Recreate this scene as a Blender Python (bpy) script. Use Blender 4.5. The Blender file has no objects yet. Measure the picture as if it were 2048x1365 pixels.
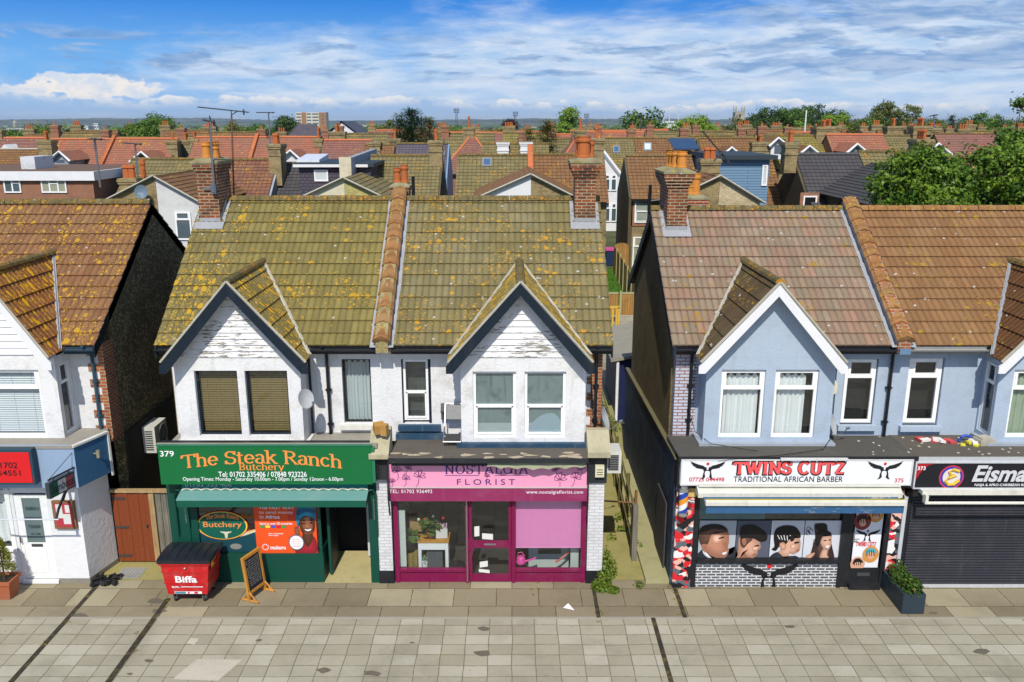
import bpy, bmesh, math, random
from mathutils import Vector, Matrix
from math import radians as R, sin, cos, tan, pi
random.seed(7)
scn = bpy.context.scene
COL = scn.collection
# ------------------------------------------------------------------ camera, sky, sun
HAZE = 0.00009
CH, F, PITCH = 10.0, 1700.0, R(14.5)
cam = bpy.data.objects.new('camera', bpy.data.cameras.new('camera'))
COL.objects.link(cam)
cam.location = (0, 0, CH)
cam.rotation_euler = (R(90)-PITCH, 0, 0)
cam.data.sensor_width = 36
cam.data.lens = F/2048*36
cam.data.clip_end = 40000
scn.camera = cam
SUN_EL, SUN_AZ = R(48), R(5.5)          # in front of the row, a little to the left
sd = Vector((-sin(SUN_AZ)*cos(SUN_EL), -cos(SUN_AZ)*cos(SUN_EL), sin(SUN_EL)))
sun = bpy.data.objects.new('sun', bpy.data.lights.new('sun', 'SUN'))
COL.objects.link(sun)
sun.data.energy = 4.5
sun.data.angle = R(0.5)
sun.data.color = (1, .945, .86)
sun.rotation_euler = sd.to_track_quat('Z', 'Y').to_euler()
sun.location = (0, -20, 40)
scn.view_settings.view_transform = 'Standard'
scn.view_settings.look = 'None'
scn.view_settings.exposure = 0.0
scn.view_settings.gamma = 1
try:
    scn.cycles.use_denoising = True
    scn.cycles.max_bounces = 6
    scn.cycles.transparent_max_bounces = 12
    scn.cycles.volume_bounces = 0
except Exception: pass

# ------------------------------------------------------------------ node helper
class G:
    def __init__(s, nt): s.nt = nt
    def n(s, typ, **k):
        x = s.nt.nodes.new(typ)
        for a, b in k.items(): setattr(x, a, b)
        return x
    def put(s, sock, v):
        if v is None: return
        if isinstance(v, bpy.types.NodeSocket): s.nt.links.new(v, sock)
        else:
            if sock.type == 'RGBA' and not isinstance(v, (int, float)) and len(v) == 3: v = (*v, 1)
            if sock.type == 'RGBA' and isinstance(v, (int, float)): v = (v, v, v, 1)
            sock.default_value = v
    def math(s, op, a, b=None, c=None, clamp=False):
        x = s.n('ShaderNodeMath', operation=op, use_clamp=clamp)
        for i, v in enumerate((a, b, c)): s.put(x.inputs[i], v)
        return x.outputs[0]
    def vm(s, op, a, b=None):
        x = s.n('ShaderNodeVectorMath', operation=op)
        s.put(x.inputs[0], a); s.put(x.inputs[1], b)
        return x.outputs[0]
    def mix(s, f, a, b, mode='MIX'):
        x = s.n('ShaderNodeMix', data_type='RGBA', blend_type=mode, clamp_factor=True)
        s.put(x.inputs[0], f); s.put(x.inputs[6], a); s.put(x.inputs[7], b)
        return x.outputs[2]
    def noise(s, vec, scale, detail=3, rough=.55, dist=0, dim='3D'):
        x = s.n('ShaderNodeTexNoise', noise_dimensions=dim)
        s.put(x.inputs['Vector'], vec); s.put(x.inputs['Scale'], scale)
        s.put(x.inputs['Detail'], detail); s.put(x.inputs['Roughness'], rough); s.put(x.inputs['Distortion'], dist)
        return x.outputs[0]
    def vor(s, vec, scale, out='Distance', rnd=1.0):
        x = s.n('ShaderNodeTexVoronoi')
        s.put(x.inputs['Vector'], vec); s.put(x.inputs['Scale'], scale); s.put(x.inputs['Randomness'], rnd)
        return x.outputs[out]
    def ramp(s, f, a, b, lo=0.0, hi=1.0, smooth=True):
        x = s.n('ShaderNodeMapRange', interpolation_type='SMOOTHSTEP' if smooth else 'LINEAR')
        for i, v in enumerate((f, a, b, lo, hi)): s.put(x.inputs[i], v)
        return x.outputs[0]
    def scale(s, vec, sx, sy, sz, off=(0, 0, 0)):
        x = s.n('ShaderNodeMapping')
        s.put(x.inputs[0], vec); x.inputs[1].default_value = off; x.inputs[3].default_value = (sx, sy, sz)
        return x.outputs[0]
    def bump(s, h, st=.5, d=.02):
        x = s.n('ShaderNodeBump')
        s.put(x.inputs['Height'], h); x.inputs['Strength'].default_value = st; x.inputs['Distance'].default_value = d
        return x.outputs[0]
    def wn(s, vec):
        x = s.n('ShaderNodeTexWhiteNoise', noise_dimensions='3D'); s.put(x.inputs[0], vec)
        return x.outputs[0]
    def sep(s, v):
        x = s.n('ShaderNodeSeparateXYZ'); s.put(x.inputs[0], v); return x.outputs
    def comb(s, a, b, c=0):
        x = s.n('ShaderNodeCombineXYZ')
        for i, v in enumerate((a, b, c)): s.put(x.inputs[i], v)
        return x.outputs[0]

# ------------------------------------------------------------------ sky
w = bpy.data.worlds.new('World'); scn.world = w; w.use_nodes = True
g = G(w.node_tree); w.node_tree.nodes.clear()
out = g.n('ShaderNodeOutputWorld'); bg = g.n('ShaderNodeBackground')
w.node_tree.links.new(bg.outputs[0], out.inputs[0])
sky = g.n('ShaderNodeTexSky', sky_type='NISHITA', sun_disc=False)
sky.sun_elevation = SUN_EL; sky.sun_rotation = pi + SUN_AZ
sky.air_density = 1; sky.dust_density = .6; sky.ozone_density = 2
bg.inputs[1].default_value = .15
tc = g.n('ShaderNodeTexCoord')
dx, dy, dz = g.sep(tc.outputs['Generated'])
az = g.math('ARCTAN2', dx, dy); el = g.math('ARCSINE', dz)
S = 1/.15                       # cloud tones are written as final values
def sk(r, gg, b):
    f = lambda c: (c/255/12.92 if c/255 < .04045 else ((c/255+.055)/1.055)**2.4)*S
    return (f(r), f(gg), f(b))
P = g.comb(az, el)
blue = g.mix(g.ramp(el, -.002, .03), sk(176, 214, 248), sk(118, 183, 244))
blue = g.mix(g.ramp(el, .045, .15), blue, sk(36, 130, 226))
low = g.ramp(el, .22, .5)       # only the low sky is dressed; overhead stays Nishita
warp = g.noise(g.scale(P, 3, 9, 1), 1.5, 4, .6)
Pw = g.vm('ADD', P, g.scale(g.comb(warp, warp), .10, .03, 0))
# broad veil, stronger to the right, clear at upper left
bias = g.math('ADD', g.ramp(az, -.55, .12, -.30, .12, False), g.ramp(el, .055, .125, .27, -.12, False))
veil = g.noise(g.scale(Pw, 5.0, 16, 1, (3.1, .3, 0)), 1.0, 6, .55)
fine = g.noise(g.scale(Pw, 14, 75, 1, (7.1, 2.3, 0)), 1.0, 7, .62)
veil = g.math('ADD', g.math('ADD', veil, bias), g.math('MULTIPLY', g.math('SUBTRACT', fine, .5), .24))
vm = g.ramp(veil, .36, .74)
white = g.mix(g.ramp(fine, .3, .7), sk(180, 210, 243), sk(228, 237, 249))
col = g.mix(g.math('MULTIPLY', vm, .9), blue, white)
# grey blue flat clouds
gn = g.noise(g.scale(Pw, 11, 60, 1, (1.7, 5.2, 0)), 1.0, 5, .6)
gm = g.ramp(g.math('ADD', gn, g.ramp(az, .1, .5, 0, .10, False)), .49, .60)
band = g.math('MULTIPLY', g.ramp(el, .035, .055), g.math('MAXIMUM', g.ramp(el, .10, .078), g.ramp(az, .1, .3)))
col = g.mix(g.math('MULTIPLY', g.math('MULTIPLY', gm, band), .78), col, g.mix(g.ramp(fine, .36, .62), sk(112, 154, 206), sk(172, 196, 228)))
# line of cumulus over the horizon
cn = g.noise(g.scale(P, 34, 52, 1, (2.2, .4, 0)), 1.0, 7, .6)
big = g.noise(g.scale(P, 7, 0, 1, (9.3, 0, 0)), 1.0, 2, .5)
top = g.math('ADD', g.math('MULTIPLY', big, .030), g.math('ADD', g.math('MULTIPLY', cn, .024), g.ramp(az, -.6, .45, .002, -.010, False)))
d = g.math('SUBTRACT', top, el)
cm = g.math('MULTIPLY', g.ramp(d, -.0004, .0026), g.ramp(el, .0, .012))
lit = g.math('MULTIPLY', g.ramp(d, .014, .001), g.ramp(cn, .36, .6))
cum = g.mix(lit, sk(158, 194, 236), sk(248, 246, 244))
col = g.mix(g.math('MULTIPLY', cm, .92), col, cum)
# the big cumulus at the left
lx = g.math('DIVIDE', g.math('ADD', az, .445), .070); ly = g.math('DIVIDE', g.math('SUBTRACT', el, .034), .0125)
ell = g.math('ADD', g.math('MULTIPLY', lx, lx), g.math('MULTIPLY', ly, ly))
puff = g.noise(g.scale(P, 45, 60, 1), 1.0, 6, .6)
ell = g.math('ADD', ell, g.math('MULTIPLY', g.math('SUBTRACT', puff, .5), 3.6))
col = g.mix(g.ramp(ell, 1.15, .75), col, g.mix(g.ramp(puff, .35, .6), sk(214, 226, 243), sk(250, 244, 238)))
col = g.mix(g.ramp(el, .0, -.004), col, sk(120, 150, 180))
fin = g.mix(low, col, sky.outputs[0])
g.put(bg.inputs[0], fin)

# ------------------------------------------------------------------ geometry helper
def V3(*a): return Vector(a)
X_, Y_, Z_ = Vector((1, 0, 0)), Vector((0, 1, 0)), Vector((0, 0, 1))
def front(y): return (Vector((0, y, 0)), X_, Z_, Y_)               # plane facing the camera, W points in
def leftw(x): return (Vector((x, 0, 0)), Y_, Z_, X_)               # wall facing -x
def rightw(x): return (Vector((x, 0, 0)), Y_, Z_, -X_)             # wall facing +x
def ray(px, py):
    a, b = (px-1024)/F, (py-682.5)/F
    return Vector((a, cos(PITCH)-b*sin(PITCH), -sin(PITCH)-b*cos(PITCH)))
def at(px, py, Y):
    d = ray(px, py); return Vector((0, 0, CH)) + d*(Y/d.y)
def atz(px, py, z=0):
    d = ray(px, py); return Vector((0, 0, CH)) + d*((z-CH)/d.z)
OFF = {}
class MB:
    def __init__(s): s.V = []; s.Fc = []; s.UV = []; s.M = []; s.m = 0
    def face(s, pts, uv=None):
        i = len(s.V); s.V += [Vector(p) for p in pts]
        s.Fc.append(tuple(range(i, i+len(pts)))); s.UV.append(uv); s.M.append(s.m)
        return s
    def obox(s, fr, u0, u1, v0, v1, w0, w1):
        O, U, V, W = fr
        p = [O+U*u+V*v+W*ww for ww in (w0, w1) for v in (v0, v1) for u in (u0, u1)]
        for f in ((0, 1, 3, 2), (5, 4, 6, 7), (0, 2, 6, 4), (1, 5, 7, 3), (2, 3, 7, 6), (0, 4, 5, 1)):
            s.face([p[k] for k in f])
        return s
    def box(s, x0, x1, y0, y1, z0, z1): return s.obox(front(0), x0, x1, z0, z1, y0, y1)
    def rbox(s, c, sx, sy, sz, rz=0, tilt=0):
        m = Matrix.Rotation(rz, 3, 'Z') @ Matrix.Rotation(tilt, 3, 'X')
        return s.obox((Vector(c), m@X_, m@Z_, m@Y_), -sx/2, sx/2, -sz/2, sz/2, -sy/2, sy/2)
    def quad(s, fr, u0, u1, v0, v1, w=0):
        O, U, V, W = fr
        return s.face([O+U*a+V*b+W*w for a, b in ((u0, v0), (u1, v0), (u1, v1), (u0, v1))])
    def prism(s, fr, pts, w0, w1):
        O, U, V, W = fr
        a = [O+U*u+V*v+W*w0 for u, v in pts]; b = [O+U*u+V*v+W*w1 for u, v in pts]
        s.face(a); s.face(b[::-1])
        for i in range(len(pts)):
            j = (i+1) % len(pts); s.face([a[j], a[i], b[i], b[j]])
        return s
    def wall(s, fr, u0, u1, v0, v1, holes=(), depth=.12):
        us = sorted({u0, u1, *[h[0] for h in holes], *[h[1] for h in holes]})
        vs = sorted({v0, v1, *[h[2] for h in holes], *[h[3] for h in holes]})
        for i in range(len(us)-1):
            for j in range(len(vs)-1):
                cu, cv = (us[i]+us[i+1])/2, (vs[j]+vs[j+1])/2
                if any(h[0] < cu < h[1] and h[2] < cv < h[3] for h in holes): continue
                s.quad(fr, us[i], us[i+1], vs[j], vs[j+1])
        O, U, V, W = fr
        for a, b, c, d in holes:
            P = [(a, c), (b, c), (b, d), (a, d)]
            for k in range(4):
                p, q = P[k], P[(k+1) % 4]
                A = O+U*p[0]+V*p[1]; B = O+U*q[0]+V*q[1]
                s.face([A, B, B+W*depth, A+W*depth])
        return s
    def tube(s, pts, r, n=6, cap=True):
        pts = [Vector(p) for p in pts]; rs = r if isinstance(r, (list, tuple)) else [r]*len(pts)
        rings = []
        for i, p in enumerate(pts):
            t = (pts[min(i+1, len(pts)-1)]-pts[max(i-1, 0)]).normalized()
            a = t.cross(Z_ if abs(t.z) < .9 else X_).normalized(); b = t.cross(a)
            rings.append([p+(a*cos(2*pi*k/n)+b*sin(2*pi*k/n))*rs[i] for k in range(n)])
        for i in range(len(rings)-1):
            for k in range(n):
                s.face([rings[i][k], rings[i][(k+1) % n], rings[i+1][(k+1) % n], rings[i+1][k]])
        if cap: s.face(rings[0][::-1]); s.face(rings[-1])
        return s
    def lathe(s, c, prof, n=14):
        c = Vector(c); rings = [[c+Vector((r*cos(2*pi*k/n), r*sin(2*pi*k/n), z)) for k in range(n)] for r, z in prof]
        for i in range(len(rings)-1):
            for k in range(n):
                s.face([rings[i][k], rings[i][(k+1) % n], rings[i+1][(k+1) % n], rings[i+1][k]])
        s.face(rings[0][::-1]); s.face(rings[-1]); return s
    def disc(s, fr, u, v, ru, rv, w=0, n=24):
        O, U, V, W = fr
        return s.face([O+U*(u+ru*cos(2*pi*k/n))+V*(v+rv*sin(2*pi*k/n))+W*w for k in range(n)])
    def poly(s, fr, pts, w=0):
        O, U, V, W = fr
        return s.face([O+U*a+V*b+W*w for a, b in pts])
    def build(s, name, mat, parent=None, smooth=False, weld=False):
        off = Vector((0, 0, 0))
        if parent is not None: off = OFF.get(parent.name, off)
        me = bpy.data.meshes.new(name)
        me.from_pydata([v-off for v in s.V], [], s.Fc)
        for m in (mat if isinstance(mat, (list, tuple)) else [mat]): me.materials.append(m)
        ul = me.uv_layers.new(name='UVMap')
        li = 0
        for fi, f in enumerate(s.Fc):
            uv = s.UV[fi]
            if uv is None:
                ps = [s.V[k] for k in f]
                n = Vector((0, 0, 0))
                for k in range(len(ps)):
                    a, b = ps[k], ps[(k+1) % len(ps)]
                    n += Vector(((a.y-b.y)*(a.z+b.z), (a.z-b.z)*(a.x+b.x), (a.x-b.x)*(a.y+b.y)))
                ax = max(range(3), key=lambda k: abs(n[k]))
                uv = [(p.x, p.y) if ax == 2 else (p.x, p.z) if ax == 1 else (p.y, p.z) for p in ps]
            for k in range(len(f)): ul.data[li+k].uv = uv[k]
            li += len(f)
        me.polygons.foreach_set('material_index', s.M)
        if smooth: me.polygons.foreach_set('use_smooth', [True]*len(s.Fc))
        if weld or smooth:
            bm = bmesh.new(); bm.from_mesh(me); bmesh.ops.remove_doubles(bm, verts=bm.verts, dist=1e-4); bm.to_mesh(me); bm.free()
        me.update()
        o = bpy.data.objects.new(name, me); COL.objects.link(o)
        if parent is not None:
            o.parent = parent; OFF[o.name] = off; KID.setdefault(parent.name, []).append(o)
        return o
def tag(o, label=None, cat=None, group=None, kind=None):
    if label: o['label'] = label
    if cat: o['category'] = cat
    if group: o['group'] = group
    if kind: o['kind'] = kind
    return o
def thing(name, label, cat, loc=(0, 0, 0), group=None):
    o = bpy.data.objects.new(name, None); o.empty_display_size = .2
    COL.objects.link(o); o.location = loc; OFF[o.name] = Vector(loc)
    return tag(o, label, cat, group)
def solo(mb, name, mat, label, cat, loc, group=None, smooth=False):
    """a thing that is one mesh, its origin at its base"""
    mb.V = [v-Vector(loc) for v in mb.V]
    o = mb.build(name, mat, None, smooth); o.location = loc
    return tag(o, label, cat, group)
KID = {}
def dup(root, loc, rz=0, sc=1.0, label=None, group=None):
    r = root.copy(); COL.objects.link(r); r.location = loc; r.rotation_euler = (0, 0, rz)
    r.scale = (sc, sc, sc) if not isinstance(sc, tuple) else sc
    if label: r['label'] = label
    if group: r['group'] = group
    for ch in KID.get(root.name, ()):
        c = ch.copy(); COL.objects.link(c); c.parent = r
        for gc in KID.get(ch.name, ()):
            d = gc.copy(); COL.objects.link(d); d.parent = c
    return r

# ------------------------------------------------------------------ materials
MATS = {}
def srgb(r, gg, b):
    f = lambda c: c/255/12.92 if c/255 < .04045 else ((c/255+.055)/1.055)**2.4
    return (f(r), f(gg), f(b))
def newmat(name):
    m = bpy.data.materials.new(name); m.use_nodes = True
    g = G(m.node_tree); b = m.node_tree.nodes['Principled BSDF']
    b.inputs['Specular IOR Level'].default_value = .3
    return m, g, b
def paint(name, c, rough=.6, dirt=.25, dirtc=(.09, .08, .06), bump=.15, bs=30, metal=0, streak=True, ds=1.6, spec=.3):
    if name in MATS: return MATS[name]
    m, g, b = newmat(name)
    t = g.n('ShaderNodeTexCoord').outputs['Object']
    n1 = g.noise(t, ds, 6, .65); n2 = g.noise(g.scale(t, 9, 9, .8), 1, 4, .6); n3 = g.noise(t, 45, 3, .6)
    f = g.ramp(n1, .46, .78)
    if streak: f = g.math('MAXIMUM', f, g.math('MULTIPLY', g.ramp(n2, .52, .8), .8))
    f = g.math('MULTIPLY', f, dirt)
    col = g.mix(f, c, dirtc)
    col = g.mix(.16, col, g.mix(n3, (0, 0, 0), tuple(min(1, k*1.7) for k in c)))
    g.put(b.inputs['Base Color'], col)
    b.inputs['Roughness'].default_value = rough; b.inputs['Metallic'].default_value = metal
    b.inputs['Specular IOR Level'].default_value = spec
    if bump: g.put(b.inputs['Normal'], g.bump(g.noise(t, bs, 5, .65), bump, .02))
    MATS[name] = m; return m
def plain(name, c, rough=.5, metal=0, spec=.3):
    if name in MATS: return MATS[name]
    m, g, b = newmat(name)
    t = g.n('ShaderNodeTexCoord').outputs['Object']
    n = g.noise(t, 12, 4, .6)
    g.put(b.inputs['Base Color'], g.mix(n, tuple(k*.8 for k in c), tuple(min(1, k*1.2) for k in c)))
    b.inputs['Roughness'].default_value = rough; b.inputs['Metallic'].default_value = metal
    b.inputs['Specular IOR Level'].default_value = spec
    MATS[name] = m; return m
def flat(name, c, rough=.55):
    """printed or painted colour"""
    if name in MATS: return MATS[name]
    m, g, b = newmat(name); b.inputs['Base Color'].default_value = (*c, 1); b.inputs['Roughness'].default_value = rough
    MATS[name] = m; return m
def peel(name, c, under, amt=.5):
    """flaking paint"""
    if name in MATS: return MATS[name]
    m, g, b = newmat(name)
    t = g.n('ShaderNodeTexCoord').outputs['Object']
    a = g.noise(g.scale(t, 3.2, 3.2, 24), 1, 8, .72); big = g.noise(t, 1.1, 3, .5)
    f = g.ramp(g.math('ADD', a, g.math('MULTIPLY', g.math('SUBTRACT', big, .5), .5)), .66-amt*.12, .70-amt*.12)
    d = g.noise(g.scale(t, 6, 6, 1), 1, 5, .6)
    col = g.mix(g.ramp(d, .45, .8, 0, .3 if c[0] > .2 else .04), c, (.28, .25, .2))
    col = g.mix(f, col, g.mix(g.noise(t, 30, 3), under, tuple(k*.4 for k in under)))
    g.put(b.inputs['Base Color'], col); b.inputs['Roughness'].default_value = .65
    g.put(b.inputs['Normal'], g.bump(g.math('SUBTRACT', 1, f), .4, .01))
    MATS[name] = m; return m
def tiles(name, c1, c2, c3, lich=.4, lc=(.62, .33, .02), moss=.2, mossc=(.10, .11, .02), white=.3, stretch=1.0, dark=.5, tw=.30, gauge=.345, grid=0, rib=.62):
    """concrete or clay roof tiles; UV counts tiles and courses"""
    if name in MATS: return MATS[name]
    m, g, b = newmat(name)
    uv = g.n('ShaderNodeTexCoord').outputs['UV']
    oi = g.n('ShaderNodeObjectInfo').outputs['Random']
    u, v, _ = g.sep(uv)
    cell = g.comb(g.math('FLOOR', u), g.math('FLOOR', v), oi)
    r1 = g.wn(cell); r2 = g.wn(g.vm('ADD', cell, (17.3, 5.1, 3)))
    M = g.vm('ADD', g.scale(uv, tw, gauge, 1), g.comb(g.math('MULTIPLY', oi, 37), 0))           # metres on the slope
    col = g.mix(g.ramp(r1, .1, .9, smooth=False), c1, c2)
    n0 = g.noise(M, .9, 5, .6)
    col = g.mix(g.ramp(n0, .38, .72), col, c3)
    col = g.mix(g.math('MULTIPLY', g.ramp(r2, .75, 1), .5), col, tuple(k*.62 for k in c1))
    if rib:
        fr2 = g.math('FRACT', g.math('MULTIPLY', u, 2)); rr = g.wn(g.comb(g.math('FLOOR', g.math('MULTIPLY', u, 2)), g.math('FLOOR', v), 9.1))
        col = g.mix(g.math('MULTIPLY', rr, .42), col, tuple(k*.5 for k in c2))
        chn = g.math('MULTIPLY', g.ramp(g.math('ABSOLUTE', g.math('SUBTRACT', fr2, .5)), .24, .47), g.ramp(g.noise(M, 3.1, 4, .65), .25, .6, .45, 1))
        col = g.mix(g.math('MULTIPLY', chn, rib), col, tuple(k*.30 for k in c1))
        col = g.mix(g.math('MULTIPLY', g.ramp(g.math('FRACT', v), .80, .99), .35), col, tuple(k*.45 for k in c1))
    sp = g.noise(M, 55, 3, .7)
    col = g.mix(g.ramp(sp, .35, .75, 0, .5), col, tuple(min(1, k*1.6+.015) for k in c2))
    col = g.mix(g.ramp(g.noise(M, 23, 4, .7), .55, .8, 0, dark), col, tuple(k*.3 for k in c1))
    Ms = g.scale(M, 1, 1/stretch, 1)
    dens = g.noise(g.vm('ADD', Ms, (4, 9, 0)), .8, 3, .6)
    if moss:
        mm = g.ramp(g.math('ADD', g.noise(Ms, 5, 5, .7), g.math('MULTIPLY', g.math('SUBTRACT', dens, .5), .8)), .72-moss*.3, .82-moss*.2)
        col = g.mix(g.math('MULTIPLY', mm, .8), col, mossc)
    if lich:
        wob = g.math('MULTIPLY', g.noise(Ms, 24, 3, .7), .30)
        for sc, k in ((5.5, 0), (11, 3.3), (19, 7.1), (31, 2.2)):
            Mk = g.vm('ADD', Ms, (k, k*1.7, 0)); lap = g.math('MULTIPLY', g.math('SUBTRACT', .5, g.math('FRACT', v)), .22)
            dist = g.vor(Mk, sc); vc = g.sep(g.vor(Mk, sc, 'Color'))[0]
            thr = g.math('MULTIPLY', g.ramp(g.math('ADD', g.math('ADD', vc, lap), g.math('MULTIPLY', g.math('SUBTRACT', dens, .5), 1.7)), 1.0-lich*.75, 1.12-lich*.5), .36)
            f = g.ramp(g.math('SUBTRACT', g.math('ADD', dist, wob), g.math('ADD', thr, .13)), .02, -.03)
            col = g.mix(g.math('MULTIPLY', f, .88), col, g.mix(g.noise(M, 40, 2), tuple(q*.75 for q in lc), tuple(min(1, q*1.15) for q in lc)))
    if white:
        Mk = g.vm('ADD', M, (31, 2, 0)); dist = g.vor(Mk, 5.0); vc = g.sep(g.vor(Mk, 5.0, 'Color'))[1]
        f = g.math('MULTIPLY', g.ramp(vc, 1-white*.5, 1-white*.4), g.ramp(g.math('ADD', dist, g.math('MULTIPLY', sp, .15)), .235, .2))
        col = g.mix(g.math('MULTIPLY', f, .75), col, (.5, .5, .46))
    h = g.noise(M, 40, 4, .7)
    if grid:
        fu = g.math('FRACT', u); fv = g.math('FRACT', v)
        e = g.math('MAXIMUM', g.ramp(g.math('ABSOLUTE', g.math('SUBTRACT', fu, .5)), .36, .46), g.ramp(fv, .13, .03))
        col = g.mix(g.math('MULTIPLY', e, grid), col, tuple(k*.25 for k in c1))
        h = g.math('SUBTRACT', g.math('MULTIPLY', h, .4), g.math('MULTIPLY', e, .8))
    g.put(b.inputs['Base Color'], col); b.inputs['Roughness'].default_value = .85
    b.inputs['Specular IOR Level'].default_value = .2
    g.put(b.inputs['Normal'], g.bump(h, .5, .012))
    MATS[name] = m; return m
def brick(name, c1, c2, mortar, bw=.225, rh=.075, ms=.012, stain=.3, stainc=(.03, .025, .02), off=.5, bump=.6, rough=.85):
    if name in MATS: return MATS[name]
    m, g, b = newmat(name)
    tcn = g.n('ShaderNodeTexCoord'); uv = tcn.outputs['UV']
    x = g.n('ShaderNodeTexBrick', offset=off)
    g.put(x.inputs['Vector'], uv); g.put(x.inputs['Color1'], c1); g.put(x.inputs['Color2'], c2); g.put(x.inputs['Mortar'], mortar)
    for k, v in (('Scale', 1), ('Mortar Size', ms), ('Mortar Smooth', .1), ('Bias', 0), ('Brick Width', bw), ('Row Height', rh)): x.inputs[k].default_value = v
    n = g.noise(uv, 1.3, 5, .65); n2 = g.noise(uv, 40, 3, .7)
    col = g.mix(g.ramp(n, .42, .75, 0, stain), x.outputs[0], stainc)
    col = g.mix(g.ramp(n2, .4, .8, 0, .35), col, tuple(k*.4 for k in c1))
    g.put(b.inputs['Base Color'], col); b.inputs['Roughness'].default_value = rough
    g.put(b.inputs['Normal'], g.bump(g.math('ADD', g.math('SUBTRACT', 1, x.outputs[1]), g.math('MULTIPLY', n2, .3)), bump, .01))
    MATS[name] = m; return m
def slabs(name, cols, mortar, bw, rh, ms, off=0.0, warpk=.02, stain=.35):
    if name in MATS: return MATS[name]
    m, g, b = newmat(name)
    uv0 = g.n('ShaderNodeTexCoord').outputs['UV']
    wv = g.n('ShaderNodeTexNoise'); g.put(wv.inputs['Vector'], uv0); wv.inputs['Scale'].default_value = 1.1; wv.inputs['Detail'].default_value = 3
    uv = g.vm('ADD', uv0, g.vm('MULTIPLY', g.vm('SUBTRACT', wv.outputs['Color'], (.5, .5, .5)), (warpk*2, warpk*2, 0)))
    u, v, _ = g.sep(uv)
    row = g.math('FLOOR', g.math('DIVIDE', v, rh))
    uu = g.math('ADD', g.math('DIVIDE', u, bw), g.math('MULTIPLY', g.math('MODULO', row, 2), off))
    fu = g.math('FRACT', uu); fv = g.math('FRACT', g.math('DIVIDE', v, rh))
    du = g.math('MULTIPLY', g.math('SUBTRACT', .5, g.math('ABSOLUTE', g.math('SUBTRACT', fu, .5))), bw)
    dv = g.math('MULTIPLY', g.math('SUBTRACT', .5, g.math('ABSOLUTE', g.math('SUBTRACT', fv, .5))), rh)
    dd = g.math('ADD', g.math('MINIMUM', du, dv), g.math('MULTIPLY', g.math('SUBTRACT', g.noise(uv0, 9, 4, .7), .5), ms*1.4))
    joint = g.ramp(dd, ms*.9, ms*.35)
    r = g.wn(g.comb(g.math('FLOOR', uu), row)); r2 = g.wn(g.comb(g.math('FLOOR', uu), row, 5.5))
    col = g.mix(r, cols[0], cols[1]); col = g.mix(g.ramp(r2, .80, .84), col, cols[2])
    n = g.noise(uv0, .7, 6, .65); n2 = g.noise(uv0, 70, 2, .7); n3 = g.noise(uv0, 9, 5, .7)
    col = g.mix(g.ramp(n, .42, .75, 0, stain), col, tuple(k*.5 for k in cols[0]))
    col = g.mix(g.ramp(n3, .5, .8, 0, .3), col, tuple(k*1.25 for k in cols[1]))
    col = g.mix(g.ramp(n2, .35, .75, 0, .35), col, tuple(k*.45 for k in cols[0]))
    sp = g.vor(uv0, 3.3); col = g.mix(g.ramp(sp, .06, .03, 0, .7), col, (.03, .028, .022))
    yl = g.ramp(g.noise(uv0, 1.7, 4, .6), .56, .68)
    col = g.mix(joint, col, g.mix(yl, mortar, (.16, .125, .03)))
    g.put(b.inputs['Base Color'], col); b.inputs['Roughness'].default_value = .8
    g.put(b.inputs['Normal'], g.bump(g.math('ADD', g.math('SUBTRACT', 1, joint), g.math('MULTIPLY', n2, .25)), .5, .01))
    MATS[name] = m; return m
def pebble(name, c1, c2, scale=55, bump=1.0):
    if name in MATS: return MATS[name]
    m, g, b = newmat(name)
    t = g.n('ShaderNodeTexCoord').outputs['Object']
    v = g.vor(t, scale); vc = g.sep(g.vor(t, scale, 'Color'))[0]; n = g.noise(t, 1.5, 5, .6)
    col = g.mix(g.ramp(vc, .55, 1), c1, c2); col = g.mix(g.ramp(n, .4, .7, 0, .5), col, tuple(k*.5 for k in c1))
    g.put(b.inputs['Base Color'], col); b.inputs['Roughness'].default_value = .9
    g.put(b.inputs['Normal'], g.bump(v, bump, .02)); MATS[name] = m; return m
def wood(name, c1, c2, sx=40, sz=1.2, board=0, rough=.7):
    if name in MATS: return MATS[name]
    m, g, b = newmat(name)
    tcn = g.n('ShaderNodeTexCoord'); t = tcn.outputs['Object']; uv = tcn.outputs['UV']
    n = g.noise(g.scale(t, sx, sx, sz), 1, 5, .65); n1 = g.noise(t, 1.4, 4, .6)
    col = g.mix(g.ramp(n, .3, .7), c1, c2); col = g.mix(g.ramp(n1, .45, .75, 0, .5), col, tuple(k*.4 for k in c1))
    h = n
    if board:
        u, v, _ = g.sep(uv); f = g.math('FRACT', g.math('DIVIDE', u, board)); e = g.ramp(g.math('ABSOLUTE', g.math('SUBTRACT', f, .5)), .44, .49)
        r = g.wn(g.comb(g.math('FLOOR', g.math('DIVIDE', u, board)), 3))
        col = g.mix(g.math('MULTIPLY', r, .35), col, tuple(k*.5 for k in c1)); col = g.mix(e, col, (.012, .01, .007))
        h = g.math('SUBTRACT', g.math('MULTIPLY', n, .3), e)
    g.put(b.inputs['Base Color'], col); b.inputs['Roughness'].default_value = rough
    g.put(b.inputs['Normal'], g.bump(h, .4, .01)); MATS[name] = m; return m
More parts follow.
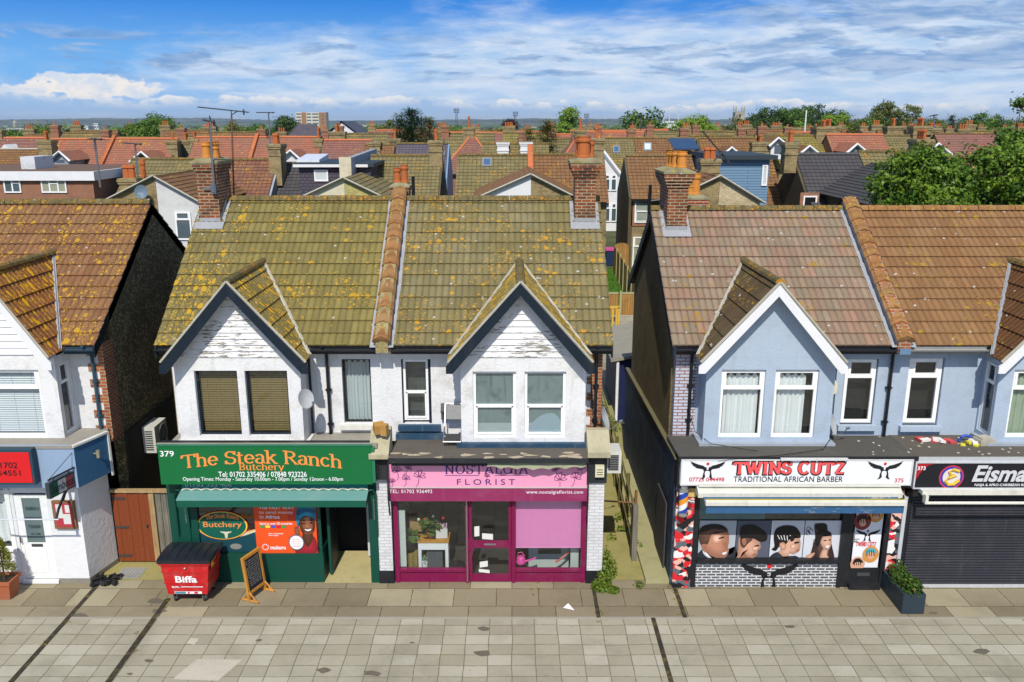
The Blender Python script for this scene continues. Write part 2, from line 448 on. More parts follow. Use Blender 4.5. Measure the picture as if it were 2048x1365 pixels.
def glass(name='glass', tint=(.9, .95, .95), refl=.34):
    if name in MATS: return MATS[name]
    m, g, b = newmat(name); nt = m.node_tree
    tr = g.n('ShaderNodeBsdfTransparent'); tr.inputs[0].default_value = (*tint, 1)
    gl = g.n('ShaderNodeBsdfGlossy'); gl.inputs['Roughness'].default_value = .03
    lw = g.n('ShaderNodeLayerWeight'); lw.inputs[0].default_value = .5
    mx = g.n('ShaderNodeMixShader')
    t = g.n('ShaderNodeTexCoord').outputs['Object']
    g.put(gl.inputs['Normal'], g.bump(g.noise(t, 2.2, 2, .5), .10, .03))
    g.put(mx.inputs[0], g.math('ADD', g.math('MULTIPLY', g.math('POWER', lw.outputs['Facing'], 4.0), .9), refl*.3))
    nt.links.new(tr.outputs[0], mx.inputs[1]); nt.links.new(gl.outputs[0], mx.inputs[2])
    nt.links.new(mx.outputs[0], nt.nodes['Material Output'].inputs[0]); MATS[name] = m; return m
def leaf(name, c1, c2, c3):
    if name in MATS: return MATS[name]
    m, g, b = newmat(name)
    t = g.n('ShaderNodeTexCoord').outputs['Object']
    uv = g.n('ShaderNodeTexCoord').outputs['UV']; oi = g.n('ShaderNodeObjectInfo').outputs['Random']
    r = g.sep(uv)[0]
    n = g.noise(t, .35, 3, .6)
    col = g.mix(r, c1, c2); col = g.mix(g.ramp(n, .4, .65, 0, .6), col, c3)
    col = g.mix(g.math('MULTIPLY', oi, .3), col, tuple(k*.7 for k in c1))
    g.put(b.inputs['Base Color'], col); b.inputs['Roughness'].default_value = .5
    nt = m.node_tree
    tl = g.n('ShaderNodeBsdfTranslucent'); g.put(tl.inputs[0], col); mx = g.n('ShaderNodeMixShader'); mx.inputs[0].default_value = .25
    nt.links.new(b.outputs[0], mx.inputs[1]); nt.links.new(tl.outputs[0], mx.inputs[2]); nt.links.new(mx.outputs[0], nt.nodes['Material Output'].inputs[0])
    MATS[name] = m; return m

# ------------------------------------------------------------------ roof sheets
def slope(mb, P0, U, Sv, w, L, g_=.345, tw=.30, amp=.020, per=.15, seg=6, lift=.036, planes=(), uoff=0.0):
    P0, U, Sv = Vector(P0), Vector(U).normalized(), Vector(Sv).normalized(); N = U.cross(Sv)
    nc = max(1, math.ceil(L/g_-.05)); tmp = []
    if seg <= 1: us = [0, w]
    else:
        nper = max(1, round(w/per)); us = [w*i/(nper*seg) for i in range(nper*seg+1)]
    for k in range(nc):
        s0, s1 = k*g_, min((k+1)*g_, L)
        if seg > 1: jit = random.uniform(-.009, .009)
        else: jit = 0
        rows = []
        for (s_, h, vv) in ((s0, -.005, k+.02), (s0+jit, lift, k+.03), (s1, .004, k+.99)):
            rows.append([(P0+U*u+Sv*s_+N*(h+(amp*abs(sin(pi*u/per)) if seg > 1 else 0)), ((u+uoff)/tw, vv)) for u in us])
        for a, b in ((0, 1), (1, 2)):
            for i in range(len(us)-1):
                q = [rows[a][i], rows[a][i+1], rows[b][i+1], rows[b][i]]
                tmp.append(([p for p, _ in q], [t for _, t in q]))
    if planes:
        bm = bmesh.new(); ul = bm.loops.layers.uv.new('u')
        for ps, uvs in tmp:
            f = bm.faces.new([bm.verts.new(p) for p in ps])
            for l, t in zip(f.loops, uvs): l[ul].uv = t
        for co, no in planes:      # keep the side the normal points to
            bmesh.ops.bisect_plane(bm, geom=bm.verts[:]+bm.edges[:]+bm.faces[:], plane_co=co, plane_no=no, clear_inner=True)
        for f in bm.faces: mb.face([v.co.copy() for v in f.verts], [l[ul].uv.copy() for l in f.loops])
        bm.free()
    else:
        for ps, uvs in tmp: mb.face(ps, uvs)
    return mb
def ridge(mb, A, B, r=.11, seg=.45, n=5):
    A, B = Vector(A), Vector(B); L = (B-A).length; d = (B-A)/L; k = max(1, round(L/seg))
    side = d.cross(Z_).normalized(); up = side.cross(d)
    for i in range(k):
        rr = r*random.uniform(.96, 1.05); a = A+d*(L*i/k+.006); b = A+d*(L*(i+1)/k-.006); j = random.random()*9
        ang = [pi*t/n for t in range(n+1)]
        pa = [a+side*cos(t)*rr+up*(sin(t)*rr) for t in ang]; pb = [b+side*cos(t)*rr*.97+up*(sin(t)*rr*.97) for t in ang]
        for t in range(n): mb.face([pa[t], pa[t+1], pb[t+1], pb[t]], [(i+j+.1, t*.1), (i+j+.1, t*.1+.1), (i+j+.9, t*.1+.1), (i+j+.9, t*.1)])
        mb.face(pa, [(i+j, .5)]*len(pa)); mb.face(pb[::-1], [(i+j, .5)]*len(pb))
    return mb
# ------------------------------------------------------------------ lettering
TX = {}
def txt(s, bold=0.0, sp=1.0, shear=0.0):
    k = (s, bold, sp, shear)
    if k not in TX:
        c = bpy.data.curves.new('t', 'FONT'); c.body = s; c.offset = bold; c.space_character = sp; c.shear = shear; c.resolution_u = 3
        o = bpy.data.objects.new('t', c); me = o.to_mesh()
        vs = [(v.co.x, v.co.y) for v in me.vertices]; fs = [tuple(p.vertices) for p in me.polygons]
        o.to_mesh_clear(); bpy.data.objects.remove(o); bpy.data.curves.remove(c)
        x0 = min(v[0] for v in vs); x1 = max(v[0] for v in vs); y0 = min(v[1] for v in vs); y1 = max(v[1] for v in vs)
        TX[k] = ([((x-x0)/(x1-x0), (y-y0)/(y1-y0)) for x, y in vs], fs, (x1-x0)/(y1-y0))
    return TX[k]
def letters(mb, fr, s, u0, u1, v0, v1, w=-.004, bold=0.0, sp=1.0, shear=0.0, warp=None):
    vs, fs, asp = txt(s, bold, sp, shear); O, U, V, W = fr
    P = []
    for x, y in vs:
        if warp: x, y = warp(x, y)
        P.append(O+U*(u0+(u1-u0)*x)+V*(v0+(v1-v0)*y)+W*w)
    for f in fs: mb.face([P[k] for k in f])
# a serif alphabet drawn with a broad pen
def arc(cx, cy, rx, ry, a0, a1, n=12): return [(cx+rx*cos(R(a0+(a1-a0)*i/n)), cy+ry*sin(R(a0+(a1-a0)*i/n))) for i in range(n+1)]
SER = {
 'T': (.8, [[(.4, 0), (.4, 1)], [(.03, .97), (.77, .97)], [(.04, .97), (.0, .78)], [(.76, .97), (.8, .78)]], [(.4, 0)]),
 'h': (.66, [[(.12, 0), (.12, 1)], [(.12, .5)]+arc(.33, .46, .2, .22, 150, 0)+[(.53, 0)]], [(.12, 0), (.53, 0), (.06, 1)]),
 'e': (.58, [[(.05, .36), (.53, .36)]+arc(.29, .35, .24, .34, 0, 320)], []),
 'S': (.64, [arc(.32, .74, .25, .24, 20, 270)+arc(.32, .26, .27, .25, 90, -155), [(.58, .98), (.58, .74)], [(.05, .02), (.05, .26)]], []),
 't': (.42, [[(.17, .9), (.17, .12)]+arc(.28, .12, .11, .12, 180, 320), [(0, .66), (.38, .66)]], []),
 'a': (.58, [arc(.27, .5, .19, .19, 160, 0)+[(.46, .1), (.56, .02)], arc(.26, .19, .2, .19, 80, 400)], []),
 'k': (.64, [[(.12, 0), (.12, 1)], [(.12, .3), (.5, .66)], [(.26, .42), (.56, .0)]], [(.12, 0), (.06, 1), (.5, .68), (.58, 0)]),
 'R': (.78, [[(.14, 0), (.14, 1)], [(.14, .97), (.36, .97)]+arc(.38, .74, .24, .23, 80, -90)+[(.14, .5)], [(.36, .5), (.72, .0)]], [(.14, 0), (.08, 1), (.72, 0)]),
 'n': (.66, [[(.12, 0), (.12, .7)], [(.12, .5)]+arc(.33, .46, .2, .22, 150, 0)+[(.53, 0)]], [(.12, 0), (.53, 0), (.06, .68)]),
 'c': (.54, [arc(.29, .35, .24, .34, 40, 320)], []),
 'B': (.72, [[(.14, 0), (.14, 1)], [(.14, .98), (.34, .98)]+arc(.36, .75, .22, .22, 80, -90)+[(.14, .53)], [(.34, .53)]+arc(.36, .26, .28, .26, 90, -90)+[(.14, .01)]], [(.08, 0), (.08, 1)]),
 'u': (.66, [[(.12, .68), (.12, .24)]+arc(.31, .22, .2, .22, 180, 320), [(.53, .68), (.53, 0)]], [(.08, .68), (.48, .68), (.57, 0)]),
 'r': (.48, [[(.14, 0), (.14, .7)], [(.14, .48)]+arc(.32, .48, .18, .2, 150, 50)], [(.14, 0), (.08, .68)]),
 'y': (.62, [[(.06, .68), (.32, 0)], [(.58, .68), (.32, 0), (.22, -.24), (.06, -.24)]], [(.06, .68), (.56, .68)]),
 'N': (.86, [[(.14, 0), (.14, 1)], [(.14, 1), (.72, 0)], [(.72, 0), (.72, 1)]], [(.14, 0), (.08, 1), (.72, 1)]),
 'O': (.88, [arc(.44, .5, .38, .5, 0, 360, 24)], []),
 'A': (.82, [[(.06, 0), (.4, 1)], [(.4, 1), (.76, 0)], [(.18, .36), (.62, .36)]], [(.06, 0), (.76, 0)]),
 'L': (.62, [[(.14, 0), (.14, 1)], [(.14, .03), (.58, .03)], [(.58, .03), (.6, .25)]], [(.14, 1), (.08, 0)]),
 'G': (.86, [arc(.44, .5, .38, .5, 45, 360), [(.8, .46), (.8, .06)]], [(.78, .46)]),
 'I': (.36, [[(.18, 0), (.18, 1)]], [(.18, 0), (.18, 1)]),
 'M': (1.0, [[(.12, 0), (.16, 1)], [(.16, 1), (.5, .1)], [(.5, .1), (.84, 1)], [(.84, 1), (.88, 0)]], [(.12, 0), (.88, 0)]),
 'U': (.8, [[(.14, 1), (.14, .34)]+arc(.4, .32, .27, .32, 180, 360)+[(.67, 1)]], [(.14, 1), (.67, 1)]),
 'C': (.8, [arc(.44, .5, .36, .5, 42, 318)], []),
 'W': (1.1, [[(.06, 1), (.3, 0)], [(.3, 0), (.54, .9)], [(.54, .9), (.8, 0)], [(.8, 0), (1.04, 1)]], [(.06, 1), (1.04, 1), (.54, .95)]),
 'E': (.66, [[(.14, 0), (.14, 1)], [(.14, .97), (.58, .97)], [(.14, .5), (.5, .5)], [(.14, .03), (.6, .03)], [(.58, .97), (.58, .8)], [(.6, .03), (.6, .22)]], []),
 'Z': (.7, [[(.08, .96), (.62, .96), (.08, .04), (.64, .04)]], []),
 ' ': (.34, [], []),
}
def serif(mb, fr, s, u0, u1, v0, v1, thick=.15, thin=.07, w=-.004, warp=None, ser=.13, sp=.06, caps=None):
    """v0 baseline, v1 cap height"""
    x = 0; lay = []
    for ch in s:
        sc = 1.0
        if caps and ch.islower(): sc = caps
        gw, st, sf = SER[ch.upper() if (caps and ch.islower()) else ch]
        lay.append((x, sc, st, sf)); x += (gw+sp)*sc
    tot = x-sp; O, U, V, W = fr; sx = (u1-u0)/tot
    cnt = [0]
    def put(p):
        a, b = p[0]/tot, p[1]
        if warp: a, b = warp(a, b)
        return O+U*(u0+(u1-u0)*a)+V*(v0+(v1-v0)*b)+W*(w-.00025*(cnt[0] % 24))
    for (ox, sc, st, sf) in lay:
        for ln in st:
            if len(ln) < 2: continue
            for i in range(len(ln)-1):
                (ax, ay), (bx, by) = ln[i], ln[i+1]
                d = Vector((bx-ax, by-ay)); L = d.length or 1e-6; d /= L
                t = thin+(thick-thin)*abs(d.y)**1.5
                n = Vector((-d.y, d.x))*t/2; e = d*t*.12
                q = [(ax-e.x+n.x, ay-e.y+n.y), (bx+e.x+n.x, by+e.y+n.y), (bx+e.x-n.x, by+e.y-n.y), (ax-e.x-n.x, ay-e.y-n.y)]
                cnt[0] += 1; mb.face([put((ox+px*sc, py*sc)) for px, py in q])
        for (px, py) in sf:
            hh = thin*.5; cnt[0] += 1
            mb.face([put((ox+a*sc, b*sc)) for a, b in ((px-ser, py-hh), (px+ser, py-hh), (px+ser, py+hh), (px-ser, py+hh))])
def soft(name, c, edge=.66, ec=None):
    """print tone that deepens towards its outline"""
    if name in MATS: return MATS[name]
    m, g, b = newmat(name); x = g.sep(g.n('ShaderNodeTexCoord').outputs['UV'])[0]; t = g.n('ShaderNodeTexCoord').outputs['Object']
    col = g.mix(g.ramp(x, 0, .75), ec or tuple(k*edge for k in c), tuple(min(1, k*1.12) for k in c)); col = g.mix(g.ramp(g.noise(t, 60, 3, .7), .35, .7, 0, .22), col, tuple(k*.5 for k in c))
    g.put(b.inputs['Base Color'], col); b.inputs['Roughness'].default_value = .5; MATS[name] = m; return m
def fan(mb, fr, pts, w):
    O, U, V, W = fr; cu = sum(p[0] for p in pts)/len(pts); cv = sum(p[1] for p in pts)/len(pts)
    P = [O+U*a+V*b+W*w for a, b in pts]; C = O+U*cu+V*cv+W*w
    for i in range(len(P)): mb.face([C, P[i], P[(i+1) % len(P)]], [(1, 0), (0, 0), (0, 0)])
def smooth_poly(pts, n=4):
    out = []; L = len(pts)
    for i in range(L):
        p0, p1, p2, p3 = pts[i-1], pts[i], pts[(i+1) % L], pts[(i+2) % L]
        for k in range(n):
            t = k/n
            out.append(tuple(.5*((2*p1[a])+(-p0[a]+p2[a])*t+(2*p0[a]-5*p1[a]+4*p2[a]-p3[a])*t*t+(-p0[a]+3*p1[a]-3*p2[a]+p3[a])*t**3) for a in (0, 1)))
    return out
# ================================================================== ground
GRASSC = ((.035, .06, .015), (.07, .085, .02), (.11, .09, .045))
def ground_mat():
    m, g, b = newmat('far_land')
    t = g.n('ShaderNodeTexCoord').outputs['Object']
    fld = g.sep(g.vor(g.scale(t, 1, .45, 1), .006, 'Color')); n = g.noise(t, .02, 6, .6); n2 = g.noise(t, .3, 5, .6)
    near = g.mix(g.ramp(n2, .4, .65), (.055, .075, .022), (.13, .11, .06))
    far = g.mix(g.ramp(fld[0], .45, .75), (.028, .055, .02), (.12, .125, .05)); far = g.mix(g.ramp(n, .42, .5), (.018, .038, .016), far)
    y = g.sep(t)[1]
    g.put(b.inputs['Base Color'], g.mix(g.ramp(y, 500, 1200), near, far)); b.inputs['Roughness'].default_value = .95
    return m
def sst(a, b, x): t = max(0, min(1, (x-a)/(b-a))); return t*t*(3-2*t)
def gz(x, y):
    """the land drops away beyond the town, less so at the right"""
    return -19*sst(170, 620, y)*(1-.8*sst(.08, .40, x/max(y, 1)))
mb = MB(); gy = [-60, 150, 210, 270, 330, 400, 480, 560, 640, 900, 1400, 2400, 4200, 7000, 12000]
for a, b in zip(gy, gy[1:]):
    for i in range(24):
        ga, gb = -.78+i*.065, -.78+(i+1)*.065
        P = []
        for t_, y_ in ((ga, a), (gb, a), (gb, b), (ga, b)):
            k = max(y_, 150)*t_ if y_ <= 150 else y_*t_
            if i == 0 and t_ == ga: k = min(k, -9000) if y_ > 7000 else k*1.6
            if i == 23 and t_ == gb: k = max(k, 9000) if y_ > 7000 else k*1.6
            P.append((k, y_, gz(k, y_)))
        mb.face(P)
tag(mb.build('ground', ground_mat()), kind='structure')
YF, YP = 17.05, 15.66      # shop front line, edge of the private forecourt
pav = slabs('pavers', ((.335, .305, .22), (.41, .38, .285), (.45, .42, .325)), (.165, .15, .095), .46, .335, .013, 0, .034, .5)
mb = MB(); mb.face([(-40, -60, .004), (40, -60, .004), (40, YP, .004), (-40, YP, .004)]); tag(mb.build('pavement', pav), kind='structure')
fc = slabs('forecourt_slabs', ((.225, .187, .115), (.30, .255, .165), (.37, .33, .215)), (.06, .048, .02), .92, .70, .011, .37, .008, .45)
mb = MB(); mb.face([(-40, YP, .008), (40, YP, .008), (40, 17.16, .008), (-40, 17.16, .008)]); tag(mb.build('forecourt', fc), kind='structure')
conc = paint('old_concrete', (.36, .335, .17), .9, .5, (.15, .135, .045), .4, 25)
alleyc = paint('mossy_concrete', (.31, .275, .10), .9, .55, (.12, .115, .025), .4, 18)
mb = MB()
mb.face([(1.9, 17.16, .012), (3.75, 17.16, .012), (3.75, 30, .012), (1.9, 30, .012)]); mb.face([(-9.5, 17.16, .012), (-7.4, 17.16, .012), (-7.4, 30, .012), (-9.5, 30, .012)])
tag(mb.build('alley_path', alleyc), kind='structure')
mb = MB(); mb.box(2.98, 3.52, 17.0, 24.0, .013, .11); tag(mb.build('alley_walkway', conc), kind='structure')
kerbm = paint('joint_strip', (.33, .31, .25), .8, .3)
mb = MB(); mb.box(-40, 40, YP-.035, YP+.03, 0, .014); tag(mb.build('kerb_strip', kerbm), kind='structure')
drm = paint('drain_iron', (.035, .03, .022), .85, 1.0, (.17, .13, .03), .6, 20, ds=5)
mb = MB()
for x, y0, y1, ww in ((-9.22, 4, 17.3, .05), (-7.43, 4, 16.4, .055), (2.93, 4, YP, .045), (1.80, YP, 17.0, .04), (3.60, YP, 17.0, .045)):
    mb.box(x-ww, x+ww, y0, y1, 0, .016); mb.m = 0
tag(mb.build('drain_channel', drm), kind='structure')
mb = MB()
for a, b, c, d in ((345, 1318, 485, 1362), (372, 1276, 398, 1290)):
    P = [atz(a+(c-a)*.35, b, .0075), atz(c, b+2, .0075), atz(c-(c-a)*.35, d, .0075), atz(a, d-3, .0075)]; mb.face([(p.x, p.y, .0085) for p in P][::-1])
tag(mb.build('paving_patch', paint('pale_patch', (.50, .46, .37), .85, .5, (.3, .27, .2), .2, 20)), kind='structure')
mb = MB()
for i in range(16):
    x, y = random.uniform(-11, 12), random.uniform(13.4, 16.9); r = random.uniform(.05, .22); k0 = random.random()*6
    mb.face([(x+r*random.uniform(.6, 1.3)*cos(k*.785), y+r*random.uniform(.3, .7)*sin(k*.785), .0115) for k in range(8)])
tag(mb.build('paving_stain', paint('stain', (.13, .11, .08), .9, .6, (.2, .18, .13), 0)), kind='structure')
mb = MB(); mb.box(-8.98, -8.42, 17.22, 17.7, .0, .02)
for i in range(7): mb.box(-8.95+i*.075, -8.91+i*.075, 17.25, 17.67, .02, .028)
solo(mb, 'drain_cover', paint('cover', (.3, .3, .28), .7, .4), 'grey metal access cover set in the ground before the brown gate', 'drain cover', (-8.7, 17.45, 0))
mb = MB()
for i in range(46):
    x, y = -9.05+random.uniform(-.3, .24), 17.0+random.uniform(-.15, .28); mb.rbox((x, y, random.uniform(.02, .1)), random.uniform(.05, .16), .03, .09, random.uniform(0, 3), .5)
solo(mb, 'broken_grating', plain('tar', (.018, .018, .018)), 'broken black grating heaped at the corner of the white restaurant', 'grating', (-9.1, 17, 0))

# ================================================================== shared materials of the front row
W379 = paint('white_render', (.75, .75, .74), .7, .6, (.40, .37, .31), .7, 16, ds=2.2)
WBOARD = peel('flaking_white_boards', (.74, .74, .73), (.34, .30, .24), .66)
CREAM = paint('cream_trim', (.70, .69, .62), .65, .4, (.25, .21, .14), .3, 30)
NAVY = peel('navy_trim', (.004, .012, .022), (.12, .10, .08), .08)
BLUE = paint('blue_render', (.385, .465, .555), .75, .45, (.24, .26, .29), .5, 20)
WPVC = plain('white_plastic', (.82, .82, .80), .35)
WTRIM = paint('white_trim', (.76, .76, .75), .5, .18, (.4, .38, .33), .1)
BLK = paint('black_paint', (.014, .015, .018), .5, .3, (.07, .07, .065), .2)
GLS = glass()
GREEN = paint('dark_green_paint', (.004, .062, .040), .45, .2, (.02, .05, .04), .15, 20)
MAROON = paint('maroon_paint', (.19, .006, .056), .4, .35, (.24, .10, .13), .1)
PINK = paint('pink_panel', (.82, .31, .47), .5, .1, (.55, .3, .4), .05)
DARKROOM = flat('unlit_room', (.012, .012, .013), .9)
BRK_OR = brick('orange_brick', (.42, .11, .022), (.28, .07, .02), (.33, .29, .22))
BRK_CH = brick('chimney_brick', (.30, .075, .022), (.10, .034, .016), (.36, .30, .19), stain=.75)
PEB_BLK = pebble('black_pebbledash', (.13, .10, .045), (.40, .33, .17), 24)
PEB_BRN = pebble('brown_roughcast', (.16, .12, .05), (.26, .20, .09), 40)
LEAD = paint('lead_flashing', (.30, .31, .32), .55, .5, (.58, .57, .56), .3, 14)
MORT = paint('mortar', (.42, .40, .33), .9, .5, (.20, .17, .05), .5, 20)
BPLAST = plain('black_plastic', (.012, .013, .016), .4)
FELT = paint('roofing_felt', (.115, .10, .082), .9, .6, (.05, .045, .03), .5, 15)
FELTL = paint('pale_felt', (.30, .28, .235), .9, .5, (.10, .09, .06), .4, 12)
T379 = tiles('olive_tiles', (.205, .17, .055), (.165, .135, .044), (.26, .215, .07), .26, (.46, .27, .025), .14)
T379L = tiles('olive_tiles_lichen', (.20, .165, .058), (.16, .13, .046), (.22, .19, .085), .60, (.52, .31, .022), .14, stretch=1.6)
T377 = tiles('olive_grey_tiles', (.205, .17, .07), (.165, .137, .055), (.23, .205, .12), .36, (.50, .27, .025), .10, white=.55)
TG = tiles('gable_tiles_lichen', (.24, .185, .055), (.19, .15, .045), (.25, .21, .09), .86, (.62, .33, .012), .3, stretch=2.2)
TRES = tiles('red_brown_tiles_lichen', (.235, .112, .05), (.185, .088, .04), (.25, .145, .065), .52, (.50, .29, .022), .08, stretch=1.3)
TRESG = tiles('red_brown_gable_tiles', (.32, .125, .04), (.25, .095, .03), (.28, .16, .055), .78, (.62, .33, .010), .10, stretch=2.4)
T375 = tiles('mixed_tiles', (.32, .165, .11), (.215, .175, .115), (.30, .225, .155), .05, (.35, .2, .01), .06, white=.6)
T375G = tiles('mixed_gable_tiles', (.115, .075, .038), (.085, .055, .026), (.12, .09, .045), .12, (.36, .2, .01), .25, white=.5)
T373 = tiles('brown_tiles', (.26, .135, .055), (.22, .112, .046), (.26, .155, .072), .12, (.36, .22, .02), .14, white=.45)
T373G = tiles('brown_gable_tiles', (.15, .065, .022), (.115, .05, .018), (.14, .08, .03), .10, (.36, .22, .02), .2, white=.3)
RIDGE_O = tiles('olive_ridge', (.15, .125, .05), (.12, .10, .04), (.16, .14, .07), .45, (.46, .2, .01), .2, white=.6, tw=1, gauge=1)
RIDGE_R = tiles('terracotta_ridge', (.36, .17, .065), (.27, .125, .045), (.26, .18, .08), .35, (.42, .25, .03), .25, tw=1, gauge=1)
RIDGE_C = tiles('red_clay_ridge', (.52, .15, .055), (.42, .12, .045), (.45, .17, .07), .1, (.4, .3, .1), .05, tw=1, gauge=1)
POT_T = paint('terracotta_pot', (.45, .125, .035), .8, .4, (.20, .08, .03), .2)
POT_Y = paint('buff_pot', (.60, .235, .04), .8, .35, (.30, .14, .03), .2)
CAPM = tiles('mossy_flaunching', (.30, .27, .17), (.24, .21, .12), (.32, .3, .2), .5, (.36, .30, .015), .5, (.15, .14, .015), tw=1, gauge=1)
YE, ZE = 17.72, 5.30

def window(parent, fr, u0, u1, v0, v1, style='two', fm=None, fw=.055, rec=.07, curtain=None, top=.26):
    O, U, V, W = fr; fm = fm or WPVC
    mb = MB()
    def bar(a, b, c, d, w0=0, w1=.05): mb.obox(fr, a, b, c, d, rec+w0, rec+w1)
    bar(u0, u0+fw, v0, v1); bar(u1-fw, u1, v0, v1); bar(u0+fw, u1-fw, v0, v0+fw); bar(u0+fw, u1-fw, v1-fw, v1)
    H = v1-v0
    if style == 'two':
        m_ = v1-H*top; bar(u0+fw, u1-fw, m_-fw*.6, m_+fw*.6, -.012, .05)
        bar(u0+fw, u0+fw*1.7, m_+fw*.6, v1-fw, -.012, .03); bar(u1-fw*1.7, u1-fw, m_+fw*.6, v1-fw, -.012, .03)
    if style == 'sash':
        m_ = v0+H*.47; bar(u0+fw, u1-fw, m_-fw*.5, m_+fw*.5, -.02, .05)
        bar(u0+fw*1.0, u0+fw*1.6, v0+fw, m_, -.02, .03); bar(u1-fw*1.6, u1-fw, v0+fw, m_, -.02, .03)
        bar(u0+fw*1.6, u1-fw*1.6, v0+fw, v0+fw*1.6, -.02, .03)
    if style == 'three':
        for k in (1, 2): c = u0+(u1-u0)*k/3; bar(c-fw*.5, c+fw*.5, v0+fw, v1-fw)
        bar(u0+(u1-u0)/3+fw*.5, u1-(u1-u0)/3-fw*.5, v0+H*.62, v0+H*.62+fw*.7)
    if style == 'half':
        c = (u0+u1)/2; bar(c-fw*.5, c+fw*.5, v0+fw, v1-fw); bar(c+fw*.5, u1-fw, v0+H*.66, v0+H*.66+fw*.8)
    f = mb.build('window', fm, parent)
    p = MB(); p.quad(fr, u0+fw, u1-fw, v0+fw, v1-fw, rec+.028); p.build('pane', GLS, f)
    if curtain:
        kind, mat = curtain[0], curtain[1]
        c = MB()
        if kind == 'net':
            n = 60; a, b = curtain[2] if len(curtain) > 2 else (0, 1)
            P = []
            for i in range(n+1):
                t = i/n; u = u0+fw+(u1-u0-2*fw)*(a+(b-a)*t)
                P.append((u, rec+.13+.022*sin(t*38)+.012*sin(t*91+1)))
            for i in range(n):
                (ua, wa), (ub, wb) = P[i], P[i+1]
                ta = v1-fw-.02-(.05+.03*sin(i*.45)); tb = v1-fw-.02-(.05+.03*sin((i+1)*.45))
                c.face([O+U*ua+V*(v0+.02)+W*wa, O+U*ub+V*(v0+.02)+W*wb, O+U*ub+V*tb+W*wb, O+U*ua+V*ta+W*wa])
            c.build('curtain', mat, f, smooth=True)
        if kind == 'blind':
            n = int(H/.056)
            for i in range(n):
                z = v0+fw+.01+(H-2*fw-.02)*i/n
                A = [O+U*(u0+fw+.01)+V*z+W*(rec+.10), O+U*(u1-fw-.01)+V*z+W*(rec+.10), O+U*(u1-fw-.01)+V*(z+.036)+W*(rec+.115), O+U*(u0+fw+.01)+V*(z+.036)+W*(rec+.115)]
                c.face(A)
            c.m = 1
            for t in (.2, .5, .8): c.obox(fr, u0+(u1-u0)*t-.002, u0+(u1-u0)*t+.002, v0+fw, v1-fw, rec+.088, rec+.094)
            c.build('blind', [mat, curtain[2] if len(curtain) > 2 else mat], f)
    return f
def rooms(parent, boxes):
    mb = MB()
    for b in boxes: mb.box(*b)
    return mb.build('room', DARKROOM, parent)
NET = paint('net_curtain', (.66, .67, .66), .9, .1, bump=0)
NETG = paint('grey_net', (.50, .54, .54), .9, .1, bump=0)
LACE = paint('pale_green_curtain', (.36, .42, .30), .9, .2, bump=0)
BLINDW = flat('white_slats', (.66, .68, .70)); BLINDB = flat('brown_slats', (.17, .112, .026)); CORDW = flat('blind_cord', (.3, .25, .14))

def roof_pair(root, xl, xr, zr, tm, rm, yr=21.4, ze=ZE, cut=None, tm_rear=None):
    dzr, dyr = zr-ze, yr-YE; L = math.hypot(dzr, dyr); S = Vector((0, dyr, dzr))/L
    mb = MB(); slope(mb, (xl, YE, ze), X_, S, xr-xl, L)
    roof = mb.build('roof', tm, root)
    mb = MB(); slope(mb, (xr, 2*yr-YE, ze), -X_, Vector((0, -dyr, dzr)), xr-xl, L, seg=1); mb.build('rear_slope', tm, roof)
    mb = MB(); ridge(mb, (xl, yr, zr+.0), (xr, yr, zr+.0), .115); mb.build('ridge', rm, roof)
    return roof, S, Vector((0, -S.z, S.y))
def gable(root, roof, xc, hw, zg, zge, N, tmL, tmR, rm, barge, bd=.20, yf=17.08, infill=None, flash=None, flashm=None):
    dzz = zg-zge; main = (Vector((0, YE, ZE)), N); keep = [(main[0]-N*.03, N)]
    k = N.z/(-N.y); yr = YE+(zg-ZE)*k; L = math.hypot(hw, dzz)
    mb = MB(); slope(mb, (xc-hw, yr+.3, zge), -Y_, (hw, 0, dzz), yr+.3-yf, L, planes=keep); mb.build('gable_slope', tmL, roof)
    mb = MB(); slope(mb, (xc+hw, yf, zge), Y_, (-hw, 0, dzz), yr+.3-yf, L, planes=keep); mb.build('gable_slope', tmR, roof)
    mb = MB(); ridge(mb, (xc, yf-.02, zg+.0), (xc, yr+.15, zg+.0), .10); mb.build('gable_ridge', rm, roof)
    # valleys
    mb = MB(); yv = YE+(zge-ZE)*k
    for sgn in (-1, 1):
        A = Vector((xc+sgn*hw, max(yv, YE-.2), zge))+N*.06; B = Vector((xc, yr, zg))+N*.05
        d = (B-A); d.normalize(); s_ = d.cross(N).normalized()
        mb.face([A-s_*.05, A+s_*.05, B+s_*.05, B-s_*.05]); mb.tube([A+N*.01, B+N*.01], .035, 5)
    mb.build('valley', flashm or MORT, roof)
    # barge boards
    fr = front(0); mb = MB(); o = .04
    for sgn in (-1, 1):
        e = hw+.06; s_ = dzz/hw; ztip = zge-.05*s_
        pts = [(xc, zg-.03), (xc+sgn*e, zge-.06*s_-.03), (xc+sgn*e, zge-.06*s_-.03-bd*.75), (xc+sgn*(e-.14), zge-.06*s_-.03-bd*.75), (xc, zg-.03-bd*1.25)]
        mb.prism(fr, pts, yf-.01, yf+.035)
        # soffit
        mb.face([(xc, yf+.03, zg-.06), (xc+sgn*hw, yf+.03, zge-.06), (xc+sgn*hw, 17.44, zge-.06), (xc, 17.44, zg-.06)])
    mb.build('bargeboard', barge, root)
    mb = MB()
    for sgn in (-1, 1): mb.tube([(xc, yf-.005, zg+.02), (xc+sgn*(hw+.02), yf-.005, zge+.005)], .03, 5)
    mb.build('verge', MORT, roof)
    return yr
